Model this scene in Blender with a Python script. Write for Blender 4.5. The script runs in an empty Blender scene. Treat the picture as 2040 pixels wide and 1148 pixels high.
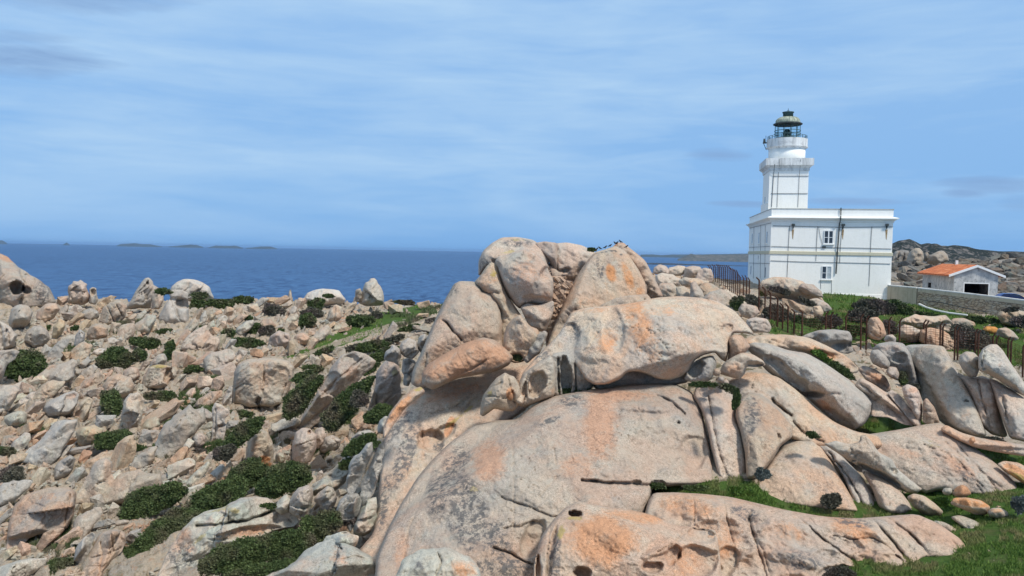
import bpy, bmesh, math, random
import numpy as np
from mathutils import Vector, Matrix, Euler
scene = bpy.context.scene
COL = scene.collection
random.seed(7); RNG = np.random.RandomState(7)
R = math.radians
# ------------------------------------------------------------------ camera
F = 1520.0; CX, CY = 1020.0, 574.0
PITCH, ROLL = -2.75, 1.06
cd = bpy.data.cameras.new("camera"); cam = bpy.data.objects.new("camera", cd); COL.objects.link(cam)
cd.sensor_width = 36; cd.lens = F / 2040 * 36; cd.clip_start = 0.5; cd.clip_end = 120000
CM = Euler((R(90 + PITCH), 0, 0)).to_matrix() @ Euler((0, 0, R(ROLL))).to_matrix()
cam.matrix_world = CM.to_4x4()
scene.camera = cam
CMN = np.array([list(r) for r in CM])
# ------------------------------------------------------------------ light
SUN_AZ, SUN_EL = 139.0, 53.0          # azimuth clockwise from +Y, so the sun stands behind the camera's right shoulder
sd_ = bpy.data.lights.new("sun", 'SUN'); sd_.energy = 3.5; sd_.angle = R(7.0); sd_.color = (1.0, 0.935, 0.83)
sun = bpy.data.objects.new("sun", sd_); COL.objects.link(sun)
sdir = Vector((math.sin(R(SUN_AZ)) * math.cos(R(SUN_EL)), math.cos(R(SUN_AZ)) * math.cos(R(SUN_EL)), math.sin(R(SUN_EL))))
sun.rotation_euler = sdir.to_track_quat('Z', 'Y').to_euler(); sun.location = sdir * 80
scene.view_settings.view_transform = 'Standard'; scene.view_settings.look = 'None'
scene.view_settings.exposure = 0.0; scene.view_settings.gamma = 1.0
w = bpy.data.worlds.new("World"); scene.world = w; w.use_nodes = True
nt = w.node_tree; nt.nodes.clear()
class NB:
    """tiny node helper"""
    def __init__(s, nt): s.nt = nt
    def n(s, t, **kw):
        x = s.nt.nodes.new(t)
        for k, v in kw.items():
            if k.startswith('_'): setattr(x, k[1:], v)
        return x
    def link(s, a, b): s.nt.links.new(a, b)
    def put(s, sock, v):
        if isinstance(v, bpy.types.NodeSocket): s.nt.links.new(v, sock)
        elif v is not None:
            if isinstance(v, (tuple, list)) and len(v) == 3 and sock.type == 'RGBA': v = (*v, 1)
            sock.default_value = v
    def math(s, op, a, b=None, c=None, clamp=False):
        x = s.nt.nodes.new('ShaderNodeMath'); x.operation = op; x.use_clamp = clamp
        s.put(x.inputs[0], a)
        if b is not None: s.put(x.inputs[1], b)
        if c is not None: s.put(x.inputs[2], c)
        return x.outputs[0]
    def mix(s, f, a, b, mode='MIX'):
        x = s.nt.nodes.new('ShaderNodeMix'); x.data_type = 'RGBA'; x.blend_type = mode; x.clamp_factor = True
        s.put(x.inputs[0], f); s.put(x.inputs[6], a); s.put(x.inputs[7], b)
        return x.outputs[2]
    def noise(s, vec, scale, detail=3, rough=0.55, dist=0.0):
        x = s.nt.nodes.new('ShaderNodeTexNoise'); s.put(x.inputs['Vector'], vec)
        x.inputs['Scale'].default_value = scale; x.inputs['Detail'].default_value = detail
        x.inputs['Roughness'].default_value = rough; x.inputs['Distortion'].default_value = dist
        return x.outputs[0]
    def voro(s, vec, scale, feature='F1', rnd=1.0):
        x = s.nt.nodes.new('ShaderNodeTexVoronoi'); x.feature = feature; s.put(x.inputs['Vector'], vec)
        x.inputs['Scale'].default_value = scale; x.inputs['Randomness'].default_value = rnd
        return x.outputs[0]
    def ramp(s, f, stops, interp='LINEAR'):
        x = s.nt.nodes.new('ShaderNodeValToRGB'); x.color_ramp.interpolation = interp
        el = x.color_ramp.elements
        while len(el) > 1: el.remove(el[-1])
        for i, (p, c) in enumerate(stops):
            e = el[0] if i == 0 else el.new(p)
            e.position = p
            if not isinstance(c, (tuple, list)): c = (c, c, c)
            e.color = (*c, 1)
        s.put(x.inputs[0], f)
        return x.outputs[0]
    def mapr(s, v, a, b, c=0.0, d=1.0):
        x = s.nt.nodes.new('ShaderNodeMapRange'); x.clamp = True
        s.put(x.inputs[0], v)
        for i, q in enumerate((a, b, c, d)): x.inputs[i + 1].default_value = q
        return x.outputs[0]
    def mapping(s, vec, scale=(1, 1, 1), rot=(0, 0, 0), loc=(0, 0, 0)):
        x = s.nt.nodes.new('ShaderNodeMapping'); s.put(x.inputs[0], vec)
        x.inputs['Scale'].default_value = scale; x.inputs['Rotation'].default_value = rot; x.inputs['Location'].default_value = loc
        return x.outputs[0]
    def bump(s, h, strength=0.5, dist=0.05, normal=None):
        x = s.nt.nodes.new('ShaderNodeBump'); s.put(x.inputs['Height'], h)
        x.inputs['Strength'].default_value = strength; x.inputs['Distance'].default_value = dist
        if normal is not None: s.put(x.inputs['Normal'], normal)
        return x.outputs[0]
b = NB(nt)
sky = b.n('ShaderNodeTexSky'); sky.sky_type = 'NISHITA'; sky.sun_disc = False
sky.sun_elevation = R(SUN_EL); sky.sun_rotation = R(SUN_AZ); sky.altitude = 50
sky.air_density = 1.0; sky.dust_density = 0.6; sky.ozone_density = 2.5
tc = b.n('ShaderNodeTexCoord'); D_ = tc.outputs['Generated']
sep = b.n('ShaderNodeSeparateXYZ'); b.link(D_, sep.inputs[0])
# thin high cloud: stretched noise in the direction of the sky
st1 = b.noise(b.mapping(D_, (1.7, 1.7, 9), (0.05, 0.10, 0), (0.4, 0, 0.2)), 1.3, 4, 0.5, 0.5)
st2 = b.noise(b.mapping(D_, (4.0, 4.0, 30), (0.02, -0.03, 0), (3, 1, 2)), 1.6, 4, 0.6, 0.5)
veil = b.math('MULTIPLY', b.mapr(b.math('ADD', b.math('MULTIPLY', st1, 0.7), b.math('MULTIPLY', st2, 0.3)), 0.42, 0.63), 0.82)
elev = b.mapr(sep.outputs[2], 0.0, 0.30)
veilf = b.math('ADD', b.math('MULTIPLY', veil, b.mapr(sep.outputs[2], 0.0, 0.12, 0.35, 1.0)), b.math('MULTIPLY', elev, 0.05))
tint = b.ramp(b.mapr(sep.outputs[2], -0.02, 1.0), [(0, (1.75, 4.5, 8.9)), (0.03, (1.9, 4.6, 8.9)), (0.085, (2.5, 5.1, 9.1)), (0.32, (3.4, 5.9, 9.6)), (0.5, (5.6, 7.0, 8.8)), (1.0, (6.4, 7.3, 8.4))])
skyc = b.mix(0.88, sky.outputs[0], tint)
c1 = b.mix(veilf, skyc, (4.75, 6.95, 9.5, 1))
dk = b.noise(b.mapping(D_, (9, 9, 60), (0, 0, 0), (1.3, 4.2, 0.4)), 1.0, 4, 0.6, 0.4)
ax = b.math('DIVIDE', sep.outputs[0], sep.outputs[1]); az_ = b.math('DIVIDE', sep.outputs[2], sep.outputs[1])
dkm = None     # low dark wisps, each at its own bearing and height
for (bx, bz, hw, hh, k_) in ((-0.64, 0.235, 0.11, 0.022, 1.0), (-0.55, 0.315, 0.13, 0.020, 0.8), (-0.66, 0.265, 0.10, 0.010, 0.7), (0.265, 0.130, 0.040, 0.009, 0.8), (0.30, 0.067, 0.045, 0.0045, 0.9), (0.445, 0.073, 0.070, 0.0050, 0.9), (0.63, 0.098, 0.075, 0.011, 1.0), (0.59, 0.088, 0.030, 0.007, 0.8), (0.66, 0.075, 0.03, 0.012, 0.5), (-0.40, 0.345, 0.09, 0.012, 0.5)):
    q1_ = b.math('DIVIDE', b.math('SUBTRACT', ax, bx), hw); q2_ = b.math('DIVIDE', b.math('SUBTRACT', az_, bz), hh)
    rr_ = b.math('ADD', b.math('MULTIPLY', q1_, q1_), b.math('MULTIPLY', q2_, q2_))
    mk_ = b.math('MULTIPLY', b.mapr(b.math('ADD', rr_, b.math('MULTIPLY', b.math('SUBTRACT', dk, 0.5), 3.0)), -0.2, 1.3, 1.0, 0.0), k_)
    dkm = mk_ if dkm is None else b.math('MAXIMUM', dkm, mk_)
dkm = b.math('MULTIPLY', dkm, b.mapr(sep.outputs[1], 0.0, 0.1, 0.0, 0.85))
c2 = b.mix(dkm, c1, (2.5, 4.1, 6.9, 1))
bg = b.n('ShaderNodeBackground'); b.link(c2, bg.inputs[0]); bg.inputs[1].default_value = 0.095
ow = b.n('ShaderNodeOutputWorld'); b.link(bg.outputs[0], ow.inputs[0])
# ------------------------------------------------------------------ pixel <-> world
def rays(px, py):
    px = np.asarray(px, float); py = np.asarray(py, float)
    d = np.stack([(px - CX) / F, -(py - CY) / F, -np.ones_like(px)], -1)
    wd = d @ CMN.T
    return wd / wd[..., 1:2]
def atn(px, py, Y):
    return rays(px, py) * np.asarray(Y, float)[..., None]
def at(px, py, Y):
    p = atn(np.array(px, float), np.array(py, float), np.array(Y, float)); return Vector(p.tolist())
def proj(P):
    c = np.asarray(P) @ CMN
    return CX + F * c[..., 0] / -c[..., 2], CY - F * c[..., 1] / -c[..., 2]
# ------------------------------------------------------------------ noise
_perm = RNG.permutation(4096); _val = RNG.rand(4096) * 2 - 1
def _h(i, j, k): return _val[_perm[(_perm[(_perm[i & 4095] + j) & 4095] + k) & 4095]]
def vnoise(p):
    f = np.floor(p); i = f.astype(int); t = p - f; t = t * t * t * (t * (t * 6 - 15) + 10)
    r = 0
    for a in (0, 1):
        wa = t[..., 0] if a else 1 - t[..., 0]
        for c in (0, 1):
            wc = t[..., 1] if c else 1 - t[..., 1]
            for e in (0, 1):
                we = t[..., 2] if e else 1 - t[..., 2]
                r = r + wa * wc * we * _h(i[..., 0] + a, i[..., 1] + c, i[..., 2] + e)
    return r
def fbm(p, sc, oc=4, g=0.5):
    p = np.asarray(p) / sc; a = 1; r = 0
    for o in range(oc):
        r = r + a * vnoise(p + o * 17.3); p = p * 2.03; a *= g
    return r
def worley2(p):
    """p (...,2) -> F1, F2, cell random"""
    f = np.floor(p).astype(int)
    F1 = np.full(p.shape[:-1], 9.0); F2 = F1.copy(); idr = np.zeros_like(F1)
    for a in (-1, 0, 1):
        for c in (-1, 0, 1):
            ci = f[..., 0] + a; cj = f[..., 1] + c
            jx = ci + 0.5 + 0.48 * _h(ci, cj, ci * 0 + 5); jy = cj + 0.5 + 0.48 * _h(ci, cj, ci * 0 + 11)
            d = np.hypot(p[..., 0] - jx, p[..., 1] - jy)
            n = d < F1
            F2 = np.where(n, F1, np.minimum(F2, d)); idr = np.where(n, _h(ci, cj, ci * 0 + 23), idr); F1 = np.where(n, d, F1)
    return F1, F2, idr
# ------------------------------------------------------------------ object helpers
def tag(o, label=None, cat=None, group=None, kind=None):
    if label: o['label'] = label
    if cat: o['category'] = cat
    if group: o['group'] = group
    if kind: o['kind'] = kind
    return o
def mesh_obj(name, V, Fc, mat, parent=None, smooth=True, origin=None, attrs=None):
    V = np.asarray(V, np.float32)
    if origin is None: origin = (0, 0, 0)
    me = bpy.data.meshes.new(name)
    Vl = V - np.array(list(origin), np.float32)
    me.vertices.add(len(Vl)); me.vertices.foreach_set('co', Vl.ravel())
    if isinstance(Fc, np.ndarray):
        k = Fc.shape[1]; nF = len(Fc)
        me.loops.add(nF * k); me.loops.foreach_set('vertex_index', Fc.astype(np.int32).ravel())
        me.polygons.add(nF)
        me.polygons.foreach_set('loop_start', np.arange(0, nF * k, k, dtype=np.int32))
        me.polygons.foreach_set('loop_total', np.full(nF, k, np.int32))
    else:
        tot = [len(f) for f in Fc]; st = np.concatenate([[0], np.cumsum(tot)[:-1]])
        me.loops.add(sum(tot)); me.loops.foreach_set('vertex_index', np.array([i for f in Fc for i in f], np.int32))
        me.polygons.add(len(Fc)); me.polygons.foreach_set('loop_start', st.astype(np.int32)); me.polygons.foreach_set('loop_total', np.array(tot, np.int32))
    me.update(calc_edges=True); me.validate()
    if attrs:
        for an, data in attrs.items():
            a = me.attributes.new(an, 'FLOAT_COLOR', 'POINT')
            d = np.ones((len(V), 4), np.float32); d[:, :data.shape[1]] = data
            a.data.foreach_set('color', d.ravel())
    me.polygons.foreach_set('use_smooth', np.full(len(me.polygons), smooth, bool))
    me.materials.append(mat)
    o = bpy.data.objects.new(name, me); COL.objects.link(o)
    if parent: o.parent = parent; o.location = Vector(origin)
    else: o.location = Vector(origin)
    return o
def empty(name, loc=(0, 0, 0), rz=0):
    o = bpy.data.objects.new(name, None); COL.objects.link(o); o.location = loc; o.rotation_euler = (0, 0, rz); o.empty_display_size = 0.3
    return o
class MB:
    """collects shapes, then links them as one mesh"""
    def __init__(s): s.v = []; s.f = []
    def add(s, vs, fs):
        k = len(s.v); s.v += [tuple(v) for v in vs]; s.f += [tuple(i + k for i in f) for f in fs]
    def box(s, x0, x1, y0, y1, z0, z1):
        s.add([(x0, y0, z0), (x1, y0, z0), (x1, y1, z0), (x0, y1, z0), (x0, y0, z1), (x1, y0, z1), (x1, y1, z1), (x0, y1, z1)],
              [(0, 3, 2, 1), (4, 5, 6, 7), (0, 1, 5, 4), (1, 2, 6, 5), (2, 3, 7, 6), (3, 0, 4, 7)])
    def tube(s, pts, r, n=6):
        pts = [Vector(p) for p in pts]; rings = []
        for i, p in enumerate(pts):
            d = (pts[min(i + 1, len(pts) - 1)] - pts[max(i - 1, 0)]).normalized()
            up = Vector((0, 0, 1)) if abs(d.z) < 0.9 else Vector((0, 1, 0))
            a = d.cross(up).normalized(); c = d.cross(a)
            rr = r[i] if isinstance(r, (list, tuple)) else r
            rings.append([p + a * math.cos(2 * math.pi * k / n) * rr + c * math.sin(2 * math.pi * k / n) * rr for k in range(n)])
        V = [v for rg in rings for v in rg]; Fs = []
        for i in range(len(pts) - 1):
            for k in range(n): Fs.append((i * n + k, i * n + (k + 1) % n, (i + 1) * n + (k + 1) % n, (i + 1) * n + k))
        Fs.append(tuple(reversed(range(n)))); Fs.append(tuple(range((len(pts) - 1) * n, len(pts) * n)))
        s.add(V, Fs)
    def lathe(s, prof, cx, cy, n=40, cap=True):
        V = [(cx + r * math.cos(2 * math.pi * k / n), cy + r * math.sin(2 * math.pi * k / n), z) for r, z in prof for k in range(n)]
        Fs = []
        for i in range(len(prof) - 1):
            for k in range(n): Fs.append((i * n + k, i * n + (k + 1) % n, (i + 1) * n + (k + 1) % n, (i + 1) * n + k))
        if cap: Fs.append(tuple(reversed(range(n)))); Fs.append(tuple(range((len(prof) - 1) * n, len(prof) * n)))
        s.add(V, Fs)
    def rect_loft(s, x0, x1, y0, y1, prof):
        """prof: (offset outwards, z) rings round a rectangle"""
        V = []
        for o, z in prof: V += [(x0 - o, y0 - o, z), (x1 + o, y0 - o, z), (x1 + o, y1 + o, z), (x0 - o, y1 + o, z)]
        Fs = []
        for i in range(len(prof) - 1):
            for k in range(4): Fs.append((i * 4 + k, i * 4 + (k + 1) % 4, (i + 1) * 4 + (k + 1) % 4, (i + 1) * 4 + k))
        Fs.append((3, 2, 1, 0)); m = (len(prof) - 1) * 4; Fs.append((m, m + 1, m + 2, m + 3))
        s.add(V, Fs)
    def build(s, name, mat, parent=None, smooth=False):
        return mesh_obj(name, s.v, s.f, mat, parent, smooth)
# ------------------------------------------------------------------ materials
def new_mat(name):
    m = bpy.data.materials.new(name); m.use_nodes = True; t = m.node_tree; t.nodes.clear()
    bb = NB(t); p = bb.n('ShaderNodeBsdfPrincipled'); o = bb.n('ShaderNodeOutputMaterial'); bb.link(p.outputs[0], o.inputs[0])
    return m, bb, p
def granite(name, cream, grey, pink, lich=(0.42, 0.43, 0.36), dark=0.5, pale=0.25, bumpd=0.06, spk=1.0, rough=0.9, coarse=1.0):
    m, b, p = new_mat(name)
    geo = b.n('ShaderNodeNewGeometry'); P = geo.outputs['Position']
    oi = b.n('ShaderNodeObjectInfo')
    big = b.noise(P, 0.16 * coarse, 4, 0.6, 0.8)
    big2 = b.noise(b.mapping(P, (1, 1, 0.45), loc=(7, 3, 1)), 0.42 * coarse, 4, 0.6, 0.6)
    c = b.mix(b.mapr(big, 0.46, 0.64), cream, grey)
    c = b.mix(b.math('MULTIPLY', b.mapr(big2, 0.41, 0.62), 0.9), c, pink)
    at_ = b.n('ShaderNodeAttribute'); at_.attribute_name = 'stain'
    sp = b.n('ShaderNodeSeparateColor'); b.link(at_.outputs['Color'], sp.inputs[0])
    brk = b.noise(P, 1.3 * coarse, 5, 0.65)
    def st(ch, lo, hi, k=0.55):
        v = b.math('ADD', sp.outputs[ch], b.math('ADD', b.math('MULTIPLY', b.math('SUBTRACT', brk, 0.5), k * 1.5), b.math('MULTIPLY', b.math('SUBTRACT', b.noise(P, 6.0, 4, 0.7), 0.5), k * 1.2)))
        return b.math('MULTIPLY', b.mapr(v, lo, hi), b.mapr(sp.outputs[ch], 0.0, 0.15))
    str_ = b.noise(b.mapping(P, (1, 1, 0.16), loc=(3, 9, 0)), 0.9 * coarse, 5, 0.65)
    c = b.mix(b.math('MULTIPLY', b.mapr(str_, 0.54, 0.70), 0.5), c, (0.30, 0.275, 0.25))
    c = b.mix(b.math('MULTIPLY', b.mapr(b.noise(P, 0.7 * coarse, 6, 0.72), 0.57, 0.68), 0.45), c, (0.50, 0.27, 0.15))
    c = b.mix(b.math('MULTIPLY', st(0, 0.18, 0.55), 0.88), c, (0.55, 0.25, 0.105))
    # pale grey-green crust of lichen
    lc = b.noise(P, 0.8 * coarse, 6, 0.7, 0.3)
    c = b.mix(b.math('MULTIPLY', b.mapr(lc, 0.53, 0.63), pale), c, lich)
    # speckle of the crystals
    s1 = b.noise(P, 9.0, 4, 0.75)
    s2 = b.noise(P, 26.0, 2, 0.7)
    spm = b.mapr(b.noise(P, 0.55 * coarse, 3, 0.6), 0.35, 0.62, 0.3, 1.0)
    c = b.mix(1.0, c, b.ramp(b.noise(P, 2.3 * coarse, 6, 0.72), [(0.3, 0.80), (0.48, 0.98), (0.6, 1.03), (0.75, 1.14)]), 'MULTIPLY')
    c = b.mix(spm, c, b.ramp(s1, [(0.28, 1 - 0.62 * spk), (0.44, 0.92), (0.56, 1.04), (0.75, 1 + 0.36 * spk)]), 'MULTIPLY')
    c = b.mix(spm, c, b.ramp(s2, [(0.3, 1 - 0.45 * spk), (0.5, 1.0), (0.7, 1 + 0.36 * spk)]), 'MULTIPLY')
    # dark lichen in broken patches
    d1 = b.noise(P, 5.0, 6, 0.8); d2 = b.noise(P, 0.33 * coarse, 3, 0.6, 0.5)
    dm = b.math('MULTIPLY', b.mapr(d1, 0.54, 0.60), b.mapr(d2, 0.53, 0.66))
    c = b.mix(b.math('MULTIPLY', dm, dark), c, (0.11, 0.10, 0.095))
    dm2 = b.math('MULTIPLY', b.mapr(b.noise(P, 3.2, 7, 0.8), 0.46, 0.54), st(1, 0.1, 0.45, 0.6))
    c = b.mix(b.math('MULTIPLY', dm2, 0.85), c, (0.10, 0.10, 0.105))
    c = b.mix(b.math('MULTIPLY', st(2, 0.42, 0.75, 1.3), 0.75), c, (0.38, 0.29, 0.07))
    # hairline joints
    vj = b.voro(b.mapping(b.mix(0.12, P, b.math('MULTIPLY', s1, 1.0)), (1, 1, 0.6), (0.3, 0.5, 0.4)), 0.35 * coarse, 'DISTANCE_TO_EDGE')
    jm = b.math('MULTIPLY', b.mapr(vj, 0.0, 0.012, 1.0, 0.0), b.mapr(brk, 0.5, 0.6))
    c = b.mix(b.math('MULTIPLY', jm, 0.35), c, (0.13, 0.10, 0.08))
    tintv = b.n('ShaderNodeHueSaturation'); b.link(c, tintv.inputs['Color'])
    b.link(b.mapr(oi.outputs['Random'], 0, 1, 0.86, 1.12), tintv.inputs['Value'])
    b.link(b.mapr(b.math('FRACT', b.math('MULTIPLY', oi.outputs['Random'], 7.31)), 0, 1, 0.65, 1.05), tintv.inputs['Saturation'])
    b.link(b.mix(1.0, tintv.outputs[0], oi.outputs['Color'], 'MULTIPLY'), p.inputs['Base Color'])
    p.inputs['Roughness'].default_value = rough; p.inputs['Specular IOR Level'].default_value = 0.2
    h = b.math('ADD', b.math('MULTIPLY', b.noise(P, 1.7 * coarse, 6, 0.62), 1.0), b.math('MULTIPLY', s1, 0.30))
    h = b.math('SUBTRACT', h, b.math('MULTIPLY', jm, 0.25))
    b.link(b.bump(h, 0.75, bumpd * 2.2), p.inputs['Normal'])
    return m
M = {}
M['granite'] = granite('granite', (0.495, 0.390, 0.285), (0.385, 0.345, 0.30), (0.50, 0.315, 0.205), dark=0.5, pale=0.35)
M['granite_pink'] = granite('granite_pink', (0.50, 0.38, 0.28), (0.395, 0.335, 0.285), (0.49, 0.30, 0.20), dark=0.55, pale=0.2)
M['granite_grey'] = granite('granite_grey', (0.42, 0.385, 0.335), (0.35, 0.335, 0.31), (0.43, 0.34, 0.265), dark=0.35, pale=0.3)
M['granite_lichen'] = granite('granite_lichen', (0.44, 0.41, 0.33), (0.38, 0.39, 0.35), (0.47, 0.35, 0.26), lich=(0.46, 0.49, 0.40), dark=0.55, pale=0.75)
M['granite_far'] = granite('granite_far', (0.49, 0.41, 0.315), (0.41, 0.375, 0.32), (0.50, 0.34, 0.24), lich=(0.5, 0.5, 0.42), dark=0.4, pale=0.35, bumpd=0.12, spk=0.8, coarse=1.4)
M['granite_dim'] = granite('granite_dim', (0.25, 0.235, 0.215), (0.18, 0.18, 0.18), (0.26, 0.22, 0.18), lich=(0.24, 0.25, 0.22), dark=0.5, pale=0.3, bumpd=0.2, spk=0.5)  # darker copy of the granite: the far boulders' shadowed look is in the colour
def simple(name, col, rough=0.7, var=0.12, sc=3.0, metal=0.0, bumpd=0.0, spec=0.3):
    m, b, p = new_mat(name)
    geo = b.n('ShaderNodeNewGeometry'); n = b.noise(geo.outputs['Position'], sc, 5, 0.65)
    c = b.mix(1.0, (*col, 1), b.ramp(n, [(0.25, 1 - var * 2), (0.5, 1.0), (0.75, 1 + var)]), 'MULTIPLY')
    b.link(c, p.inputs['Base Color']); p.inputs['Roughness'].default_value = rough; p.inputs['Metallic'].default_value = metal
    p.inputs['Specular IOR Level'].default_value = spec
    if bumpd: b.link(b.bump(n, 0.6, bumpd), p.inputs['Normal'])
    return m
def leafmat(name, ca, cb, cc):
    m, b, p = new_mat(name)
    a = b.n('ShaderNodeAttribute'); a.attribute_name = 'stain'
    sp = b.n('ShaderNodeSeparateColor'); b.link(a.outputs['Color'], sp.inputs[0])
    c = b.mix(sp.outputs[0], (*ca, 1), (*cb, 1)); c = b.mix(b.mapr(sp.outputs[1], 0.35, 0.9), c, (*cc, 1))
    b.link(c, p.inputs['Base Color']); p.inputs['Roughness'].default_value = 0.75; p.inputs['Specular IOR Level'].default_value = 0.2
    return m
M['leaf'] = leafmat('leaf_dark_green', (0.055, 0.088, 0.034), (0.115, 0.155, 0.058), (0.15, 0.13, 0.09))
M['leaf_grey'] = leafmat('leaf_grey_brown', (0.085, 0.088, 0.066), (0.15, 0.14, 0.11), (0.17, 0.13, 0.12))
M['leaf_blue'] = leafmat('leaf_silver', (0.10, 0.125, 0.12), (0.16, 0.19, 0.18), (0.12, 0.12, 0.11))
M['grass'] = leafmat('grass_blades', (0.065, 0.14, 0.028), (0.16, 0.25, 0.055), (0.26, 0.23, 0.11))
M['twig'] = simple('twig', (0.07, 0.065, 0.045), 0.9, 0.3, 6, spec=0.1)
# ------------------------------------------------------------------ terrain: control points (photo x, photo y, distance)
CP = []
def cpcol(x, lst): CP.extend((x, y, Y) for Y, y in lst)
cpcol(-250, [(36, 1260), (44, 1130), (54, 980), (64, 850), (76, 740), (90, 650), (106, 600), (125, 575)])
cpcol(0, [(35, 1300), (41, 1148), (50, 1010), (60, 890), (72, 785), (86, 700), (102, 640), (118, 605), (130, 590)])
cpcol(200, [(34, 1300), (40, 1148), (48, 1030), (60, 890), (74, 780), (88, 700), (104, 645), (120, 612), (134, 600)])
cpcol(420, [(32, 1300), (38, 1160), (46, 1020), (56, 900), (68, 810), (82, 730), (98, 670), (118, 622), (134, 602)])
cpcol(620, [(30, 1300), (37, 1150), (44, 1040), (54, 940), (66, 840), (80, 745), (96, 680), (116, 625), (134, 600)])
cpcol(760, [(30, 1290), (37, 1150), (46, 1000), (56, 900), (68, 800), (82, 735), (98, 670), (116, 630), (132, 607)])
cpcol(880, [(30, 1300), (40, 1120), (52, 920), (66, 790), (82, 700), (98, 650), (114, 622), (128, 603)])
cpcol(1050, [(28, 1360), (36, 1160), (46, 980), (56, 830), (66, 720), (80, 650), (100, 610)])
cpcol(1200, [(26, 1400), (34, 1200), (42, 1000), (50, 850), (58, 740), (70, 650), (88, 590), (108, 560)])
cpcol(1330, [(26, 1400), (32, 1200), (37, 972), (46, 850), (54, 740), (64, 660), (76, 610), (90, 575), (104, 553), (114, 545)])
cpcol(1450, [(26, 1330), (31, 1160), (36, 985), (46, 840), (54, 730), (62, 665), (74, 620), (88, 590), (100, 566), (112, 556)])
cpcol(1560, [(26, 1300), (31, 1150), (36, 1003), (46, 850), (54, 740), (64, 665), (74, 620), (86, 595), (96, 580), (110, 575)])
cpcol(1700, [(26, 1260), (30, 1130), (36, 1018), (46, 850), (58, 745), (68, 685), (78, 640), (90, 592), (98, 582), (115, 573)])
cpcol(1850, [(26, 1220), (31, 1100), (37, 1005), (46, 880), (56, 790), (68, 690), (78, 645), (87, 612), (100, 592), (115, 585), (135, 565)])
cpcol(2040, [(24, 1230), (30, 1090), (37, 980), (46, 890), (54, 820), (63, 735), (74, 660), (82, 625), (95, 600), (115, 588), (135, 570)])
cpcol(2300, [(24, 1230), (30, 1110), (40, 970), (54, 840), (66, 740), (78, 660), (95, 615), (120, 590)])
CP = np.array(CP, float)
_cw = atn(CP[:, 0], CP[:, 1], CP[:, 2])
extra = [(u * Y, Y, z) for u in (-0.9, -0.4, 0.0, 0.4, 0.9) for Y, z in ((6, -5.5), (14, -8.5))]
_cw = np.vstack([_cw, np.array(extra)])
def _uv(X, Y): return np.stack([X / Y * 1.6, np.log(Y / 30.0) * 1.0], -1)
_cu = _uv(_cw[:, 0], _cw[:, 1])
def _phi(r2): return 0.5 * r2 * np.log(r2 + 1e-9)
_n = len(_cu); _K = _phi(((_cu[:, None] - _cu[None]) ** 2).sum(-1)) + np.eye(_n) * 0.002
_P = np.concatenate([np.ones((_n, 1)), _cu], 1)
_A = np.block([[_K, _P], [_P.T, np.zeros((3, 3))]])
_wt = np.linalg.solve(_A, np.concatenate([_cw[:, 2] / _cw[:, 1], np.zeros(3)]))     # slope z/Y
NU, NV = 800, 640
GU = np.linspace(-0.95, 0.98, NU); GV = np.linspace(math.log(6.0), math.log(330), NV)
UU, VV = np.meshgrid(GU, GV); GY = np.exp(VV); GX = UU * GY
_q = _uv(GX, GY).reshape(-1, 2)
_z = np.empty(len(_q))
for s in range(0, len(_q), 20000):
    qq = _q[s:s + 20000]
    _z[s:s + 20000] = _phi(((qq[:, None] - _cu[None]) ** 2).sum(-1)) @ _wt[:_n] + np.concatenate([np.ones((len(qq), 1)), qq], 1) @ _wt[_n:]
GZ = _z.reshape(NV, NU) * GY
# behind the crest of the coast the land drops to the sea
_pxu = 1020 + 1520 * UU
crest = np.interp(_pxu, [-500, 0, 400, 900, 1100, 1300, 1470, 1530, 1750, 2500], [128, 130, 134, 128, 118, 112, 112, 120, 150, 150])
zc = np.interp(_pxu, [-500, 1470, 1540, 1700, 2500], [-70, -70, -60, 0, 0])
over = np.maximum(0, GY - crest)
zmax = np.interp(crest[0], [100, 150], [-5, -4])
GZ = np.where(over > 0, np.minimum(GZ, GZ), GZ)
hold = np.array([np.interp(crest[0, i], GY[:, i], GZ[:, i]) for i in range(NU)])[None, :]
left = _pxu < 1540
GZ = np.where(over > 0, np.where(left, hold - over * 0.75, hold - over * 0.16), GZ)
# far slope on the right rises behind the garage
rise = np.clip((_pxu - 1700) / 150, 0, 1) * np.clip((GY - 125) / 120, 0, 1)

# masks painted from the photograph's ground cover, soft and broken in the shader
def inpoly(px, py, poly):
    poly = np.asarray(poly, float); r = np.zeros(np.shape(px), bool)
    x0, y0 = poly[:, 0], poly[:, 1]; x1, y1 = np.roll(x0, -1), np.roll(y0, -1)
    for a, b_, c, d in zip(x0, y0, x1, y1):
        if b_ == d: continue
        cnd = ((b_ > py) != (d > py)) & (px < (c - a) * (py - b_) / (d - b_) + a)
        r ^= cnd
    return r
GRASS = [  # green turf
 [(1288, 955), (1340, 950), (1420, 960), (1480, 955), (1530, 975), (1600, 990), (1740, 1000), (1830, 975), (1850, 965), (1900, 960), (2400, 960), (2500, 1180), (1600, 1180), (1560, 1060), (1420, 1010), (1330, 1000)],
 [(1690, 855), (1720, 828), (1800, 828), (1850, 845), (1830, 862), (1720, 870)],
 [(1630, 575), (1700, 585), (1760, 600), (1830, 608), (1950, 630), (2400, 640), (2400, 740), (2000, 730), (1900, 700), (1700, 690), (1560, 670), (1500, 660), (1530, 640), (1640, 640)],
 [(1900, 880), (1960, 890), (2400, 900), (2400, 960), (2000, 940)],
 [(560, 715), (620, 690), (680, 660), (760, 625), (830, 608), (870, 612), (800, 650), (720, 680), (650, 705), (600, 722)],
]
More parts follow.
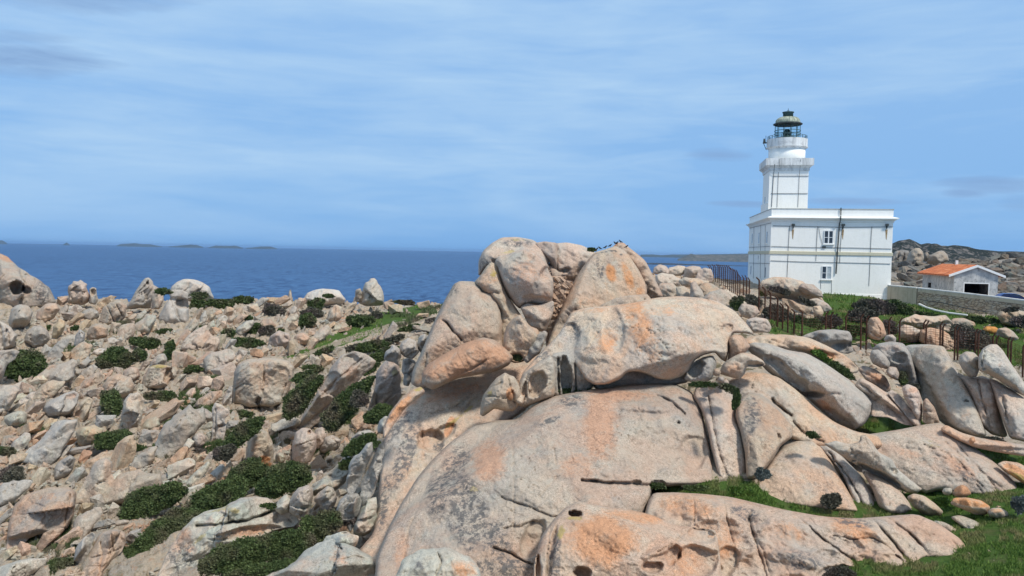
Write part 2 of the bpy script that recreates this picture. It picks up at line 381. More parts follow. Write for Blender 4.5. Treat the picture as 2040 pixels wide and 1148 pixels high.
PATH = [[(540, 740), (620, 708), (700, 680), (780, 655), (850, 640), (850, 632), (780, 644), (700, 668), (620, 698), (540, 728)],
        [(300, 738), (420, 748), (500, 760), (560, 770), (560, 778), (480, 772), (380, 760), (300, 750)]]
gpx, gpy = proj(np.stack([GX, GY, GZ], -1))
gr = np.zeros(GX.shape)
for p in GRASS: gr = np.maximum(gr, inpoly(gpx, gpy, p))
pa = np.zeros(GX.shape)
for p in PATH: pa = np.maximum(pa, inpoly(gpx, gpy, p))
def blur(a, n=1):
    for _ in range(n):
        a = np.pad(a, 1, mode='edge'); a = (a[1:-1, 1:-1] * 2 + a[:-2, 1:-1] + a[2:, 1:-1] + a[1:-1, :-2] + a[1:-1, 2:]) / 6
    return a
gr = blur(gr, 2); pa = blur(pa, 1)
# relief of broken rock, absent on turf and path
P3 = np.stack([GX, GY, GX * 0], -1)
big = fbm(P3, 9, 3)
sx = GX * 0.72 + GY * 0.45; sy = -GX * 0.45 + GY * 0.72
F1, F2, idr = worley2(np.stack([sx / 3.0 + fbm(P3, 4, 2) * 0.4, sy / 1.3], -1))
G1, G2, idg = worley2(np.stack([sx / 1.1 + 40, sy / 0.55 + fbm(P3, 2, 2) * 0.3], -1))
blk = (idr * 0.5 + np.minimum(F2 - F1, 0.16) * 2.6) * 0.8 + (idg * 0.30 + np.minimum(G2 - G1, 0.14) * 1.8) * 0.42
soilm = np.clip(1 - (F2 - F1) / 0.14, 0, 1) * 0.7 + np.clip(0.1 - idr, 0, 1) * .5
amp = (1 - np.clip(gr * 1.3, 0, 1)) * (1 - np.clip(pa * 1.2, 0, 1))
sc = np.clip(GY / 60, 0.25, 1.0)
leftm = np.clip((900 - _pxu) / 150, 0, 1) * 0.75 + 0.25
rel = big * 0.35 * amp + (blk - 0.25) * amp * leftm * sc * 1.5 + fbm(P3, 0.8, 3) * 0.09 * (0.3 + 0.7 * amp) * sc
GZ = GZ + rel * np.clip((GY - 14) / 20, 0.1, 1)
def zterr(px, py, off=0.0):
    """where the ray through a photo pixel meets the terrain -> distance Y"""
    rd = rays(px, py); u = rd[..., 0]; s = rd[..., 2]
    iu = np.clip((u - GU[0]) / (GU[1] - GU[0]), 0, NU - 1.001); i0 = iu.astype(int)
    SL = GZ / GY
    out = np.full(u.shape, np.nan)
    for k in np.ndindex(u.shape):
        col = SL[:, i0[k]] * (1 - iu[k] + i0[k]) + SL[:, i0[k] + 1] * (iu[k] - i0[k])
        w_ = np.nonzero(col[90:] >= s[k])[0]
        if len(w_): out[k] = GY[90 + w_[0], 0]
    return out
def zat(X, Y):
    """terrain height"""
    iu = np.clip((X / Y - GU[0]) / (GU[1] - GU[0]), 0, NU - 1.001); iv = np.clip((np.log(Y) - GV[0]) / (GV[1] - GV[0]), 0, NV - 1.001)
    i = np.floor(iu).astype(int); j = np.floor(iv).astype(int); a = iu - i; c = iv - j
    return (GZ[j, i] * (1 - a) + GZ[j, i + 1] * a) * (1 - c) + (GZ[j + 1, i] * (1 - a) + GZ[j + 1, i + 1] * a) * c
# ground material: stony soil, turf and path
m, b, p = new_mat('ground_soil'); M['ground'] = m
geo = b.n('ShaderNodeNewGeometry'); P = geo.outputs['Position']
a_ = b.n('ShaderNodeAttribute'); a_.attribute_name = 'stain'; sp = b.n('ShaderNodeSeparateColor'); b.link(a_.outputs['Color'], sp.inputs[0])
n1 = b.noise(P, 0.5, 6, 0.65); n2 = b.noise(P, 3.5, 5, 0.7); n3 = b.noise(P, 14, 3, 0.7)
rock = b.mix(b.mapr(n1, 0.42, 0.58), (0.50, 0.41, 0.31), (0.41, 0.365, 0.31))
rock = b.mix(b.mapr(n2, 0.54, 0.66), rock, (0.48, 0.315, 0.21))
sf = b.mapr(b.math('ADD', sp.outputs[2], b.math('MULTIPLY', b.math('SUBTRACT', n2, 0.5), 1.4)), 0.45, 0.7)
rock = b.mix(sf, rock, b.mix(b.mapr(n3, 0.4, 0.6), (0.22, 0.175, 0.12), (0.13, 0.12, 0.07)))  # soil in the block joints, painted darker to deepen the shade of the crevices
rock = b.mix(b.math('MULTIPLY', b.mapr(b.noise(P, 1.1, 5, 0.7), 0.56, 0.64), 0.55), rock, (0.17, 0.155, 0.09))
rock = b.mix(1.0, rock, b.ramp(n3, [(0.3, 0.72), (0.5, 1.0), (0.75, 1.2)]), 'MULTIPLY')
gcol = b.mix(b.mapr(n2, 0.35, 0.65), (0.045, 0.095, 0.020), (0.095, 0.155, 0.038))
gcol = b.mix(b.math('MULTIPLY', b.mapr(n1, 0.54, 0.66), 0.6), gcol, (0.14, 0.115, 0.06))
gf = b.mapr(b.math('ADD', sp.outputs[0], b.math('MULTIPLY', b.math('SUBTRACT', n2, 0.5), 0.9)), 0.42, 0.58)
c = b.mix(gf, rock, gcol)
c = b.mix(b.mapr(b.math('ADD', sp.outputs[1], b.math('MULTIPLY', b.math('SUBTRACT', n2, 0.5), 0.5)), 0.4, 0.6), c, b.mix(b.mapr(n3, 0.4, 0.6), (0.30, 0.245, 0.18), (0.38, 0.32, 0.25)))
b.link(c, p.inputs['Base Color']); p.inputs['Roughness'].default_value = 0.95; p.inputs['Specular IOR Level'].default_value = 0.1
b.link(b.bump(b.math('ADD', n2, b.math('MULTIPLY', n3, 0.5)), 0.8, 0.22), p.inputs['Normal'])
idx = np.arange(NU * NV).reshape(NV, NU)
GF = np.stack([idx[:-1, :-1], idx[:-1, 1:], idx[1:, 1:], idx[1:, :-1]], -1).reshape(-1, 4)
att = np.stack([gr, pa, soilm], -1).reshape(-1, 3)
ter = mesh_obj('ground', np.stack([GX, GY, GZ], -1).reshape(-1, 3), GF, M['ground'], attrs={'stain': att}); tag(ter, kind='structure')
# ------------------------------------------------------------------ sea
SEA = -50.0
m, b, p = new_mat('sea_water'); M['sea'] = m
geo = b.n('ShaderNodeNewGeometry'); P = geo.outputs['Position']
cdn = b.n('ShaderNodeVectorMath'); cdn.operation = 'LENGTH'; b.link(P, cdn.inputs[0])
w1 = b.noise(b.mapping(P, (0.085, 0.028, 1), (0, 0, 0.1)), 1.0, 5, 0.7, 0.2)
w2 = b.noise(b.mapping(P, (0.016, 0.0045, 1), (0, 0, -0.1)), 1.0, 4, 0.65, 0.3)
w3 = b.noise(b.mapping(P, (0.0012, 0.0007, 1), (0, 0, 0.05)), 1.0, 3, 0.5, 0.3)
c = b.mix(b.mapr(w3, 0.35, 0.65), (0.004, 0.034, 0.118), (0.010, 0.050, 0.15))
c = b.mix(b.math('MULTIPLY', b.mapr(w1, 0.42, 0.58), 0.9), c, (0.045, 0.125, 0.275))
foam = b.math('MULTIPLY', b.mapr(b.noise(b.mapping(P, (0.10, 0.05, 1), (0, 0, 0.1)), 1.0, 5, 0.75), 0.74, 0.77), 0.6)
c = b.mix(b.math('MULTIPLY', b.mapr(w2, 0.45, 0.62), 0.6), c, (0.035, 0.105, 0.245))
c = b.mix(foam, c, (0.5, 0.6, 0.68))
b.link(c, p.inputs['Base Color']); p.inputs['Roughness'].default_value = 0.4; p.inputs['Specular IOR Level'].default_value = 0.05
h = b.math('ADD', w1, b.math('MULTIPLY', w2, 2.0))
b.link(b.bump(h, 1.0, 2.2), p.inputs['Normal'])
ang = np.linspace(-1.2, 1.2, 60); rr = np.array([90, 200, 500, 1500, 5000, 15000, 40000.0])
V = [(math.sin(a) * r, math.cos(a) * r, SEA) for r in rr for a in ang]
ii = np.arange(len(V)).reshape(len(rr), len(ang))
FF = np.stack([ii[:-1, :-1], ii[:-1, 1:], ii[1:, 1:], ii[1:, :-1]], -1).reshape(-1, 4)
tag(mesh_obj('sea', V, FF, M['sea'], smooth=False), kind='structure')
# ------------------------------------------------------------------ far hills, headland, reef, islands
def landmat(name, c1, c2, sc, thr=(0.45, 0.6), bd=1.0):
    m, b, p = new_mat(name); geo = b.n('ShaderNodeNewGeometry'); P = geo.outputs['Position']
    n = b.noise(P, sc, 6, 0.7); n2 = b.noise(P, sc * 4, 4, 0.7)
    v = b.math('ADD', b.math('MULTIPLY', n, 0.6), b.math('MULTIPLY', n2, 0.4))
    b.link(b.mix(b.mapr(v, *thr), (*c1, 1), (*c2, 1)), p.inputs['Base Color']); p.inputs['Roughness'].default_value = 0.95
    p.inputs['Specular IOR Level'].default_value = 0.1
    b.link(b.bump(v, 0.8, bd), p.inputs['Normal']); return m
M['hill'] = landmat('hill_scrub', (0.022, 0.030, 0.030), (0.15, 0.14, 0.135), 0.075, (0.50, 0.58), 3.0)
M['head'] = landmat('headland_rock', (0.05, 0.062, 0.05), (0.20, 0.18, 0.16), 0.03, (0.45, 0.6), 6.0)
M['isle'] = simple('island_rock', (0.07, 0.085, 0.08), 0.95, 0.15, 0.001, spec=0)
M['reef'] = simple('reef_rock', (0.05, 0.06, 0.07), 0.9, 0.3, 0.1, spec=0.1)
def ridge(name, pts, Y, depth, ybase, mat, n=120, rough=1.0, seed=1, kind='structure', rows=16):
    """a hill: crest line given by photo points at distance Y, falling towards and away from the camera"""
    pts = np.array(pts, float); xs = np.linspace(pts[0, 0], pts[-1, 0], n); ys = np.interp(xs, pts[:, 0], pts[:, 1])
    crest = atn(xs, ys, np.full(n, Y)); base = ybase
    V = []
    for j, t in enumerate(np.linspace(-1, 1, rows * 2 + 1)):
        Yj = Y + t * depth
        P = crest.copy(); P[:, 0] *= Yj / Y; P[:, 1] = Yj
        k = (1 - abs(t) ** 1.3)
        P[:, 2] = base + (crest[:, 2] - base) * k
        nz = fbm(np.stack([P[:, 0], P[:, 1], P[:, 0] * 0 + seed], -1), depth * 0.25, 5)
        P[:, 2] += nz * rough * (crest[:, 2] - base) * 0.22 * (0.25 if abs(t) < 0.05 else 1) * (1 - abs(t) * 0.5)
        V.append(P)
    V = np.concatenate(V); ii = np.arange(len(V)).reshape(-1, n)
    FF = np.stack([ii[:-1, :-1], ii[:-1, 1:], ii[1:, 1:], ii[1:, :-1]], -1).reshape(-1, 4)
    o = mesh_obj(name, V, FF, mat, smooth=True); return o
tag(ridge('hill', [(1740, 506), (1775, 497), (1800, 491), (1812, 489), (1835, 496), (1850, 492), (1870, 488), (1900, 485.5), (1930, 487), (1960, 492), (1990, 498), (2040, 503), (2150, 512), (2350, 520)], 700, 330, -42, M['hill'], n=260, rough=1.0, rows=24), kind='structure')
tag(ridge('headland', [(1350, 516), (1360, 513), (1366, 510), (1371, 508.5), (1376, 506.5), (1382, 508), (1400, 509), (1412, 507.5), (1440, 508), (1470, 507.5), (1500, 506), (1600, 502), (1700, 500)], 6400, 500, -54, M['head'], n=220, rough=0.5, seed=5), kind='structure')
tag(ridge('headland', [(1276, 507.5), (1300, 507.2), (1318, 508.5), (1340, 507.4), (1400, 507), (1500, 505)], 12500, 700, -54, M['isle'], n=90, rough=0.3, seed=15), kind='structure')
def reef(pts, Y, label):
    mb = []; pts = np.array(pts, float); n = 60
    xs = np.linspace(pts[0, 0], pts[-1, 0], n); ys = np.interp(xs, pts[:, 0], pts[:, 1])
    return ridge('reef', list(zip(xs, ys)), Y, 14, SEA - 1.5, M['reef'], n=150, rough=2.0, seed=9, rows=4)
def seaY(px, py): return float(SEA / rays(px, py)[2])
tag(reef([(1284, 524), (1330, 524.5), (1380, 526.5), (1430, 528), (1500, 530)], seaY(1400, 529), ''), kind='structure')
for i, (pts, lab) in enumerate([
    ([(-60, 480), (-20, 477), (5, 478), (14, 481)], 'faint hump of an island on the horizon at the left edge'),
    ([(126, 484), (133, 482), (139, 484.5)], 'tiny solitary islet on the horizon, between the left edge island and the long low island'),
    ([(232, 486.5), (240, 485.2), (262, 484), (270, 483.5), (278, 485), (300, 485.8), (323, 488)], 'long low dark island on the horizon left of centre'),
    ([(336, 488), (370, 487), (380, 486.2), (392, 487.2), (405, 488.8)], 'small island on the horizon just right of the long low one'),
    ([(415, 489.6), (430, 488.2), (455, 489), (470, 488.4), (484, 490.5)], 'pale low island further right along the sea horizon'),
    ([(490, 491), (520, 490), (540, 490.2), (552, 492)], 'faintest sliver of island on the horizon nearest the middle')]):
    pts = [(x, y + (3.5 if q_ in (0, len(pts) - 1) else 1.2)) for q_, (x, y) in enumerate(pts)]
    o = ridge('island', pts, 17000, 500, SEA - 8, M['isle'], n=40, rough=0.25, seed=20 + i, rows=3)
    tag(o, lab, 'island', 'islands along the sea horizon')
# ------------------------------------------------------------------ boulders: outline, own distance and real thickness
def chaikin(p, n=1):
    for _ in range(n):
        q = np.roll(p, -1, 0); p = np.stack([p * 0.87 + q * 0.13, p * 0.13 + q * 0.87], 1).reshape(-1, 2)
    return p
def polydist(x, y, poly, closed=True):
    a = poly if closed else poly[:-1]; c = np.roll(poly, -1, 0) if closed else poly[1:]
    best = np.full(x.shape, 1e18); bx = np.zeros(x.shape); by = np.zeros(x.shape)
    for (x0, y0), (x1, y1) in zip(a, c):
        dx, dy = x1 - x0, y1 - y0; L = dx * dx + dy * dy + 1e-12
        t = np.clip(((x - x0) * dx + (y - y0) * dy) / L, 0, 1); qx = x0 + t * dx; qy = y0 + t * dy
        d = (x - qx) ** 2 + (y - qy) ** 2; mk = d < best
        best = np.where(mk, d, best); bx = np.where(mk, qx, bx); by = np.where(mk, qy, by)
    return np.sqrt(best), bx, by
def relief(name, poly, D, T=1.0, Rr=None, rc=0.0, rx=0.0, h=4.0, dents=(), cracks=(), nz=0.16, ns=1.6, fac=0, seed=0, mat='granite',
           stains=(), cut=1, Tb=None, jag=0.0, blocks=0, flat=0.55, ledge=0.085, poly_=None, pmix=None, edgepx=7.0, label=None, cat='boulder', group=None, col=None, facR=1.0, kind=None, pw=2.0):
    """D: distance of the outline, T: bulge towards the camera (m), Rr: rounding radius (px), rc: metres further away per px upwards"""
    rs = np.random.RandomState(seed + 11)
    poly = np.array(poly, float)
    cx, cy = poly[:, 0].mean(), poly[:, 1].mean()
    ymax = poly[:, 1].max()
    if jag > 0:   # broken outline
        q = []; m_ = len(poly)
        for i in range(m_):
            a, c = poly[i], poly[(i + 1) % m_]; L = np.hypot(*(c - a)); k = max(1, int(L / 9))
            for j in range(k):
                t = j / k; pt = a * (1 - t) + c * t; nrm = np.array([c[1] - a[1], a[0] - c[0]]) / (L + 1e-6)
                q.append(pt + nrm * rs.normal() * jag * (0 if j == 0 else 1))
        poly = np.array(q)
    if cut: poly = chaikin(poly, cut)
    x0, y0 = poly.min(0) - h * 1.5; x1, y1 = poly.max(0) + h * 1.5
    nx = int((x1 - x0) / h) + 2; ny = int((y1 - y0) / h) + 2
    gx, gy = np.meshgrid(x0 + np.arange(nx) * h, y0 + np.arange(ny) * h)
    ccx, ccy = gx[:-1, :-1] + h / 2, gy[:-1, :-1] + h / 2
    cell = inpoly(ccx, ccy, poly)
    ins = inpoly(gx, gy, poly); d, bx, by = polydist(gx, gy, poly)
    sdv = np.where(ins, d, 0)
    used = np.zeros((ny, nx), bool)
    used[:-1, :-1] |= cell; used[1:, :-1] |= cell; used[:-1, 1:] |= cell; used[1:, 1:] |= cell
    full = np.zeros((ny, nx), bool)
    cp = np.pad(cell, 1); full = cp[:-1, :-1] & cp[1:, :-1] & cp[:-1, 1:] & cp[1:, 1:]
    bnd = used & ~full
    gx = np.where(bnd | ~ins, bx, gx); gy = np.where(bnd | ~ins, by, gy); sdv = np.where(bnd, 0, sdv)
    mx = sdv.max(); Rr = min(Rr or mx * 0.8, mx * 1.0)
    P = (1 - (1 - np.clip(sdv / Rr, 0, 1)) ** pw) ** (1 / pw)
    nb = max(2, int((Rr * 0.30 / h) ** 2 * 1.5)); nb = min(nb, 60)
    Pb = blur(P, nb); wgt = np.clip(sdv / (Rr * 0.5), 0, 1); wgt = wgt * wgt * (3 - 2 * wgt)
    P = P * (1 - wgt) + Pb * wgt
    mpx = D / F
    R2 = min(Rr * 0.4, edgepx, mx * .6); Ps = np.sqrt(1 - (1 - np.clip(sdv / R2, 0, 1)) ** 2); Ps = Ps * .7 + blur(Ps, 2) * .3
    Pbig = blur(P, 3)
    P = P * (1 - flat) + flat * Ps * (0.62 + 0.38 * P)
    B = P.copy()
    bgroove = 0
    if poly_ is None: poly_ = int(np.clip(ins.sum() * h * h / 1800, 7, 30)); pmix = .6 if pmix is None else pmix
    if pmix is None: pmix = 1.0
    if poly_:       # broken into flat faces: envelope of planes touching the rounded form
        gyy, gxx = np.gradient(Pbig, h); cand = np.argwhere(sdv > mx * .12); acc = None
        if len(cand) > 4:
            pk = cand[rs.permutation(len(cand))[:poly_]]
            for (jj, kk) in pk:
                j1, k1 = rs.normal(size=2) * .25 / mx
                pl = Pbig[jj, kk] * rs.uniform(.94, 1.08) + (gxx[jj, kk] * 1.15 + j1) * (gx - gx[jj, kk]) + (gyy[jj, kk] * 1.15 + k1) * (gy - gy[jj, kk])
                acc = pl if acc is None else np.minimum(acc, pl)
            acc = np.clip(acc, 0.04, 1.3); Bo = B; B = acc * (0.25 + 0.75 * Ps); B = B * pmix + Bo * (1 - pmix); B = B * .85 + .15 * blur(B, 1); B = np.where(bnd, 0, B)
    if blocks:      # split by joints into tilted blocks, long axis up to the right
        ca, sa = math.cos(R(-42)), math.sin(R(-42)); su = (gx * ca + gy * sa) / 1.7; sv = -gx * sa + gy * ca
        wj = fbm(np.stack([gx, gy, gx * 0 + seed], -1), 14, 2) * 3.0; su = su + wj; sv = sv + wj
        ids_ = np.argwhere(ins) if ins.any() else np.array([[0, 0]]); pk = ids_[rs.randint(len(ids_), size=blocks)]
        d1 = np.full(gx.shape, 1e9); d2 = d1.copy(); ofs = np.zeros(gx.shape); fscale = mx * 1.2
        for (jj, kk) in pk:
            dd_ = np.hypot(su - su[jj, kk], sv - sv[jj, kk]); tl = rs.normal(size=2) * .50; o_ = rs.uniform(-.34, .16) + (tl[0] * (gx - gx[jj, kk]) + tl[1] * (gy - gy[jj, kk])) / fscale
            n_ = dd_ < d1; d2 = np.where(n_, d1, np.minimum(d2, dd_)); ofs = np.where(n_, o_, ofs); d1 = np.where(n_, dd_, d1)
        B = B * (1 + np.clip(ofs, -.5, .35)); bgroove = 0.22 * np.clip(1 - (d2 - d1) / 1.6, 0, 1)
    if fac:      # broken into a few broad faces
        sz = max(mx, 6.0)
        acc = None
        for k in range(fac):
            an = 2 * math.pi * (k + rs.rand() * 0.8) / fac; tl = 0.25 + 0.75 * rs.rand()
            pl = (0.75 + 0.45 * rs.rand()) - tl * ((gx - cx) * math.cos(an) + (gy - cy) * math.sin(an)) / (sz * 1.6)
            acc = pl if acc is None else np.minimum(acc, pl)
        acc = np.clip(acc, 0.12, 1.6)
        B = np.minimum(B, B * 0.0 + acc * (0.35 + 0.65 * P)) if facR >= 1 else B * (1 - facR) + np.minimum(B, acc) * facR
        B = B * 0.9 + blur(B, 2) * 0.1
    dep = D + rc * (ymax - gy) + rx * (gx - cx)
    W = atn(gx, gy, dep)
    size = mx * mpx
    n_lo = fbm(W + seed * 3.1, max(size * ns, 0.3), 4, 0.5)
    rid = 1 - np.abs(fbm(W * np.array([1, 1, 1.0]) + seed * 5 + 60, max(size * ns * 0.8, 0.3), 3, 0.5)) * 1.6
    edge = np.clip(sdv / (Rr * 0.45), 0, 1)
    fr = T * (B - bgroove * B) + (n_lo * nz + (rid - 0.55) * nz * 0.5) * T * edge + fbm(W + 9, 0.35 * D / 40, 3) * 0.035 * D / 40 * edge + (1 - np.abs(fbm(W * np.array([1, 1, .6]) + 77, 1.6 * D / 40, 4, .55)) * 2) * 0.05 * D / 40 * edge
    for (ex, ey, rx_, ry_, an, dp) in dents:          # ellipses: hollow (+) or swelling (-), depth in m
        ca, sa = math.cos(R(an)), math.sin(R(an)); u = ((gx - ex) * ca + (gy - ey) * sa) / rx_; v = (-(gx - ex) * sa + (gy - ey) * ca) / ry_
        rr_ = np.sqrt(u * u + v * v + 1e-9)
        rr_ = rr_ * (1 + 0.30 * vnoise(np.stack([gx / rx_ * .9, gy / ry_ * .9, gx * 0 + ex], -1)) + .07 * vnoise(np.stack([gx / rx_ * 2.6, gy / ry_ * 2.6, gx * 0 + ex], -1)))
        if dp > 0: f_ = 1 - np.clip((rr_ - 0.84) / 0.2, 0, 1) ** 1.5; f_ = np.clip(f_, 0, 1) * (1 - 0.25 * np.clip(rr_, 0, 1) ** 2)
        else: f_ = np.clip(1 - rr_ ** 2, 0, 1) ** 1.2
        fr = fr - dp * f_
    for (pts, wd, dp) in cracks:                       # joints: narrow grooves
        pts = np.array(pts, float)
        if len(pts) > 2:                               # roughen the line
            q = [pts[0]]
            for a, c in zip(pts[:-1], pts[1:]):
                k = max(1, int(np.hypot(*(c - a)) / 7))
                for j in range(1, k + 1):
                    q.append(a + (c - a) * j / k + (rs.normal(size=2) * 0.7 if j < k else 0))
            pts = np.array(q)
        dd, _, _ = polydist(gx, gy, pts, False)
        vary = 0.45 + 0.55 * np.clip(0.5 + vnoise(np.stack([gx / 16, gy / 16, gx * 0 + 3], -1)) * 1.2, 0, 1)
        fr = fr - dp * 1.1 * vary * np.clip(1 - dd / max(wd * 0.62, h * .85), 0, 1) * edge - dp * .18 * np.clip(1 - dd / (wd * 2.6), 0, 1) * edge
    if mx * mpx > 0.35:      # exfoliation ledges and hairline joints
        k_ = D / 40.0; a_ = -0.5 if cx > 900 else 0.7
        Wr = np.stack([W[..., 0] * math.cos(a_) + W[..., 2] * math.sin(a_), W[..., 1], (-W[..., 0] * math.sin(a_) + W[..., 2] * math.cos(a_)) * 2.2], -1)
        q_ = fbm(Wr + seed * 1.7 + 200, 3.2 * k_, 5, .55) * 3.0; fl_ = np.floor(q_); ft_ = q_ - fl_
        fr = fr + (fl_ + np.clip((ft_ - .5) * 7 + .5, 0, 1) - q_ * .8) * ledge * k_ * edge
        l_ = fbm(Wr + seed * 2.9 + 400, 2.6 * k_, 4, .6); msk_ = np.clip(fbm(W + 500, 3.0 * k_, 2) * 3 + .1, 0, 1)
        fr = fr - np.clip(1 - np.abs(l_) / (0.032), 0, 1) * 0.17 * k_ * msk_ * edge
    fr = np.where(bnd, 0, fr)
    Tb = Tb if Tb is not None else max(T * 0.9, size * 0.8)
    front = dep - fr; back = dep + Tb * P + 0.01
    back = np.maximum(back, front + 0.02); back = np.where(bnd, dep, back); front = np.where(bnd, dep, front)
    ids = -np.ones((ny, nx), int); uu = np.nonzero(used); ids[uu] = np.arange(len(uu[0]))
    VF = atn(gx[uu], gy[uu], front[uu]); nU = len(VF)
    bids = ids.copy(); inn = used & ~bnd; ii_ = np.nonzero(inn); bids[ii_] = nU + np.arange(len(ii_[0]))
    VB = atn(gx[ii_], gy[ii_], back[ii_])
    V = np.vstack([VF, VB])
    cj, ci = np.nonzero(cell)
    q1 = np.stack([ids[cj, ci], ids[cj + 1, ci], ids[cj + 1, ci + 1], ids[cj, ci + 1]], -1)
    q2 = np.stack([bids[cj, ci], bids[cj, ci + 1], bids[cj + 1, ci + 1], bids[cj + 1, ci]], -1)
    bad = (q2 < nU).all(1); q2 = q2[~bad]
    st = np.zeros((ny, nx, 3))
    for (ex, ey, rx_, ry_, an, ch, k) in stains:
        ca, sa = math.cos(R(an)), math.sin(R(an)); u = ((gx - ex) * ca + (gy - ey) * sa) / rx_; v = (-(gx - ex) * sa + (gy - ey) * ca) / ry_
        rr_ = np.sqrt(u * u + v * v); st[..., ch] = np.maximum(st[..., ch], (k * 1.5 if ch == 1 else k) * (1 - np.clip((rr_ - 0.5) / 0.8, 0, 1)))
    A = np.vstack([st[uu], np.zeros((len(VB), 3))])
    base = atn(np.array(cx), np.array(ymax), np.array(D)).tolist()
    FFs = np.vstack([q1, q2])
    o = mesh_obj(name, V, FFs, M[mat], origin=base, attrs={'stain': A} if len(stains) else None)
    o.color = (*(col or (1, 1, 1)), 1)
    tag(o, label, cat, group, kind)
    o['px'] = 0; del o['px']
    return o, (gx, gy, front, used & ~bnd)
def gY(px, py, dflt=60.0):
    v = zterr(np.array([float(px)]), np.array([float(py)]))[0]
    return dflt if np.isnan(v) else float(v)
O_, K_, Y_ = 0, 1, 2        # stain channels: orange weathering, dark lichen, yellow lichen
def B(poly, D, T, label, **kw):
    kw.setdefault('name', 'boulder'); n = kw.pop('name')
    if D is None:
        p_ = np.array(poly); k = p_[:, 1].argmax(); D = gY(p_[:, 0].mean(), p_[k, 1] - 3) + T * 0.55
    kw.setdefault('seed', int(abs(poly[0][0] * 7 + poly[0][1] * 3)) % 997)
    return relief(n, poly, D, T, label=label, **kw)[0]
# ---- the great outcrop, nearest pieces first
B([(1062, 1170), (1064, 1120), (1078, 1068), (1100, 1038), (1125, 1012), (1150, 998), (1178, 1003), (1208, 1010), (1250, 1014), (1300, 1026), (1345, 1046), (1390, 1052), (1425, 1056), (1432, 1085), (1440, 1170)], 28.9, 1.4,
  'orange-patched hollowed boulder with a small round hole, at the bottom edge below the dome', h=2.2, rc=0.022, Rr=60, nz=0.14, mat='granite_pink',
  dents=[(1145, 1023, 13, 6, 0, 1.0), (1340, 1110, 13, 26, 24, 0.7), (1298, 1130, 22, 12, 10, 0.6), (1310, 1098, 36, 10, -25, -0.4), (1384, 1122, 40, 30, 10, 0.65), (1396, 1066, 32, 17, 5, 0.5), (1160, 1140, 17, 13, 10, .9), (1072, 1140, 6, 30, 0, 0.8), (1100, 1100, 7, 60, 8, 0.4), (1230, 1060, 60, 40, 20, -0.3)],
  cracks=[([(1118, 1010), (1095, 1060), (1088, 1148)], 4, 0.35), ([(1365, 1060), (1340, 1085), (1310, 1100)], 4, 0.2)],
  stains=[(1200, 1075, 70, 55, 10, O_, 0.75), (1270, 1030, 60, 14, 8, O_, 0.6), (1118, 1060, 8, 18, 15, Y_, 0.7), (1145, 1033, 22, 5, 0, Y_, 0.8), (1105, 1120, 12, 60, 5, K_, 0.45), (1370, 1120, 40, 40, 0, O_, 0.35)])
B([(1280, 1170), (1276, 1060), (1290, 1000), (1302, 982), (1345, 981), (1400, 984), (1455, 990), (1510, 1003), (1570, 1017), (1640, 1029), (1705, 1033), (1760, 1029), (1825, 1024), (1868, 1042), (1915, 1075), (1943, 1106), (1925, 1112), (1880, 1114), (1840, 1112), (1822, 1132), (1780, 1155), (1700, 1180)], 29.3, 1.7,
  'long low pink granite slab in the right foreground, below the strip of green turf', name='granite_rock', h=2.2, rc=0.026, rx=-0.001, Rr=85, nz=0.22, ns=0.8, mat='granite_pink', pw=2.4,
  cracks=[([(1492, 1035), (1502, 1070), (1512, 1100), (1528, 1150)], 5, 0.5), ([(1500, 1010), (1490, 1040), (1520, 1095), (1535, 1150)], 4, 0.25), ([(1740, 1036), (1780, 1080), (1812, 1120)], 5, 0.4), ([(1770, 1033), (1815, 1065), (1840, 1090), (1855, 1112)], 5, 0.45), ([(1862, 1040), (1895, 1075), (1925, 1105)], 3, 0.2),
          ([(1660, 1068), (1700, 1075), (1740, 1072), (1770, 1090), (1800, 1120)], 3, 0.3), ([(1380, 985), (1384, 1020), (1382, 1045)], 3, 0.3), ([(1590, 1030), (1640, 1075), (1700, 1115), (1730, 1150)], 4, 0.3), ([(1440, 992), (1450, 1040), (1465, 1100), (1470, 1148)], 4, 0.2)],
  dents=[(1450, 1120, 24, 30, 10, 0.5), (1665, 1140, 40, 14, 0, 0.5), (1590, 1110, 60, 20, 30, -0.25), (1430, 1100, 30, 60, 10, -0.3), (1700, 1050, 70, 25, 15, -0.2)],
  stains=[(1700, 1055, 55, 24, 20, O_, 0.5), (1370, 1010, 70, 20, 8, O_, 0.45), (1485, 1025, 30, 14, 20, K_, 0.6), (1700, 1040, 40, 9, 10, K_, 0.55), (1440, 1080, 50, 50, 0, O_, 0.4), (1600, 1120, 50, 20, 20, K_, 0.4), (1570, 1060, 50, 22, 20, O_, 0.3)])
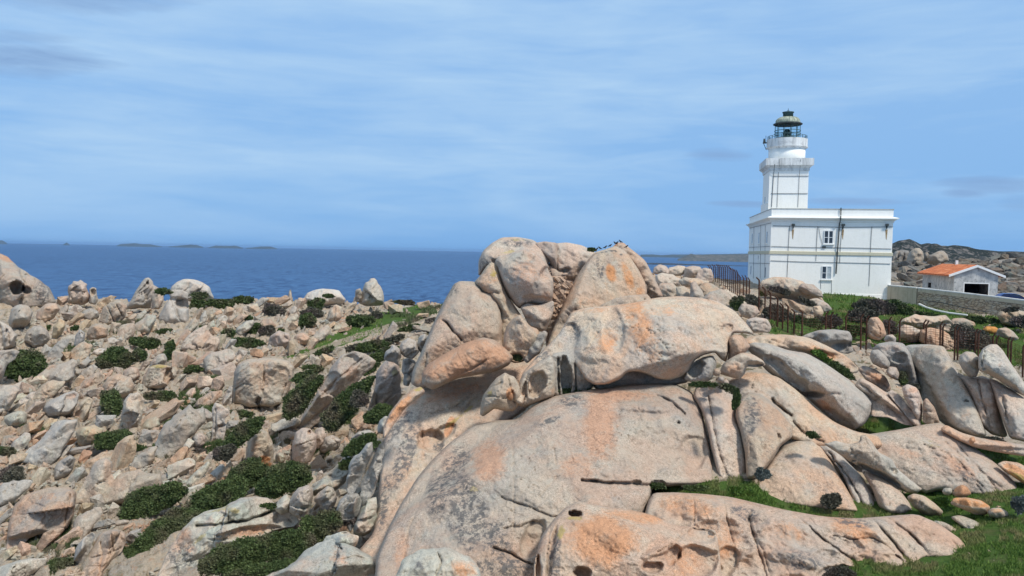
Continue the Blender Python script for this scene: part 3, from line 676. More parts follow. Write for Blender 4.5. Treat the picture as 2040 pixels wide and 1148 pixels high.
B([(745, 1170), (750, 1110), (770, 1060), (795, 1010), (832, 950), (862, 915), (896, 882), (940, 850), (985, 838), (1030, 836), (1062, 808), (1100, 790), (1160, 778), (1230, 769), (1300, 763), (1345, 765), (1375, 779), (1392, 800), (1402, 835), (1411, 880), (1419, 925), (1424, 962), (1395, 968), (1345, 970), (1300, 972), (1297, 990), (1288, 1015), (1283, 1050), (1290, 1170)], 31.2, 3.4,
  'huge rounded dome of pink and grey granite filling the centre foreground', h=2.2, ledge=.085, pmix=.75, rc=0.030, Rr=120, nz=0.075, ns=1.0, mat='granite', pw=2.3,
  cracks=[([(1160, 957), (1185, 959), (1215, 963), (1250, 963), (1300, 969)], 7, 1.0), ([(1000, 991), (1030, 1003), (1060, 1012), (1090, 1026), (1116, 1032)], 4.5, 0.4), ([(1005, 1053), (1040, 1048), (1078, 1032)], 4, 0.22), ([(984, 1092), (1020, 1104), (1042, 1118), (1062, 1126)], 5, 0.35),
          ([(1309, 788), (1322, 793), (1338, 800), (1350, 812), (1364, 825)], 5.5, 0.9), ([(1015, 852), (1022, 900), (1024, 990), (1024, 1060)], 3, 0.12), ([(1250, 798), (1290, 800), (1320, 800)], 6, 0.3), ([(1105, 895), (1108, 930)], 3, 0.12), ([(1000, 840), (1050, 832), (1100, 806)], 4, 0.2), ([(1075, 990), (1110, 950)], 3, 0.1), ([(870, 905), (845, 980), (815, 1050), (800, 1148)], 5, 0.2)],
  dents=[(1380, 905, 26, 32, 0, 0.5), (1290, 812, 60, 12, 5, -0.3), (1330, 960, 90, 10, 0, -0.3), (1200, 870, 60, 70, 0, -0.3), (1300, 900, 50, 40, 0, 0.3), (1000, 960, 60, 70, 0, -0.2), (1060, 1080, 26, 40, 20, 0.5), (1240, 1000, 100, 30, 0, -0.3), (1270, 962, 10, 5, 0, 0.5), (1310, 962, 16, 5, 0, 0.5), (1352, 842, 3, 3, 0, 0.4)],
  stains=[(1195, 850, 38, 90, 0, O_, 0.6), (1150, 930, 50, 30, 0, O_, 0.4), (975, 920, 36, 48, 10, O_, 0.65), (1230, 790, 80, 12, -3, O_, 0.6), (930, 1020, 40, 75, -10, K_, 0.55), (880, 980, 30, 60, 15, K_, 0.35), (985, 1080, 30, 50, -20, K_, 0.45), (905, 925, 22, 45, 35, K_, 0.4), (870, 895, 55, 5, -38, Y_, 0.9), (925, 855, 60, 5, -28, Y_, 0.85), (945, 975, 14, 8, 0, Y_, 0.5), (1140, 800, 30, 16, 0, K_, 0.35), (1095, 838, 30, 6, -25, K_, 0.35), (800, 1100, 18, 60, 5, O_, 0.4), (1380, 925, 22, 40, 0, O_, 0.15), (1000, 1130, 60, 20, 0, K_, 0.5)])
B([(690, 1170), (712, 1100), (744, 1062), (752, 1010), (757, 950), (764, 880), (772, 845), (790, 812), (812, 790), (840, 776), (880, 762), (930, 748), (985, 732), (1040, 714), (1075, 705), (1090, 760), (1050, 815), (1000, 850), (950, 880), (910, 950), (880, 1170)], 34.0, 2.2,
  'streaked flank slab left of the main dome, with an orange alcove and yellow lichen seam', name='granite_rock', h=2.5, rc=0.034, Rr=60, nz=0.10, mat='granite', pw=2.2,
  dents=[(860, 880, 24, 26, 15, 0.9), (885, 862, 26, 12, -40, 0.5), (900, 800, 80, 14, -18, -0.3)],
  cracks=[([(840, 850), (842, 880), (845, 915)], 4, 0.3), ([(990, 760), (940, 800), (905, 840), (885, 880)], 5, 0.35), ([(960, 770), (900, 815), (860, 825)], 4, 0.25), ([(800, 815), (775, 870), (765, 960), (760, 1040)], 4, 0.2), ([(1040, 730), (960, 755), (880, 790)], 3, 0.15)],
  stains=[(808, 905, 16, 70, 20, K_, 0.75), (795, 850, 40, 12, -50, K_, 0.5), (900, 780, 70, 22, -15, O_, 0.35), (815, 810, 50, 10, -45, O_, 0.5), (895, 850, 8, 24, 20, O_, 0.9), (805, 940, 14, 40, 10, O_, 0.3), (915, 830, 50, 4, -40, Y_, 0.85), (765, 1000, 10, 60, 8, K_, 0.5), (875, 890, 12, 10, 0, K_, 0.7)])
B([(762, 880), (764, 850), (776, 822), (800, 792), (822, 775), (838, 770), (848, 780), (830, 795), (806, 815), (785, 845)], 36.6, 0.8,
  'thin pink slab edge along the left of the flank slab', name='granite_rock', h=2.5, rc=0.034, mat='granite_pink', stains=[(800, 810, 50, 12, -50, O_, 0.5), (835, 775, 14, 4, -20, Y_, 0.7)])
B([(780, 1170), (800, 1118), (830, 1098), (862, 1092), (885, 1090), (905, 1096), (935, 1108), (955, 1135), (962, 1170)], 28.5, 0.8,
  'pale green lichen-covered boulder at the bottom edge under the left of the dome', h=2.5, rc=0.02, mat='granite_lichen', stains=[(925, 1135, 30, 22, 20, O_, 0.45), (840, 1125, 20, 12, -30, K_, 0.3)], jag=1.5, poly_=14, cracks=[([(870, 1100), (880, 1120), (868, 1148)], 3, .25)])
# whale boulder and its neighbours
B([(1026, 800), (1030, 778), (1034, 762), (1042, 742), (1062, 718), (1085, 694), (1112, 668), (1128, 640), (1138, 622), (1166, 613), (1210, 610), (1258, 604), (1308, 593), (1350, 590), (1392, 593), (1430, 600), (1463, 619), (1490, 648), (1504, 668), (1484, 664), (1460, 664), (1454, 680), (1452, 700), (1447, 722), (1436, 716), (1424, 702), (1400, 708), (1384, 718), (1372, 740), (1358, 750), (1332, 758), (1308, 755), (1290, 746), (1268, 740), (1250, 742), (1236, 756), (1212, 766), (1186, 768), (1168, 758), (1154, 738), (1140, 718), (1124, 706), (1112, 709), (1102, 720), (1088, 727), (1078, 738), (1064, 746), (1058, 762), (1060, 780), (1052, 778), (1046, 790), (1042, 805), (1034, 806)], 41.0, 3.0,
  'enormous whale-shaped boulder with scalloped hollows beneath, lying on the main dome', h=2.2, ledge=.075, pmix=.85, poly_=16, rc=0.022, Rr=60, nz=0.07, ns=1.1, pw=2.6, Tb=3.0, flat=.88, cut=1, edgepx=3.5,
  dents=[(1092, 715, 13, 18, 20, -0.3), (1225, 665, 26, 46, 5, 0.3), (1190, 700, 40, 30, 0, -0.4), (1330, 690, 60, 40, 10, -0.4), (1130, 670, 22, 36, 30, 0.35), (1045, 770, 7, 16, 10, 0.5), (1450, 655, 12, 8, 0, 0.3)],
  cracks=[([(1050, 735), (1038, 752), (1032, 775)], 4, 0.3), ([(1095, 700), (1070, 722), (1050, 745)], 4, 0.25), ([(1192, 662), (1175, 690), (1160, 700)], 4, 0.15)],
  stains=[(1270, 640, 28, 70, -15, O_, 0.5), (1210, 680, 26, 26, 0, O_, 0.4), (1410, 660, 20, 40, 0, O_, 0.2), (1180, 620, 40, 7, -8, O_, 0.3), (1320, 620, 40, 16, 0, O_, 0.3), (1300, 700, 22, 40, -10, O_, 0.35), (1085, 715, 30, 22, 40, K_, 0.25), (1145, 655, 14, 26, 5, K_, 0.3)])
B([(1040, 812), (1044, 780), (1052, 745), (1075, 722), (1105, 700), (1140, 700), (1175, 730), (1190, 760), (1172, 782), (1130, 790), (1100, 792), (1060, 806)], 43.3, 1.1,
  'shaded fluted rock at the back of the tallest hollow below the whale-shaped boulder', name='rock', h=2.2, cat='rock', mat='granite_grey', flat=.8, cracks=[([(1112, 715), (1114, 785)], 6, 1.2), ([(1146, 725), (1148, 785)], 4, .8), ([(1088, 740), (1092, 790)], 4, .7)], dents=[(1128, 750, 11, 34, 0, 1.2), (1066, 775, 12, 22, 10, .6)])
B([(1028, 808), (1029, 786), (1032, 766), (1042, 746), (1060, 730), (1080, 718), (1098, 708), (1106, 722), (1107, 750), (1105, 788), (1090, 796), (1066, 804), (1045, 812)], 41.9, .9,
  'rippled grey leg of rock at the left end of the whale-shaped boulder', name='rock', h=2.0, cat='rock', mat='granite_grey', flat=.8, nz=.1, col=(1.05, 1.02, .98), dents=[(1072, 766, 17, 26, 25, .9), (1044, 778, 6, 18, 10, .5)], cracks=[([(1052, 745), (1046, 770), (1050, 800)], 3, .3)])
B([(1180, 770), (1190, 745), (1225, 730), (1260, 722), (1300, 730), (1340, 738), (1375, 735), (1372, 762), (1330, 770), (1240, 778), (1200, 784)], 43.6, .9,
  'shaded brown rock in the low hollow under the belly of the whale-shaped boulder', name='rock', h=2.5, cat='rock', mat='granite_pink', flat=.8, nz=.2)
B([(1362, 757), (1370, 735), (1384, 720), (1402, 711), (1420, 708), (1428, 722), (1424, 745), (1415, 758), (1398, 764), (1378, 762)], 42.2, 0.7,
  'smooth grey boulder with a hollowed face tucked under the right end of the whale-shaped boulder', h=2.5, mat='granite_grey', dents=[(1384, 736, 18, 18, 0, 0.9)])
B([(956, 826), (958, 805), (962, 788), (975, 770), (990, 752), (1006, 742), (1024, 750), (1036, 768), (1042, 788), (1036, 806), (1022, 820), (1000, 818), (985, 814), (972, 824), (962, 830)], 41.6, 1.3,
  'boulder like a clawed foot on the seam left of the whale-shaped boulder', h=2, nz=0.12, blocks=3, jag=.8, mat='granite', dents=[(985, 826, 22, 10, 0, 0.8)],
  cracks=[([(1010, 745), (1020, 780), (1028, 810)], 4, 0.3), ([(975, 775), (1000, 762)], 4, 0.25)], stains=[(1016, 785, 8, 14, 0, O_, 0.8), (975, 785, 8, 8, 0, Y_, 0.5)])
B([(841, 766), (840, 743), (852, 726), (886, 705), (924, 684), (962, 672), (986, 677), (1002, 690), (1014, 700), (1023, 712), (1014, 728), (990, 740), (952, 747), (912, 754), (886, 766), (862, 778)], 44.0, 2.2,
  'bright orange boulder low on the left of the outcrop', h=2.2, poly_=8, pmix=.25, rc=0.01, Rr=38, nz=0.08, mat='granite', cracks=[([(902, 752), (925, 741), (945, 733), (960, 724), (974, 715)], 3, 0.35)],
  stains=[(905, 716, 72, 34, -18, O_, 1.3), (985, 712, 40, 26, -20, O_, 0.6)])
B([(818, 764), (822, 738), (838, 704), (853, 668), (870, 630), (888, 594), (904, 566), (916, 560), (944, 561), (957, 568), (963, 580), (985, 580), (997, 604), (1002, 645), (1000, 672), (1002, 700), (960, 700), (900, 722), (866, 748), (848, 775), (830, 772)], 46.5, 2.2,
  'tall leaning granite slab with a dark zigzag crack on the left of the outcrop', name='granite_rock', h=2.5, rc=0.018, Rr=60, nz=0.07, mat='granite',
  cracks=[([(881, 638), (890, 643), (897, 652), (903, 661), (911, 667), (919, 677)], 5, 0.8), ([(960, 575), (958, 590), (968, 596)], 3, 0.4), ([(845, 765), (848, 730), (850, 705)], 4, 0.3)],
  stains=[(855, 720, 30, 60, 25, O_, 0.25), (900, 575, 16, 14, 0, K_, 0.25)])
B([(944, 563), (956, 550), (968, 532), (978, 522), (992, 528), (1000, 556), (1014, 592), (1034, 622), (1046, 640), (1044, 662), (1015, 700), (1000, 700), (996, 660), (992, 620), (976, 590), (960, 585)], 48.5, 1.5,
  'narrow upright slab with a yellow lichen spot, between the cracked slab and the face-like boulder', name='granite_rock', h=2.5, rc=0.01, nz=0.12, stains=[(983, 545, 9, 10, 0, Y_, 0.8), (975, 560, 20, 8, -10, O_, 0.3)], cracks=[([(965, 590), (985, 582), (996, 585)], 4, 0.5)])
B([(1000, 705), (1003, 668), (1010, 648), (1024, 632), (1036, 626), (1046, 638), (1056, 650), (1072, 656), (1078, 672), (1068, 695), (1056, 712), (1040, 722), (1024, 724), (1010, 716)], 45.6, 1.3,
  'rounded block low between the orange boulder and the face-like boulder', poly_=9, h=2.5, dents=[(1030, 713, 14, 8, 0, 0.6)])
B([(1040, 715), (1052, 690), (1068, 668), (1085, 658), (1092, 664), (1084, 684), (1076, 704), (1064, 712), (1050, 725)], 44.9, 0.7, 'small grey wedge of rock at the foot of the face-like boulder', poly_=9, name='rock', cat='rock', h=2.5, mat='granite_grey')
B([(953, 552), (953, 520), (962, 500), (980, 484), (1000, 473), (1030, 472), (1062, 478), (1082, 492), (1095, 515), (1090, 550), (1050, 575), (1000, 560), (975, 535)], 53.4, 1.8,
  'domed boulder capping the left summit of the outcrop', h=2.5, rc=0.01, nz=0.10, mat='granite', stains=[(1015, 502, 18, 4, -8, Y_, 0.9), (1030, 484, 30, 8, 0, K_, 0.5), (965, 530, 10, 18, 0, K_, 0.5), (1030, 477, 40, 4, 3, Y_, 0.35)], dents=[(990, 522, 12, 6, 20, 0.3)])
B([(986, 520), (994, 510), (1010, 508), (1028, 500), (1046, 496), (1064, 500), (1078, 514), (1092, 528), (1100, 545), (1103, 566), (1102, 590), (1098, 606), (1080, 610), (1060, 606), (1046, 606), (1036, 616), (1026, 608), (1012, 590), (1002, 572), (995, 550), (990, 534)], 49.8, 1.9,
  'upright face-like boulder with two round hollows, below the left summit', h=2.5, nz=0.09, mat='granite',
  dents=[(1055, 507, 14, 11, 5, 0.8), (1089, 544, 12, 15, 10, 0.9), (1070, 598, 36, 10, 8, 0.4), (1050, 560, 26, 30, 0, -0.3), (992, 530, 6, 8, 0, 0.4)],
  stains=[(1045, 545, 34, 32, 0, O_, 0.4), (1090, 590, 14, 14, 0, O_, 0.4)])
B([(1036, 612), (1050, 604), (1070, 608), (1088, 604), (1104, 598), (1103, 620), (1096, 640), (1086, 662), (1070, 660), (1054, 650), (1046, 634)], 48.7, 1.2,
  'chin-shaped block under the face-like boulder', poly_=9, h=2.5, nz=0.15, dents=[(1052, 640, 12, 8, 20, 0.6)])
B([(1066, 484), (1085, 481), (1110, 484), (1118, 500), (1112, 530), (1120, 556), (1104, 545), (1096, 525), (1082, 508), (1070, 495)], 53.6, 1.0,
  'reddish block wedged between the left summit and the flat-topped rear boulder', poly_=9, h=2.5, mat='granite_pink', cracks=[([(1078, 502), (1088, 515)], 5, 0.6)])
B([(1104, 485), (1130, 483), (1160, 489), (1182, 500), (1195, 512), (1175, 540), (1150, 562), (1130, 560), (1116, 552), (1106, 530), (1102, 505)], 54.6, 1.4,
  'flat-topped rear boulder between the two summits', poly_=9, h=2.5, mat='granite', nz=0.1, dents=[(1125, 539, 12, 5, -8, 0.6), (1150, 550, 22, 6, -8, -0.2)], stains=[(1112, 525, 9, 22, 0, O_, 0.4)])
B([(1212, 505), (1222, 490), (1232, 483), (1243, 484), (1254, 494), (1270, 506), (1286, 520), (1299, 545), (1312, 570), (1322, 592), (1300, 598), (1284, 580), (1270, 540), (1250, 515)], 52.6, 1.3,
  'curved slab leaning behind the right summit slab', name='granite_rock', h=2.5, rc=0.008, mat='granite_pink', cracks=[([(1290, 565), (1292, 590)], 3, 0.4)], stains=[(1225, 488, 6, 4, 0, O_, 0.5)])
B([(1084, 705), (1098, 664), (1112, 628), (1130, 588), (1150, 548), (1168, 522), (1184, 503), (1205, 497), (1226, 490), (1244, 499), (1258, 516), (1274, 540), (1285, 562), (1289, 580), (1287, 594), (1262, 602), (1235, 614), (1196, 626), (1160, 636), (1136, 660), (1115, 690), (1100, 710)], 48.6, 2.4,
  'great smooth leaning slab with two orange patches forming the right summit', name='granite_rock', h=2.3, ledge=.06, pmix=.8, rc=0.016, Rr=70, nz=0.06, mat='granite',
  stains=[(1217, 544, 10, 18, -12, O_, 0.95), (1252, 552, 11, 30, -20, O_, 0.6), (1275, 580, 10, 12, 0, O_, 0.5), (1195, 535, 9, 26, -8, K_, 0.4)])
B([(1175, 628), (1196, 608), (1226, 594), (1256, 588), (1290, 586), (1300, 600), (1290, 612), (1240, 618), (1200, 630)], 47.0, 0.8, 'low curved slab just above the back of the whale-shaped boulder', name='granite_rock', h=3)
B([(1448, 722), (1452, 700), (1450, 676), (1462, 666), (1478, 668), (1488, 680), (1495, 690), (1486, 702), (1465, 714)], 42.6, 0.8, 'small wedge-shaped boulder at the right tip of the whale-shaped boulder', h=2.5, mat='granite_pink')
B([(1432, 745), (1440, 725), (1458, 712), (1478, 702), (1500, 706), (1520, 718), (1526, 728), (1508, 732), (1488, 730), (1484, 745), (1474, 756), (1456, 752), (1444, 748)], 41.6, 0.9, 'beak-shaped hollow rock right of the whale-shaped boulder', name='rock', cat='rock', h=2.5, dents=[(1505, 728, 18, 6, 5, 0.7)], stains=[(1460, 735, 18, 14, 0, O_, 0.35)])
for q in [((1428, 742), 9, 'uppermost rounded stone packed in the gap left of the beak-shaped rock'), ((1436, 756), 8, 'middle rounded stone directly below the beak-shaped rock'), ((1446, 762), 7, 'smallest rounded stone at the lower right under the beak-shaped rock'), ((1418, 770), 8, 'lowest rounded stone in the gap, nearest the whale-shaped boulder')]:
    (x_, y_), r_, l4_ = q
    B([(x_ - r_, y_ + 2), (x_ - r_ * .6, y_ - r_ * .8), (x_ + r_ * .4, y_ - r_ * .9), (x_ + r_, y_), (x_ + r_ * .6, y_ + r_ * .8), (x_ - r_ * .5, y_ + r_ * .8)], 40.9, 0.3,
      l4_, name='stone', cat='stone', group='stones in the gap below the beak-shaped rock', h=2.5)
B([(1088, 520), (1110, 535), (1150, 545), (1140, 600), (1110, 660), (1090, 700), (1080, 640)], 54.0, 1.0, 'shaded wall of broken rock deep in the cleft between the two summits', name='rock', cat='rock', blocks=6, mat='granite_pink')
# columns and slopes right of the dome
B([(1380, 790), (1386, 772), (1400, 765), (1425, 763), (1450, 766), (1466, 776), (1467, 800), (1464, 832), (1478, 862), (1486, 905), (1487, 965), (1470, 974), (1448, 972), (1428, 945), (1418, 900), (1408, 850), (1398, 820)], 37.6, 1.5,
  'first tall grey rounded column right of the main dome, with a long vertical joint', h=2.5, rc=0.022, nz=0.06, mat='granite', pw=2.4, cracks=[([(1412, 790), (1420, 840), (1428, 885), (1442, 930), (1458, 970)], 4, 0.45), ([(1400, 830), (1420, 900), (1430, 950)], 3, 0.2)])
B([(1466, 835), (1466, 812), (1476, 790), (1492, 781), (1516, 786), (1540, 802), (1562, 826), (1580, 850), (1578, 872), (1556, 888), (1540, 915), (1522, 938), (1502, 954), (1487, 955), (1484, 905), (1475, 865)], 37.4, 1.4,
  'second bulging column right of the main dome, with a blue-grey streak', h=2.5, rc=0.022, nz=0.06, mat='granite', pw=2.2, cracks=[([(1494, 890), (1492, 925), (1486, 950)], 3, 0.3), ([(1472, 835), (1482, 900)], 3, 0.2)], stains=[(1498, 830, 16, 40, 5, K_, 0.45)], dents=[(1551, 872, 4, 8, 10, 0.3)])
B([(1428, 790), (1440, 768), (1462, 752), (1492, 742), (1520, 742), (1552, 752), (1588, 778), (1624, 814), (1664, 842), (1705, 860), (1750, 868), (1760, 890), (1700, 905), (1640, 895), (1600, 885), (1570, 872), (1545, 845), (1500, 815), (1460, 800)], 39.8, 1.6,
  'long pale slab slanting down to the right between the columns and the grey humped slab', name='granite_rock', h=2.5, rc=0.024, nz=0.08, mat='granite', cracks=[([(1539, 796), (1550, 808), (1562, 818), (1576, 828)], 6, 0.8), ([(1580, 840), (1600, 862), (1640, 880)], 4, 0.3)], dents=[(1497, 768, 4, 2, 0, 0.2)])
B([(1500, 985), (1506, 962), (1520, 940), (1540, 910), (1560, 888), (1590, 877), (1618, 876), (1638, 892), (1656, 920), (1676, 955), (1696, 990), (1712, 1020), (1690, 1022), (1640, 1018), (1590, 1012), (1545, 1002), (1520, 998)], 36.3, 1.2,
  'pale fan-shaped rock face with two dark cushion plants at its foot', h=2.5, rc=0.028, nz=0.07, mat='granite', pw=2.4, cracks=[([(1634, 910), (1640, 950), (1660, 1000)], 3, 0.12)], dents=[(1590, 910, 30, 20, 0, -0.2)])
B([(1620, 884), (1640, 880), (1662, 892), (1690, 922), (1718, 950), (1738, 985), (1750, 1022), (1735, 1030), (1718, 1024), (1700, 995), (1680, 950), (1655, 915)], 36.4, 0.9,
  'narrow grey rib of rock just right of the fan-shaped face', name='granite_rock', h=2.5, rc=0.026, nz=0.1, mat='granite_grey', cracks=[([(1650, 900), (1685, 945), (1712, 990), (1725, 1020)], 4, 0.4)])
B([(1714, 935), (1735, 938), (1765, 955), (1795, 980), (1812, 1002), (1820, 1018), (1800, 1026), (1770, 1024), (1750, 1010), (1738, 975)], 36.2, 0.9,
  'rounded pale lobe at the right end of the row of ribs', h=2.5, rc=0.024, nz=0.08, cracks=[([(1722, 940), (1742, 985), (1752, 1010)], 4, 0.3)], stains=[(1790, 1000, 24, 10, 20, O_, 0.2)])
B([(1640, 884), (1665, 878), (1695, 885), (1712, 880), (1714, 868), (1724, 866), (1738, 882), (1752, 902), (1778, 916), (1786, 932), (1802, 946), (1822, 962), (1838, 974), (1826, 984), (1806, 982), (1784, 968), (1755, 950), (1722, 936), (1690, 918), (1664, 900)], 37.6, .65,
  'jagged grey overhanging ledge above the row of ribs, with a round hole near its tip', name='granite_rock', h=2.5, nz=0.12, mat='granite_grey', jag=0.6, dents=[(1782, 938, 6, 5, 30, 0.6), (1750, 945, 60, 8, 28, 0.7)])
B([(1690, 900), (1700, 868), (1740, 864), (1790, 856), (1840, 846), (1872, 842), (1900, 858), (1940, 890), (1980, 920), (2010, 948), (2036, 976), (2022, 990), (1975, 992), (1920, 985), (1870, 978), (1840, 984), (1800, 960), (1750, 925)], 37.9, 1.6,
  'broad pale slope of cracked granite at the right, above the turf with orange-topped stones', name='granite_rock', h=2.5, rc=0.032, Rr=60, nz=0.09, mat='granite', pw=2.3,
  cracks=[([(1880, 850), (1920, 900), (1960, 945), (1995, 985)], 3.5, 0.25), ([(1840, 885), (1890, 905), (1930, 945), (1960, 985)], 3.5, 0.2), ([(1900, 910), (1940, 950), (1975, 990)], 3, 0.2), ([(1860, 860), (1910, 905), (1950, 935), (2010, 985)], 3, 0.2), ([(1770, 890), (1830, 895), (1890, 915)], 3, 0.12)],
  stains=[(1915, 930, 50, 18, 35, O_, 0.5), (1860, 885, 40, 9, 10, Y_, 0.4), (1810, 905, 30, 12, 20, O_, 0.35), (1930, 950, 40, 12, 45, K_, 0.3)])
B([(1806, 990), (1820, 983), (1842, 988), (1864, 1004), (1880, 1020), (1872, 1030), (1846, 1026), (1820, 1012)], 35.3, 0.6, 'almond-shaped stone lying on the turf at the end of the jagged ledge', name='stone', cat='stone', h=2.5, mat='granite')
B([(1858, 1036), (1880, 1040), (1910, 1054), (1942, 1070), (1968, 1090), (1950, 1096), (1920, 1088), (1890, 1068)], 32.6, 0.45, 'thin grey slab flush in the turf beside the pink foreground slab', name='granite_rock', h=2.5, rc=0.02, mat='granite_lichen')
B([(1892, 1030), (1912, 1026), (1940, 1036), (1975, 1056), (2010, 1070), (2050, 1078), (2060, 1092), (2010, 1092), (1965, 1078), (1925, 1056)], 32.4, 0.5, 'long pale green-grey slab sunk in the turf near the right edge', name='granite_rock', h=2.5, rc=0.02, mat='granite_lichen')
B([(1892, 1004), (1900, 992), (1925, 991), (1955, 997), (1974, 1010), (1966, 1026), (1944, 1026), (1915, 1014)], 34.0, 0.6, 'long grey stone with a bright orange top in the turf', poly_=9, name='stone', cat='stone', h=2.5, fac=3, facR=.6, stains=[(1935, 1000, 44, 9, 8, O_, 1.0)])
B([(1896, 984), (1903, 972), (1916, 965), (1927, 970), (1936, 984), (1922, 992), (1905, 991)], 35.2, 0.5, 'small angular orange stone behind the long orange-topped stone', poly_=9, name='stone', cat='stone', h=2.5, fac=4, stains=[(1918, 978, 20, 12, 0, O_, 0.9)])
B([(1876, 978), (1882, 972), (1896, 972), (1898, 982), (1890, 988), (1880, 985)], 35.3, 0.35, 'small whitish stone left of the angular orange stone', name='stone', cat='stone', h=2.5, mat='granite_lichen')
B([(1966, 1020), (1976, 1012), (1994, 1012), (2008, 1020), (2010, 1030), (1990, 1034), (1972, 1030)], 33.6, 0.45, 'rounded lichen-spotted stone right of the long orange-topped stone', name='stone', cat='stone', h=2.5, mat='granite_lichen', stains=[(1985, 1018, 14, 5, 0, O_, 0.6)])
B([(1970, 1080), (1975, 1075), (1986, 1076), (1987, 1086), (1978, 1090), (1971, 1087)], 31.6, 0.3, 'small cream stone lying below the long green-grey slab', name='stone', cat='stone', h=2.5)
B([(1930, 882), (1932, 872), (1940, 870), (1944, 878), (1940, 886), (1934, 886)], 39.6, 0.35, 'small round brown stone in the crevice at the right', name='stone', cat='stone', h=2, stains=[(1937, 878, 12, 12, 0, O_, 1.0)])
# slabs and boulders up the slope on the right
B([(1484, 690), (1500, 682), (1530, 684), (1570, 698), (1608, 704), (1650, 728), (1690, 756), (1728, 784), (1740, 800), (1736, 825), (1722, 846), (1700, 858), (1672, 848), (1640, 822), (1606, 792), (1570, 768), (1530, 742), (1508, 718)], 43.8, 2.6,
  'large grey-white humped slab slanting down to a rounded toe, right of centre', name='granite_rock', h=2.5, rc=0.014, Rr=42, nz=0.09, mat='granite_grey', pw=1.9, col=(1.12, 1.1, 1.08),
  dents=[(1622, 786, 22, 6, -6, 0.7), (1668, 830, 40, 7, 38, 0.3), (1570, 745, 60, 12, 40, 0.5)], cracks=[([(1650, 785), (1672, 785)], 3, 0.4)], stains=[(1640, 806, 24, 10, 40, O_, 0.5), (1600, 782, 20, 8, 30, K_, 0.3)])
B([(1475, 690), (1480, 676), (1510, 668), (1560, 666), (1610, 672), (1650, 690), (1690, 712), (1712, 735), (1706, 745), (1670, 735), (1620, 718), (1560, 705), (1510, 698)], 47.0, 1.0,
  'flat tan slab behind the grey-white humped slab', poly_=9, name='granite_rock', h=2.5, rc=0.03, nz=0.2, mat='granite', fac=4, facR=.4, cracks=[([(1530, 675), (1600, 700), (1670, 730)], 4, 0.3), ([(1600, 680), (1660, 712)], 4, 0.3)], stains=[(1640, 705, 40, 12, 20, O_, 0.5)])
B([(1590, 676), (1606, 666), (1630, 658), (1660, 656), (1692, 660), (1698, 672), (1696, 690), (1702, 700), (1688, 706), (1664, 700), (1640, 690), (1610, 684)], 55.0, 1.4,
  'grey boulder shaped like a tortoise head below the fence', poly_=9, h=2.5, nz=0.2, mat='granite_grey', fac=3, facR=.4, dents=[(1680, 688, 16, 8, 0, 0.4)])
B([(1708, 735), (1720, 728), (1745, 736), (1766, 752), (1776, 775), (1768, 782), (1748, 774), (1725, 758)], 46.0, 0.8, 'pink cracked block right of the grey-white humped slab', poly_=9, name='rock', cat='rock', h=2.5, mat='granite_pink', fac=4, stains=[(1745, 752, 30, 12, 30, O_, 0.5)], cracks=[([(1715, 740), (1745, 755), (1765, 772)], 3, 0.3)])
B([(1700, 770), (1715, 752), (1740, 765), (1770, 785), (1795, 815), (1822, 850), (1800, 846), (1770, 832), (1735, 830), (1738, 800)], 43.0, 1.0,
  'triangular pink slab split by long joints, above the small patch of turf', poly_=9, name='granite_rock', h=2.5, rc=0.02, mat='granite_pink', nz=0.1, cracks=[([(1715, 765), (1760, 800), (1800, 840)], 3, 0.3), ([(1735, 800), (1760, 790), (1768, 780)], 3, 0.25)])
B([(1768, 784), (1776, 776), (1796, 790), (1812, 812), (1830, 835), (1838, 850), (1822, 850), (1800, 822)], 42.8, 0.8, 'narrow pink shard beside the triangular slab', poly_=9, name='rock', cat='rock', h=2.5, rc=0.015, mat='granite_pink', fac=3, facR=.5)
B([(1796, 772), (1808, 765), (1826, 772), (1835, 790), (1838, 815), (1836, 838), (1828, 845), (1814, 815), (1802, 795)], 43.4, 0.9, 'blocky pink and grey rock pillar left of the big leaning slab', poly_=9, name='rock', cat='rock', h=2.5, mat='granite_pink', fac=4, cracks=[([(1804, 790), (1838, 795)], 3, 0.3), ([(1812, 815), (1838, 818)], 3, 0.3)], stains=[(1820, 778, 12, 6, 0, O_, 0.6)])
B([(1838, 800), (1846, 792), (1862, 812), (1872, 840), (1868, 850), (1850, 848), (1838, 842)], 42.9, 0.7, 'small jointed rock at the foot of the big leaning slab', poly_=9, name='rock', cat='rock', h=2.5, mat='granite_pink', fac=3, cracks=[([(1838, 818), (1864, 822)], 3, 0.3)])
B([(1798, 692), (1812, 687), (1850, 686), (1880, 690), (1890, 706), (1904, 735), (1922, 762), (1938, 790), (1950, 820), (1960, 850), (1966, 868), (1945, 872), (1915, 862), (1884, 848), (1856, 826), (1838, 800), (1826, 765), (1812, 728)], 44.6, 2.6,
  'big smooth grey slab leaning left with a deeply shaded left face', name='granite_rock', h=2.5, rc=0.016, rx=-0.028, Rr=34, nz=0.08, mat='granite_grey', pw=1.8, col=(1.1, 1.08, 1.05), dents=[(1855, 800, 70, 12, 62, 0.6), (1924, 800, 4, 2.5, 0, 0.4)])
B([(1734, 700), (1748, 685), (1775, 680), (1800, 684), (1814, 704), (1822, 735), (1832, 765), (1828, 785), (1812, 786), (1796, 765), (1775, 742), (1752, 720)], 47.5, 1.6,
  'grey hollowed boulder left of the big leaning slab', poly_=9, h=2.5, mat='granite_grey', nz=0.2, fac=3, facR=.4, dents=[(1790, 715, 14, 10, 0, 0.5), (1800, 752, 12, 12, 0, 0.4)])
B([(1732, 712), (1736, 698), (1750, 696), (1764, 708), (1774, 724), (1770, 736), (1752, 732), (1738, 724)], 46.0, 0.7, 'round grey stone left of the grey hollowed boulder', name='stone', cat='stone', h=2.5, mat='granite_grey')
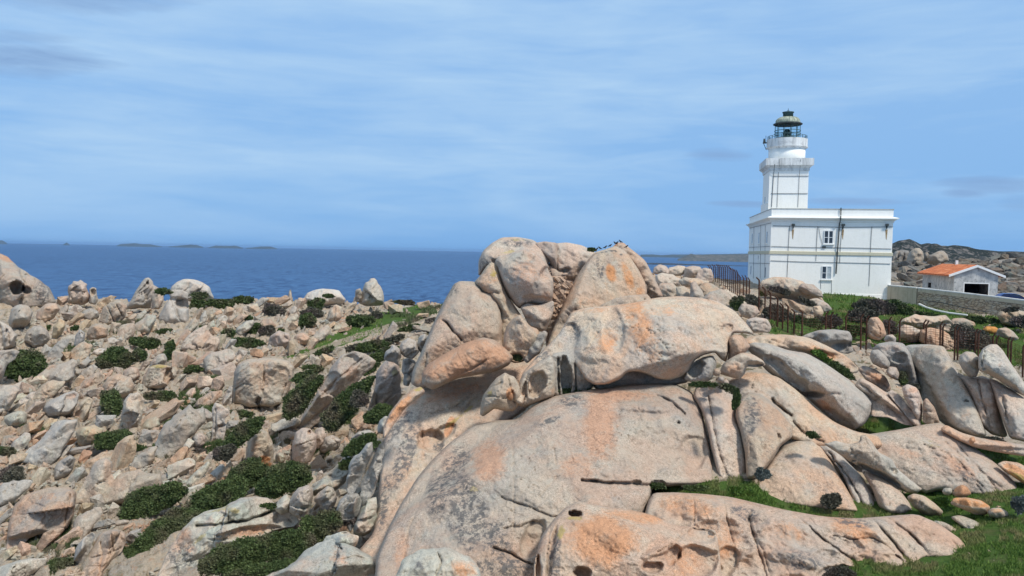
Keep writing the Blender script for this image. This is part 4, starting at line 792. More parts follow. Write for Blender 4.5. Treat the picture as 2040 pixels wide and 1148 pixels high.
B([(1764, 740), (1772, 730), (1786, 732), (1792, 745), (1788, 758), (1772, 752)], 45.4, 0.5, 'small cream stone below the round grey stone', name='stone', cat='stone', h=2.5)
B([(1760, 678), (1765, 668), (1778, 666), (1786, 674), (1784, 684), (1768, 684)], 52.0, 0.5, 'small grey cobble perched just above the grey hollowed boulder', name='stone', cat='stone', h=2.5, mat='granite_grey')
B([(1948, 730), (1950, 708), (1958, 694), (1972, 686), (1986, 686), (1998, 698), (2014, 724), (2032, 750), (2050, 775), (2046, 792), (2020, 780), (1990, 758), (1966, 744), (1952, 740)], 42.6, 1.4,
  'grey tortoise-backed boulder perched at the right edge', h=2.5, mat='granite_grey', nz=0.1, col=(1.1, 1.08, 1.05), dents=[(2000, 762, 44, 7, 33, 0.5)], cracks=[([(1962, 700), (1956, 730)], 3, 0.3)])
B([(1910, 722), (1912, 708), (1924, 700), (1940, 702), (1950, 712), (1952, 735), (1945, 752), (1930, 752), (1918, 738)], 43.8, 0.9, 'egg-shaped grey boulder between the big leaning slab and the perched boulder', h=2.5, mat='granite_grey')
B([(1905, 740), (1920, 748), (1940, 752), (1958, 748), (1975, 756), (1990, 775), (1994, 830), (2008, 868), (2000, 872), (1975, 866), (1950, 845), (1936, 800), (1922, 770)], 43.0, 1.3,
  'upright tan block joined beside the big leaning slab', poly_=9, name='rock', cat='rock', h=2.5, rc=0.012, mat='granite', nz=0.15, cracks=[([(1948, 755), (1955, 790), (1975, 860)], 4, 0.4)], fac=3, facR=.3)
B([(1968, 752), (1985, 758), (2015, 776), (2045, 796), (2070, 810), (2070, 890), (2040, 880), (2012, 874), (1998, 840), (1984, 800)], 41.8, 1.3,
  'large cream slab face cut by the right edge, under the perched boulder', name='granite_rock', h=2.5, rc=0.012, mat='granite', cracks=[([(1998, 790), (2005, 830), (2020, 875)], 3, 0.3)])
B([(1872, 856), (1884, 846), (1915, 862), (1950, 872), (2000, 880), (2060, 888), (2060, 912), (2015, 906), (1980, 900), (1940, 892), (1905, 876)], 39.8, 0.8,
  'low pinkish slab running under the big leaning slab to the right edge', name='granite_rock', h=2.5, rc=0.02, mat='granite_pink', nz=0.08)
B([(1985, 925), (2000, 918), (2030, 922), (2060, 940), (2060, 975), (2040, 965), (2015, 948)], 37.6, 0.6, 'slab streaked with bright orange lichen at the right edge', name='granite_rock', h=2.5, rc=0.02, stains=[(2030, 945, 36, 12, 30, O_, 1.0), (2030, 950, 30, 8, 30, Y_, 0.7)])
# ---- rocks below the lighthouse and behind the whale boulder
G1 = 'rounded boulders on the crest between the outcrop and the fence'
def Bs(lst, **k):
    for poly, D, T, lab in lst:
        mx_, my_ = np.array(poly).mean(0); poly = [(mx_ + (x - mx_) * 1.13, my_ + (y - my_) * 1.13) for x, y in poly]
        B(poly, D, T, lab, **k)
Bs([
 ([(1302, 545), (1304, 534), (1314, 528), (1326, 531), (1333, 540), (1330, 547), (1314, 546)], 84, 1.0, 'pale rounded boulder at the sea end of the crest behind the right summit'),
 ([(1330, 545), (1334, 534), (1350, 530), (1364, 532), (1366, 545), (1352, 549), (1338, 549)], 86, 1.0, 'split flat boulder second along the crest towards the fence'),
 ([(1362, 552), (1366, 534), (1380, 531), (1394, 533), (1398, 545), (1390, 554), (1374, 555)], 85, 1.0, 'blocky boulder midway along the crest between outcrop and fence'),
 ([(1386, 556), (1392, 540), (1404, 535), (1416, 538), (1420, 552), (1416, 562), (1398, 562)], 83, 1.0, 'dark grey boulder against the first fence posts'),
 ([(1308, 566), (1308, 550), (1320, 545), (1340, 548), (1354, 556), (1352, 568), (1330, 572)], 78, 0.9, 'low tan boulder under the pale boulder at the sea end'),
 ([(1310, 580), (1316, 566), (1340, 566), (1352, 580), (1342, 592), (1322, 590)], 70, 0.8, 'tan cobble-like boulder hugging the right edge of the leaning slabs'),
 ([(1350, 590), (1348, 574), (1362, 571), (1374, 580), (1380, 596), (1362, 597)], 68, 0.8, 'small grey-tan boulder above the back of the whale-shaped boulder'),
 ([(1376, 597), (1377, 566), (1386, 562), (1398, 580), (1404, 596), (1392, 602)], 66, 0.8, 'upright split boulder above the back of the whale-shaped boulder'),
 ([(1354, 560), (1366, 553), (1392, 556), (1410, 560), (1404, 570), (1376, 572), (1360, 568)], 74, 0.7, 'thin flat slab lying among the crest boulders'),
 ([(1400, 590), (1392, 574), (1404, 565), (1420, 568), (1436, 580), (1430, 592), (1412, 598)], 70, 0.8, 'rounded tan boulder right of the upright split boulder'),
 ([(1402, 610), (1404, 594), (1416, 584), (1436, 578), (1452, 590), (1462, 606), (1466, 622), (1440, 618), (1420, 612)], 64, 1.0, 'peaked yellowish boulder rising over the right shoulder of the whale-shaped boulder'),
 ([(1440, 580), (1450, 578), (1472, 594), (1486, 604), (1480, 612), (1462, 604)], 66, 0.6, 'slanting pale slab between the peaked boulder and the fence'),
], h=1.8, mat='granite', nz=0.12, fac=4, facR=.5, poly_=10, jag=.8, group=G1, rc=0.02)
Bs([
 ([(1516, 576), (1524, 562), (1545, 555), (1572, 556), (1596, 562), (1614, 574), (1628, 588), (1636, 600), (1620, 610), (1590, 604), (1560, 594), (1535, 588)], 82, 1.6, 'broad grey sloping boulder in front of the lighthouse corner'),
 ([(1592, 574), (1600, 566), (1620, 568), (1634, 580), (1638, 592), (1620, 590), (1604, 584)], 80, 0.9, 'small ruddy boulder sitting on the broad sloping boulder by the lighthouse'),
 ([(1560, 596), (1580, 600), (1604, 610), (1614, 618), (1606, 626), (1584, 616), (1562, 608)], 74, 0.7, 'long slanting slab at the foot of the broad sloping boulder, behind the fence'),
 ([(1612, 600), (1630, 596), (1648, 606), (1656, 616), (1640, 622), (1622, 612)], 76, 0.7, 'blocky tan rock right of the long slanting slab'),
 ([(1620, 612), (1634, 610), (1640, 622), (1636, 634), (1622, 630)], 73, 0.5, 'yellowish cracked block beneath the lighthouse grass bank'),
 ([(1486, 656), (1490, 638), (1504, 634), (1526, 637), (1534, 652), (1530, 662), (1502, 662)], 56, 0.9, 'isolated white and grey block in the grass right of the whale-shaped boulder'),
 ([(1472, 618), (1480, 606), (1500, 610), (1512, 622), (1500, 634), (1480, 630)], 62, 0.7, 'yellow-green lichen-covered rocks beside the fence corner'),
 ([(1728, 668), (1728, 650), (1734, 636), (1748, 634), (1758, 646), (1764, 666), (1752, 676), (1738, 674)], 66, 0.9, 'orange-brown pointed boulder behind the fence wire'),
 ([(1790, 655), (1800, 640), (1826, 628), (1850, 632), (1880, 630), (1896, 646), (1900, 662), (1870, 660), (1830, 655), (1810, 662)], 73, 1.4, 'large rounded pinkish boulder inside the fence'),
 ([(1794, 674), (1792, 658), (1802, 648), (1818, 652), (1834, 658), (1838, 676), (1818, 682)], 69, 1.0, 'cracked pink boulder beneath the large rounded pinkish one'),
 ([(1836, 680), (1838, 660), (1856, 656), (1880, 662), (1904, 676), (1920, 692), (1926, 704), (1900, 706), (1868, 700), (1850, 692)], 68, 1.2, 'long orange-pink boulder sloping right behind the twin fence posts'),
 ([(1894, 642), (1900, 636), (1920, 635), (1938, 642), (1942, 650), (1920, 654), (1902, 652)], 76, 0.9, 'flat oval tan boulder near the bend of the fence'),
 ([(1956, 660), (1966, 651), (1982, 652), (1990, 658), (1984, 664), (1968, 664)], 70, 0.5, 'bright orange lichen-covered rock in the grass inside the fence'),
 ([(1986, 668), (1990, 656), (2004, 654), (2018, 662), (2028, 674), (2020, 678), (2002, 674)], 68, 0.7, 'yellowish boulder just right of the bright orange rock'),
 ([(1990, 628), (2000, 618), (2015, 616), (2040, 622), (2060, 630), (2060, 650), (2030, 652), (2000, 645)], 76, 1.4, 'brown bush-topped rock in front of the stone wall at the right edge'),
], h=1.8, mat='granite', nz=0.12, fac=4, facR=.4, poly_=12, jag=.7)
for o in list(COL.objects):
    if o.get('label', '').startswith('bright orange lichen-covered rock in the grass'): o.color = (1.25, 0.75, 0.3, 1)
    if 'orange-pink boulder sloping' in o.get('label', '') or 'orange-brown pointed' in o.get('label', ''): o.color = (1.08, 0.86, 0.72, 1)
# ---- left field
FARL = dict(h=1.7, mat='granite_far', nz=0.09)
def L(poly, T, lab, D=None, **k):
    kk = dict(FARL); kk.update(k); a_ = np.array(poly, float); w0 = np.ptp(a_[:, 0]) * np.ptp(a_[:, 1])
    if D and D >= 105: poly = [(x, y + 10) if y > a_[:, 1].mean() else (x, y) for x, y in poly]
    kk.setdefault('blocks', 2 if w0 > 2200 else 0); kk.setdefault('poly_', int(np.clip(w0 / 120, 6, 22))); kk.setdefault('jag', 0.9); kk.setdefault('cut', 1); kk.setdefault('flat', .85)
    B(poly, D, T, lab, **kk)
L([(462, 806), (464, 770), (466, 742), (474, 726), (492, 716), (520, 713), (552, 714), (574, 719), (587, 732), (586, 752), (576, 780), (562, 806), (545, 814), (522, 812), (500, 816), (480, 812)], 3.2,
  'big square-topped boulder standing alone in the middle of the left slope', blocks=0, poly_=0, flat=.92, jag=.6, cracks=[([(525, 728), (526, 760), (524, 785)], 3, 0.5), ([(470, 775), (485, 765), (500, 768)], 3, 0.3), ([(570, 765), (558, 800)], 3, 0.3)],
  dents=[(514, 800, 5, 9, 10, .8), (495, 760, 26, 46, 5, -0.5), (556, 762, 26, 40, 15, 0.3)], Rr=14, pw=2.6, stains=[(515, 800, 8, 10, 0, K_, 0.6)])
L([(436, 808), (444, 796), (458, 768), (464, 772), (462, 800), (458, 814), (446, 812)], 1.2, 'pale triangular rock leaning against the left foot of the square-topped boulder')
L([(590, 868), (598, 838), (612, 812), (632, 780), (648, 752), (664, 726), (682, 706), (704, 699), (728, 705), (750, 720), (742, 734), (722, 748), (704, 770), (684, 796), (664, 820), (640, 836), (618, 856), (604, 872)], 3.0,
  'long smooth pale boulder running diagonally up the slope beside the dark green shrubs', dents=[(655, 765, 24, 14, -50, 0.6), (700, 715, 20, 10, 0, 0.3)], cracks=[([(640, 790), (680, 750), (720, 715)], 4, 0.4)], stains=[(700, 745, 24, 14, -30, O_, 0.4)])
L([(606, 820), (612, 802), (624, 790), (636, 792), (640, 804), (628, 816), (616, 826)], 1.0, 'rounded hollow stone at the lower left of the long diagonal boulder', dents=[(625, 808, 8, 7, 0, 0.6)])
L([(742, 818), (744, 782), (748, 752), (758, 730), (772, 716), (786, 712), (796, 726), (800, 756), (800, 788), (788, 812), (770, 826), (752, 824)], 1.8, 'tall pinkish rock column beside the left foot of the outcrop', mat='granite_pink', jag=1.5, blocks=3, stains=[(786, 742, 8, 6, 0, Y_, 0.8)], D=53)
L([(736, 838), (728, 830), (738, 800), (746, 776), (750, 790), (748, 820), (746, 836)], 0.8, 'thin pale rock fin at the left of the pinkish column', D=52)
for i, (pl, lb) in enumerate([
 ([(764, 716), (768, 700), (782, 686), (796, 694), (800, 710), (796, 730), (784, 722)], 'grey fractured rock on top of the pinkish column'),
 ([(794, 700), (800, 682), (814, 672), (830, 680), (836, 700), (822, 716), (806, 712)], 'blue-grey angular rock at the left shoulder of the outcrop'),
 ([(830, 692), (834, 672), (846, 664), (856, 676), (852, 700), (842, 712)], 'small grey rock touching the cracked leaning slab'),
 ([(800, 740), (802, 716), (816, 712), (828, 720), (826, 750), (814, 770), (804, 768)], 'narrow grey rock standing between the pinkish column and the outcrop'),
 ([(824, 744), (828, 722), (840, 708), (848, 716), (838, 740), (830, 756)], 'slender pale rock squeezed against the outcrop')]):
    L(pl, 0.9, lb, D=50 + i * 0.5, mat='granite_grey', jag=1.5, poly_=14, blocks=3)
L([(308, 1175), (316, 1140), (330, 1108), (344, 1082), (364, 1052), (384, 1032), (406, 1020), (440, 1012), (478, 992), (510, 989), (534, 992), (548, 1003), (566, 1012), (590, 1026), (597, 1040), (584, 1050), (556, 1054), (524, 1066), (500, 1082), (470, 1088), (440, 1092), (420, 1112), (404, 1140), (396, 1175)], 2.4,
  'large flat-topped boulder with yellow lichen at the bottom left, above a mass of dark shrubs', D=38.5, mat='granite_lichen', Rr=34, rc=0.02, fac=0, nz=0.14,
  cracks=[([(392, 1048), (430, 1046), (456, 1042), (490, 1038), (520, 1028), (546, 1016)], 6, 1.1), ([(456, 1020), (455, 1040)], 3, 0.3), ([(575, 1036), (590, 1046)], 3, 0.3)], dents=[(500, 1060, 70, 14, -10, 0.6), (430, 1030, 34, 12, 0, 0.3)],
  stains=[(466, 1018, 12, 7, 0, Y_, 0.9), (440, 1014, 30, 5, -15, Y_, 0.6), (396, 1075, 18, 5, -40, Y_, 0.9), (365, 1080, 30, 34, -40, O_, 0.4), (490, 1060, 50, 14, -10, O_, 0.5), (360, 1110, 30, 40, 0, K_, 0.35)])
L([(470, 1180), (520, 1150), (560, 1134), (588, 1118), (606, 1098), (632, 1082), (660, 1072), (686, 1080), (712, 1092), (740, 1108), (750, 1130), (748, 1175)], 1.8, 'pale green lichened boulder at the bottom, left of the main dome', D=33, mat='granite_lichen', rc=0.02, cracks=[([(680, 1115), (710, 1108), (740, 1118)], 4, 0.3)], stains=[(675, 1110, 20, 26, 0, O_, 0.35)])
L([(640, 1085), (650, 1068), (672, 1062), (690, 1058), (700, 1064), (716, 1068), (712, 1084), (702, 1100), (686, 1092), (664, 1084)], 1.0, 'knobbly pale rock on top of the lichened boulder left of the dome', D=35.5, mat='granite_lichen', fac=3)
L([(612, 978), (626, 962), (648, 948), (668, 930), (684, 912), (698, 906), (704, 920), (696, 944), (688, 962), (668, 978), (646, 988), (624, 988)], 1.5, 'long smooth rock pointing up to the right, left of the upright grey fins', D=43, mat='granite_lichen', stains=[(650, 972, 26, 10, -10, O_, 0.35)])
L([(576, 1020), (576, 1000), (584, 984), (594, 972), (612, 966), (624, 974), (622, 1000), (618, 1024), (604, 1038), (588, 1030)], 1.3, 'rounded reddish-grey block at the right end of the flat-topped boulder', D=41, mat='granite_lichen', fac=4, facR=.5)
L([(624, 998), (634, 982), (652, 968), (664, 972), (672, 992), (664, 1012), (650, 1028), (640, 1010)], 1.0, 'hollowed skull-like rock beside the rounded reddish-grey block', D=40.5)
L([(546, 1012), (556, 996), (572, 984), (580, 996), (576, 1020), (560, 1026)], 0.7, 'small bright rock between the flat-topped boulder and the reddish-grey block', D=41.5, mat='granite_lichen', fac=4)
for pl, lb in [
 ([(690, 962), (694, 930), (706, 908), (722, 896), (730, 884), (742, 880), (744, 900), (730, 930), (716, 965), (704, 985), (692, 984)], 'grey folded rock fin, leftmost of the upright fins beside the dome'),
 ([(716, 990), (718, 965), (732, 938), (742, 915), (754, 888), (766, 878), (766, 905), (758, 940), (748, 975), (736, 1000), (722, 1010)], 'tall narrow grey fin right against the dome'),
 ([(668, 1050), (668, 1020), (676, 998), (690, 984), (712, 982), (722, 996), (716, 1020), (706, 1046), (698, 1062), (686, 1040)], 'ribbed grey rock below the leftmost upright fin'),
 ([(704, 1064), (704, 1046), (716, 1020), (730, 996), (750, 990), (752, 1010), (748, 1040), (738, 1062), (722, 1070)], 'smooth pale pillar-like stone at the foot of the dome')]:
    L(pl, 0.9, lb, D=38.5, mat='granite_grey' if 'grey' in lb else 'granite_lichen', nz=0.1, jag=1.4, poly_=14, blocks=3)
L([(490, 930), (490, 905), (493, 878), (504, 862), (518, 854), (534, 862), (543, 880), (546, 905), (544, 930), (530, 934), (508, 930)], 1.4, 'upright block with a vivid orange patch, beside the shrub-filled gully', stains=[(527, 916, 12, 8, 0, O_, 1.0), (524, 924, 16, 6, 0, O_, 1.0)])
L([(487, 960), (486, 930), (494, 925), (510, 926), (530, 930), (534, 944), (520, 956), (510, 964), (500, 965)], 0.9, 'small shell-shaped orange-streaked rock under the block with the orange patch', stains=[(498, 945, 4, 16, -10, O_, 1.0)], dents=[(508, 942, 6, 10, 0, 0.4)])
L([(548, 912), (550, 904), (560, 901), (569, 908), (568, 920), (558, 926), (549, 920)], 0.8, 'round greenish boulder right of the block with the orange patch', mat='granite_lichen')
L([(580, 916), (582, 885), (588, 862), (602, 852), (618, 854), (632, 866), (630, 895), (620, 920), (604, 930), (588, 926)], 1.5, 'speckled pink boulder with a small black hole, in the gully', mat='granite_pink', dents=[(615, 862, 4, 5, 10, 0.9)])
L([(622, 880), (628, 856), (642, 850), (652, 862), (648, 886), (636, 900), (626, 896)], 1.0, 'narrow boulder leaning on the speckled pink boulder with the black hole', mat='granite_pink')
L([(636, 896), (646, 872), (662, 866), (680, 876), (676, 892), (660, 902), (644, 904)], 1.0, 'jagged grey-pink boulder right of the speckled pink one', fac=4)
L([(696, 892), (700, 872), (714, 860), (736, 856), (750, 864), (744, 876), (720, 882), (704, 890)], 0.9, 'smooth whitish boulder lying by the edge of the dome', D=45, mat='granite_lichen')
L([(752, 862), (756, 838), (768, 828), (780, 834), (774, 856), (762, 866)], 0.8, 'whitish block propped above the edge of the dome', D=44.5, mat='granite_lichen')
L([(580, 955), (576, 938), (590, 930), (606, 936), (610, 950), (596, 958)], 0.7, 'low pink rock below the speckled pink boulder', mat='granite_pink')
L([(645, 920), (650, 910), (660, 906), (664, 916), (658, 924), (648, 926)], 0.5, 'small pointed pale stone in the shrubs left of the long smooth rock', mat='granite_lichen')
L([(418, 892), (422, 868), (424, 840), (422, 815), (428, 802), (440, 806), (448, 812), (458, 818), (455, 828), (448, 834), (450, 856), (446, 880), (436, 896)], 1.2, 'twisted white rock pillar like a horse head, left of the gully', mat='granite_grey', col=(1.2, 1.2, 1.22), dents=[(442, 848, 9, 3, -10, 0.4)], cracks=[([(430, 815), (430, 860), (424, 885)], 3, 0.3)])
L([(383, 890), (382, 872), (390, 862), (404, 862), (412, 872), (410, 888), (400, 895)], 0.9, 'rounded cube-like pale boulder left of the twisted white pillar')
L([(350, 856), (352, 842), (366, 834), (376, 846), (386, 862), (380, 868), (362, 864)], 0.8, 'kite-shaped smooth grey boulder in the rubble', mat='granite_grey')
L([(340, 832), (344, 816), (356, 812), (366, 820), (362, 834), (350, 838)], 0.8, 'grey boulder just above the kite-shaped one', mat='granite_grey')
# coast crest, left
L([(-30, 640), (-30, 503), (0, 505), (16, 512), (36, 532), (60, 548), (82, 560), (98, 572), (112, 592), (100, 606), (70, 606), (46, 612), (20, 640), (0, 655)], 5.0, 'great smooth headland boulder with two big dark caves at the left edge', D=112, rc=0.02, Rr=45,
  dents=[(34, 571, 15, 14, 5, 3.2), (53, 580, 9, 8, 0, 1.6), (60, 556, 12, 6, 30, 0.6)], stains=[(5, 512, 26, 7, 25, O_, 0.7), (85, 580, 16, 26, 0, K_, 0.5)], h=2)
L([(16, 640), (22, 616), (40, 606), (58, 610), (66, 622), (60, 642), (40, 660), (22, 656)], 2.0, 'grey scooped boulder below the caves at the left edge', mat='granite_grey')
L([(-30, 700), (-30, 640), (0, 640), (22, 652), (36, 668), (30, 690), (10, 700)], 2.0, 'folded grey rock face at the left edge under the scooped boulder', mat='granite_grey', cracks=[([(0, 645), (5, 690)], 3, 0.5), ([(15, 652), (20, 690)], 3, 0.5)])
L([(46, 682), (52, 664), (66, 650), (82, 648), (96, 660), (100, 676), (88, 690), (66, 696)], 1.6, 'broad grey-pink boulder in the upper left rock field')
L([(-30, 760), (-30, 700), (0, 698), (26, 696), (40, 700), (30, 716), (14, 728), (6, 760), (-8, 790)], 1.8, 'tall smooth slab cut by the left edge above the round dark shrub')
L([(134, 594), (137, 580), (136, 570), (143, 566), (146, 560), (156, 561), (160, 557), (168, 563), (174, 566), (172, 573), (179, 578), (177, 592), (166, 598), (150, 597)], 2.2, 'reddish weathered crag on the coast crest, first right of the caves', D=118, mat='granite_pink', jag=1.4, blocks=7, poly_=14, fac=4, facR=.5)
L([(176, 594), (178, 576), (184, 572), (192, 574), (196, 588), (190, 598)], 1.4, 'small hooked rock attached right of the reddish crag', D=117, dents=[(186, 584, 5, 7, 0, 1.0)], mat='granite_grey')
L([(244, 604), (256, 594), (262, 586), (270, 580), (277, 570), (282, 562), (289, 554), (297, 553), (304, 560), (306, 568), (314, 572), (322, 586), (324, 602), (300, 604), (268, 606)], 1.8, 'leaning spike of rock on the coast crest', D=116, mat='granite_grey', dents=[(294, 565, 2.5, 3, 30, 0.7)], cracks=[([(296, 560), (278, 580), (262, 596)], 2.5, 0.7), ([(306, 572), (296, 586), (286, 602)], 2.5, .6)], blocks=5, jag=1.2)
L([(300, 606), (304, 580), (312, 572), (322, 576), (326, 590), (318, 606)], 1.4, 'blunt tan rock beside the leaning spike', D=114)
L([(338, 582), (341, 572), (352, 562), (366, 556), (386, 557), (404, 563), (418, 572), (427, 584), (416, 592), (390, 590), (362, 590)], 2.4, 'big white boulder on the coast crest', D=120, col=(1.25, 1.25, 1.25), mat='granite_grey', cracks=[([(378, 558), (376, 572), (368, 580)], 2.5, 0.4)])
L([(312, 642), (318, 616), (330, 604), (340, 594), (336, 584), (344, 578), (362, 578), (376, 584), (374, 592), (376, 615), (378, 640), (360, 652), (336, 650)], 2.2, 'grey mushroom-shaped rock with a shadowed hollow', D=108, mat='granite_grey', col=(1.1, 1.1, 1.1), dents=[(362, 604, 13, 12, 0, 1.6), (352, 596, 20, 4, 0, 0.5)], h=2)
L([(600, 596), (612, 584), (630, 577), (655, 576), (676, 579), (690, 588), (680, 598), (640, 600)], 1.5, 'bleached white rock crest along the skyline left of the capped boulder', D=124, col=(1.4, 1.42, 1.45), mat='granite_grey', jag=.8)
L([(714, 594), (719, 580), (724, 572), (728, 563), (734, 561), (738, 555), (746, 554), (751, 559), (753, 565), (758, 570), (765, 584), (764, 598), (750, 600), (728, 600)], 2.4, 'pale boulder with a small cap stone on the skyline', D=116, jag=1.6, cracks=[([(752, 566), (744, 578), (736, 594)], 2.5, 0.7)], mat='granite_grey', col=(1.15, 1.12, 1.06))
L([(706, 590), (708, 578), (718, 574), (722, 584), (718, 594)], 1.0, 'small block left of the boulder with the cap stone', D=115)
L([(572, 592), (576, 580), (580, 576), (584, 588), (580, 596)], 1.0, 'tiny pointed rock on the skyline', D=122)
# big faces lower left
L([(12, 1100), (16, 1050), (26, 1012), (44, 990), (72, 978), (104, 970), (138, 970), (152, 980), (150, 1006), (146, 1030), (134, 1052), (112, 1062), (80, 1064), (56, 1074), (36, 1096)], 2.0, 'broad cracked pink slab in the lower left corner', mat='granite_pink', rc=0.02, name='granite_rock', Rr=22, cracks=[([(140, 985), (134, 1020), (128, 1050)], 3, 0.3), ([(60, 1000), (90, 1010), (110, 1000)], 3, 0.2)], stains=[(95, 990, 30, 10, 0, O_, 0.3)])
L([(150, 1175), (158, 1145), (176, 1110), (190, 1078), (206, 1060), (232, 1054), (250, 1062), (252, 1076), (242, 1100), (226, 1116), (206, 1140), (200, 1175)], 1.6, 'pink slab netted with fine cracks at the bottom left', mat='granite_pink', name='granite_rock', rc=0.02, cracks=[([(200, 1080), (204, 1110), (196, 1148)], 2.5, 0.25), ([(222, 1064), (226, 1100)], 2.5, 0.25), ([(180, 1112), (214, 1104), (240, 1092)], 2.5, 0.25), ([(165, 1130), (200, 1128)], 2.5, 0.2)])
L([(145, 1120), (150, 1095), (166, 1072), (184, 1060), (192, 1066), (180, 1095), (160, 1130), (150, 1135)], 0.9, 'dark grey wedge of rock left of the cracked pink slab at the bottom', mat='granite_grey')
L([(-30, 1175), (-20, 1138), (20, 1122), (60, 1112), (96, 1112), (90, 1128), (60, 1150), (40, 1175)], 1.2, 'flat green-grey slab in the bottom left corner', mat='granite_lichen', name='granite_rock')
L([(82, 826), (86, 808), (102, 796), (128, 784), (148, 778), (158, 786), (154, 806), (142, 824), (120, 836), (100, 836)], 1.6, 'smooth grey-pink whaleback boulder with a small notch underneath, in the left rock field', mat='granite_grey', stains=[(140, 790, 16, 8, 0, O_, 0.35)])
L([(140, 842), (146, 820), (160, 800), (176, 790), (186, 796), (180, 816), (170, 838), (160, 850), (146, 850)], 1.2, 'long diagonal slab beside the whaleback boulder', name='granite_rock')
L([(4, 846), (8, 830), (24, 822), (40, 818), (54, 822), (54, 842), (42, 852), (16, 852)], 1.3, 'pale blocky boulder near the left edge', mat='granite_lichen')
L([(154, 885), (150, 862), (164, 850), (188, 846), (206, 854), (202, 872), (186, 890), (168, 894)], 1.4, 'rounded yellowish boulder left of a dark shrub', mat='granite_lichen', col=(1.05, 0.98, 0.82))
L([(206, 796), (204, 770), (214, 752), (234, 744), (262, 752), (270, 770), (262, 785), (240, 800), (220, 806)], 1.8, 'smooth tan rock face in the middle of the left field', nz=0.15)
L([(283, 770), (286, 748), (296, 732), (314, 726), (334, 728), (350, 738), (352, 750), (344, 758), (344, 778), (326, 782), (306, 776), (292, 778)], 1.8, 'overhanging boulder with a yellow-stained top and a shaded hollow', dents=[(336, 752, 10, 14, 0, 1.3)], stains=[(316, 730, 22, 5, 0, Y_, 0.8)])
L([(240, 830), (246, 800), (258, 784), (276, 780), (288, 796), (284, 824), (280, 850), (262, 858), (246, 850)], 1.5, 'layered tan pillar of rock below the overhanging boulder', blocks=5, jag=1.5)
L([(240, 760), (246, 740), (262, 730), (276, 734), (280, 750), (268, 762), (252, 766)], 1.2, 'domed pinkish boulder left of the overhanging boulder', mat='granite_pink')
L([(294, 745), (300, 722), (314, 706), (328, 704), (334, 716), (326, 730), (310, 740)], 1.3, 'whitish angular rock between two dark shrubs', col=(1.12, 1.12, 1.1))
L([(184, 700), (196, 694), (210, 695), (206, 706), (194, 712), (186, 708)], 0.9, 'white flat stone at the edge of the wide dark shrub', col=(1.2, 1.2, 1.2))
L([(160, 636), (164, 620), (180, 614), (196, 620), (198, 632), (182, 642)], 1.2, 'angular grey block below the reddish crag', mat='granite_grey')
L([(196, 640), (204, 614), (222, 602), (244, 600), (254, 610), (250, 632), (234, 650), (212, 650)], 1.6, 'jointed tan crag under the notch of the skyline', fac=4, cracks=[([(214, 612), (230, 645)], 2.5, 0.5), ([(230, 604), (244, 630)], 2.5, 0.5)])
L([(172, 665), (180, 650), (200, 644), (216, 652), (214, 670), (196, 680), (178, 678)], 1.3, 'rounded pinkish crag in the upper left field')
L([(146, 690), (150, 668), (160, 656), (170, 664), (166, 686), (156, 698)], 1.0, 'upright grey shard in the upper left field', mat='granite_grey')
L([(102, 672), (106, 650), (118, 634), (130, 640), (126, 662), (114, 680)], 1.1, 'yellow-tinged upright rock in the upper left field', col=(1.08, 1.0, 0.8))
L([(70, 640), (74, 620), (90, 606), (112, 604), (120, 616), (108, 634), (88, 648)], 1.5, 'slanting pinkish slab just below the caves', name='granite_rock', mat='granite_pink')
L([(515, 648), (524, 634), (540, 636), (552, 650), (548, 664), (528, 664)], 1.4, 'knot of rounded boulders beside the turf path', fac=4, mat='granite_pink')
L([(532, 690), (538, 670), (556, 658), (576, 664), (582, 680), (566, 694), (546, 700)], 1.6, 'pink heap of jointed rock left of the turf strip', fac=4, mat='granite_pink', blocks=4)
L([(582, 684), (588, 668), (604, 662), (618, 672), (612, 686), (596, 692)], 1.2, 'second pink heap of rock at the top of the turf strip', fac=4, mat='granite_pink')
L([(466, 668), (472, 652), (490, 640), (508, 638), (504, 650), (488, 664), (476, 676)], 1.2, 'pale smooth outcrop between two shrubs above the square-topped boulder', mat='granite_lichen')
L([(600, 652), (604, 640), (616, 634), (628, 640), (630, 652), (618, 656)], 1.0, 'crumbly pink boulder above the turf strip', fac=4, mat='granite_pink')
L([(650, 640), (656, 618), (668, 606), (682, 612), (680, 634), (668, 644)], 1.4, 'jointed tan crag under the bleached skyline crest', fac=4, cracks=[([(668, 610), (666, 640)], 2.5, 0.4)])
L([(104, 960), (108, 934), (120, 918), (140, 906), (152, 914), (146, 934), (126, 958)], 1.3, 'smooth grey boulder above the broad cracked pink slab', mat='granite_grey')
L([(60, 925), (66, 905), (86, 894), (104, 900), (100, 918), (80, 930)], 1.2, 'pale oval boulder in the lower left field', mat='granite_lichen')
L([(176, 958), (178, 948), (188, 944), (197, 948), (196, 957), (186, 960)], 0.6, 'small white stone resting on pink rubble', mat='granite_lichen', col=(1.2, 1.2, 1.2))
L([(226, 1048), (230, 1038), (246, 1034), (260, 1036), (259, 1044), (244, 1052), (232, 1052)], 0.5, 'smooth grey stone lying beside the shrub at the lower left', mat='granite_grey')
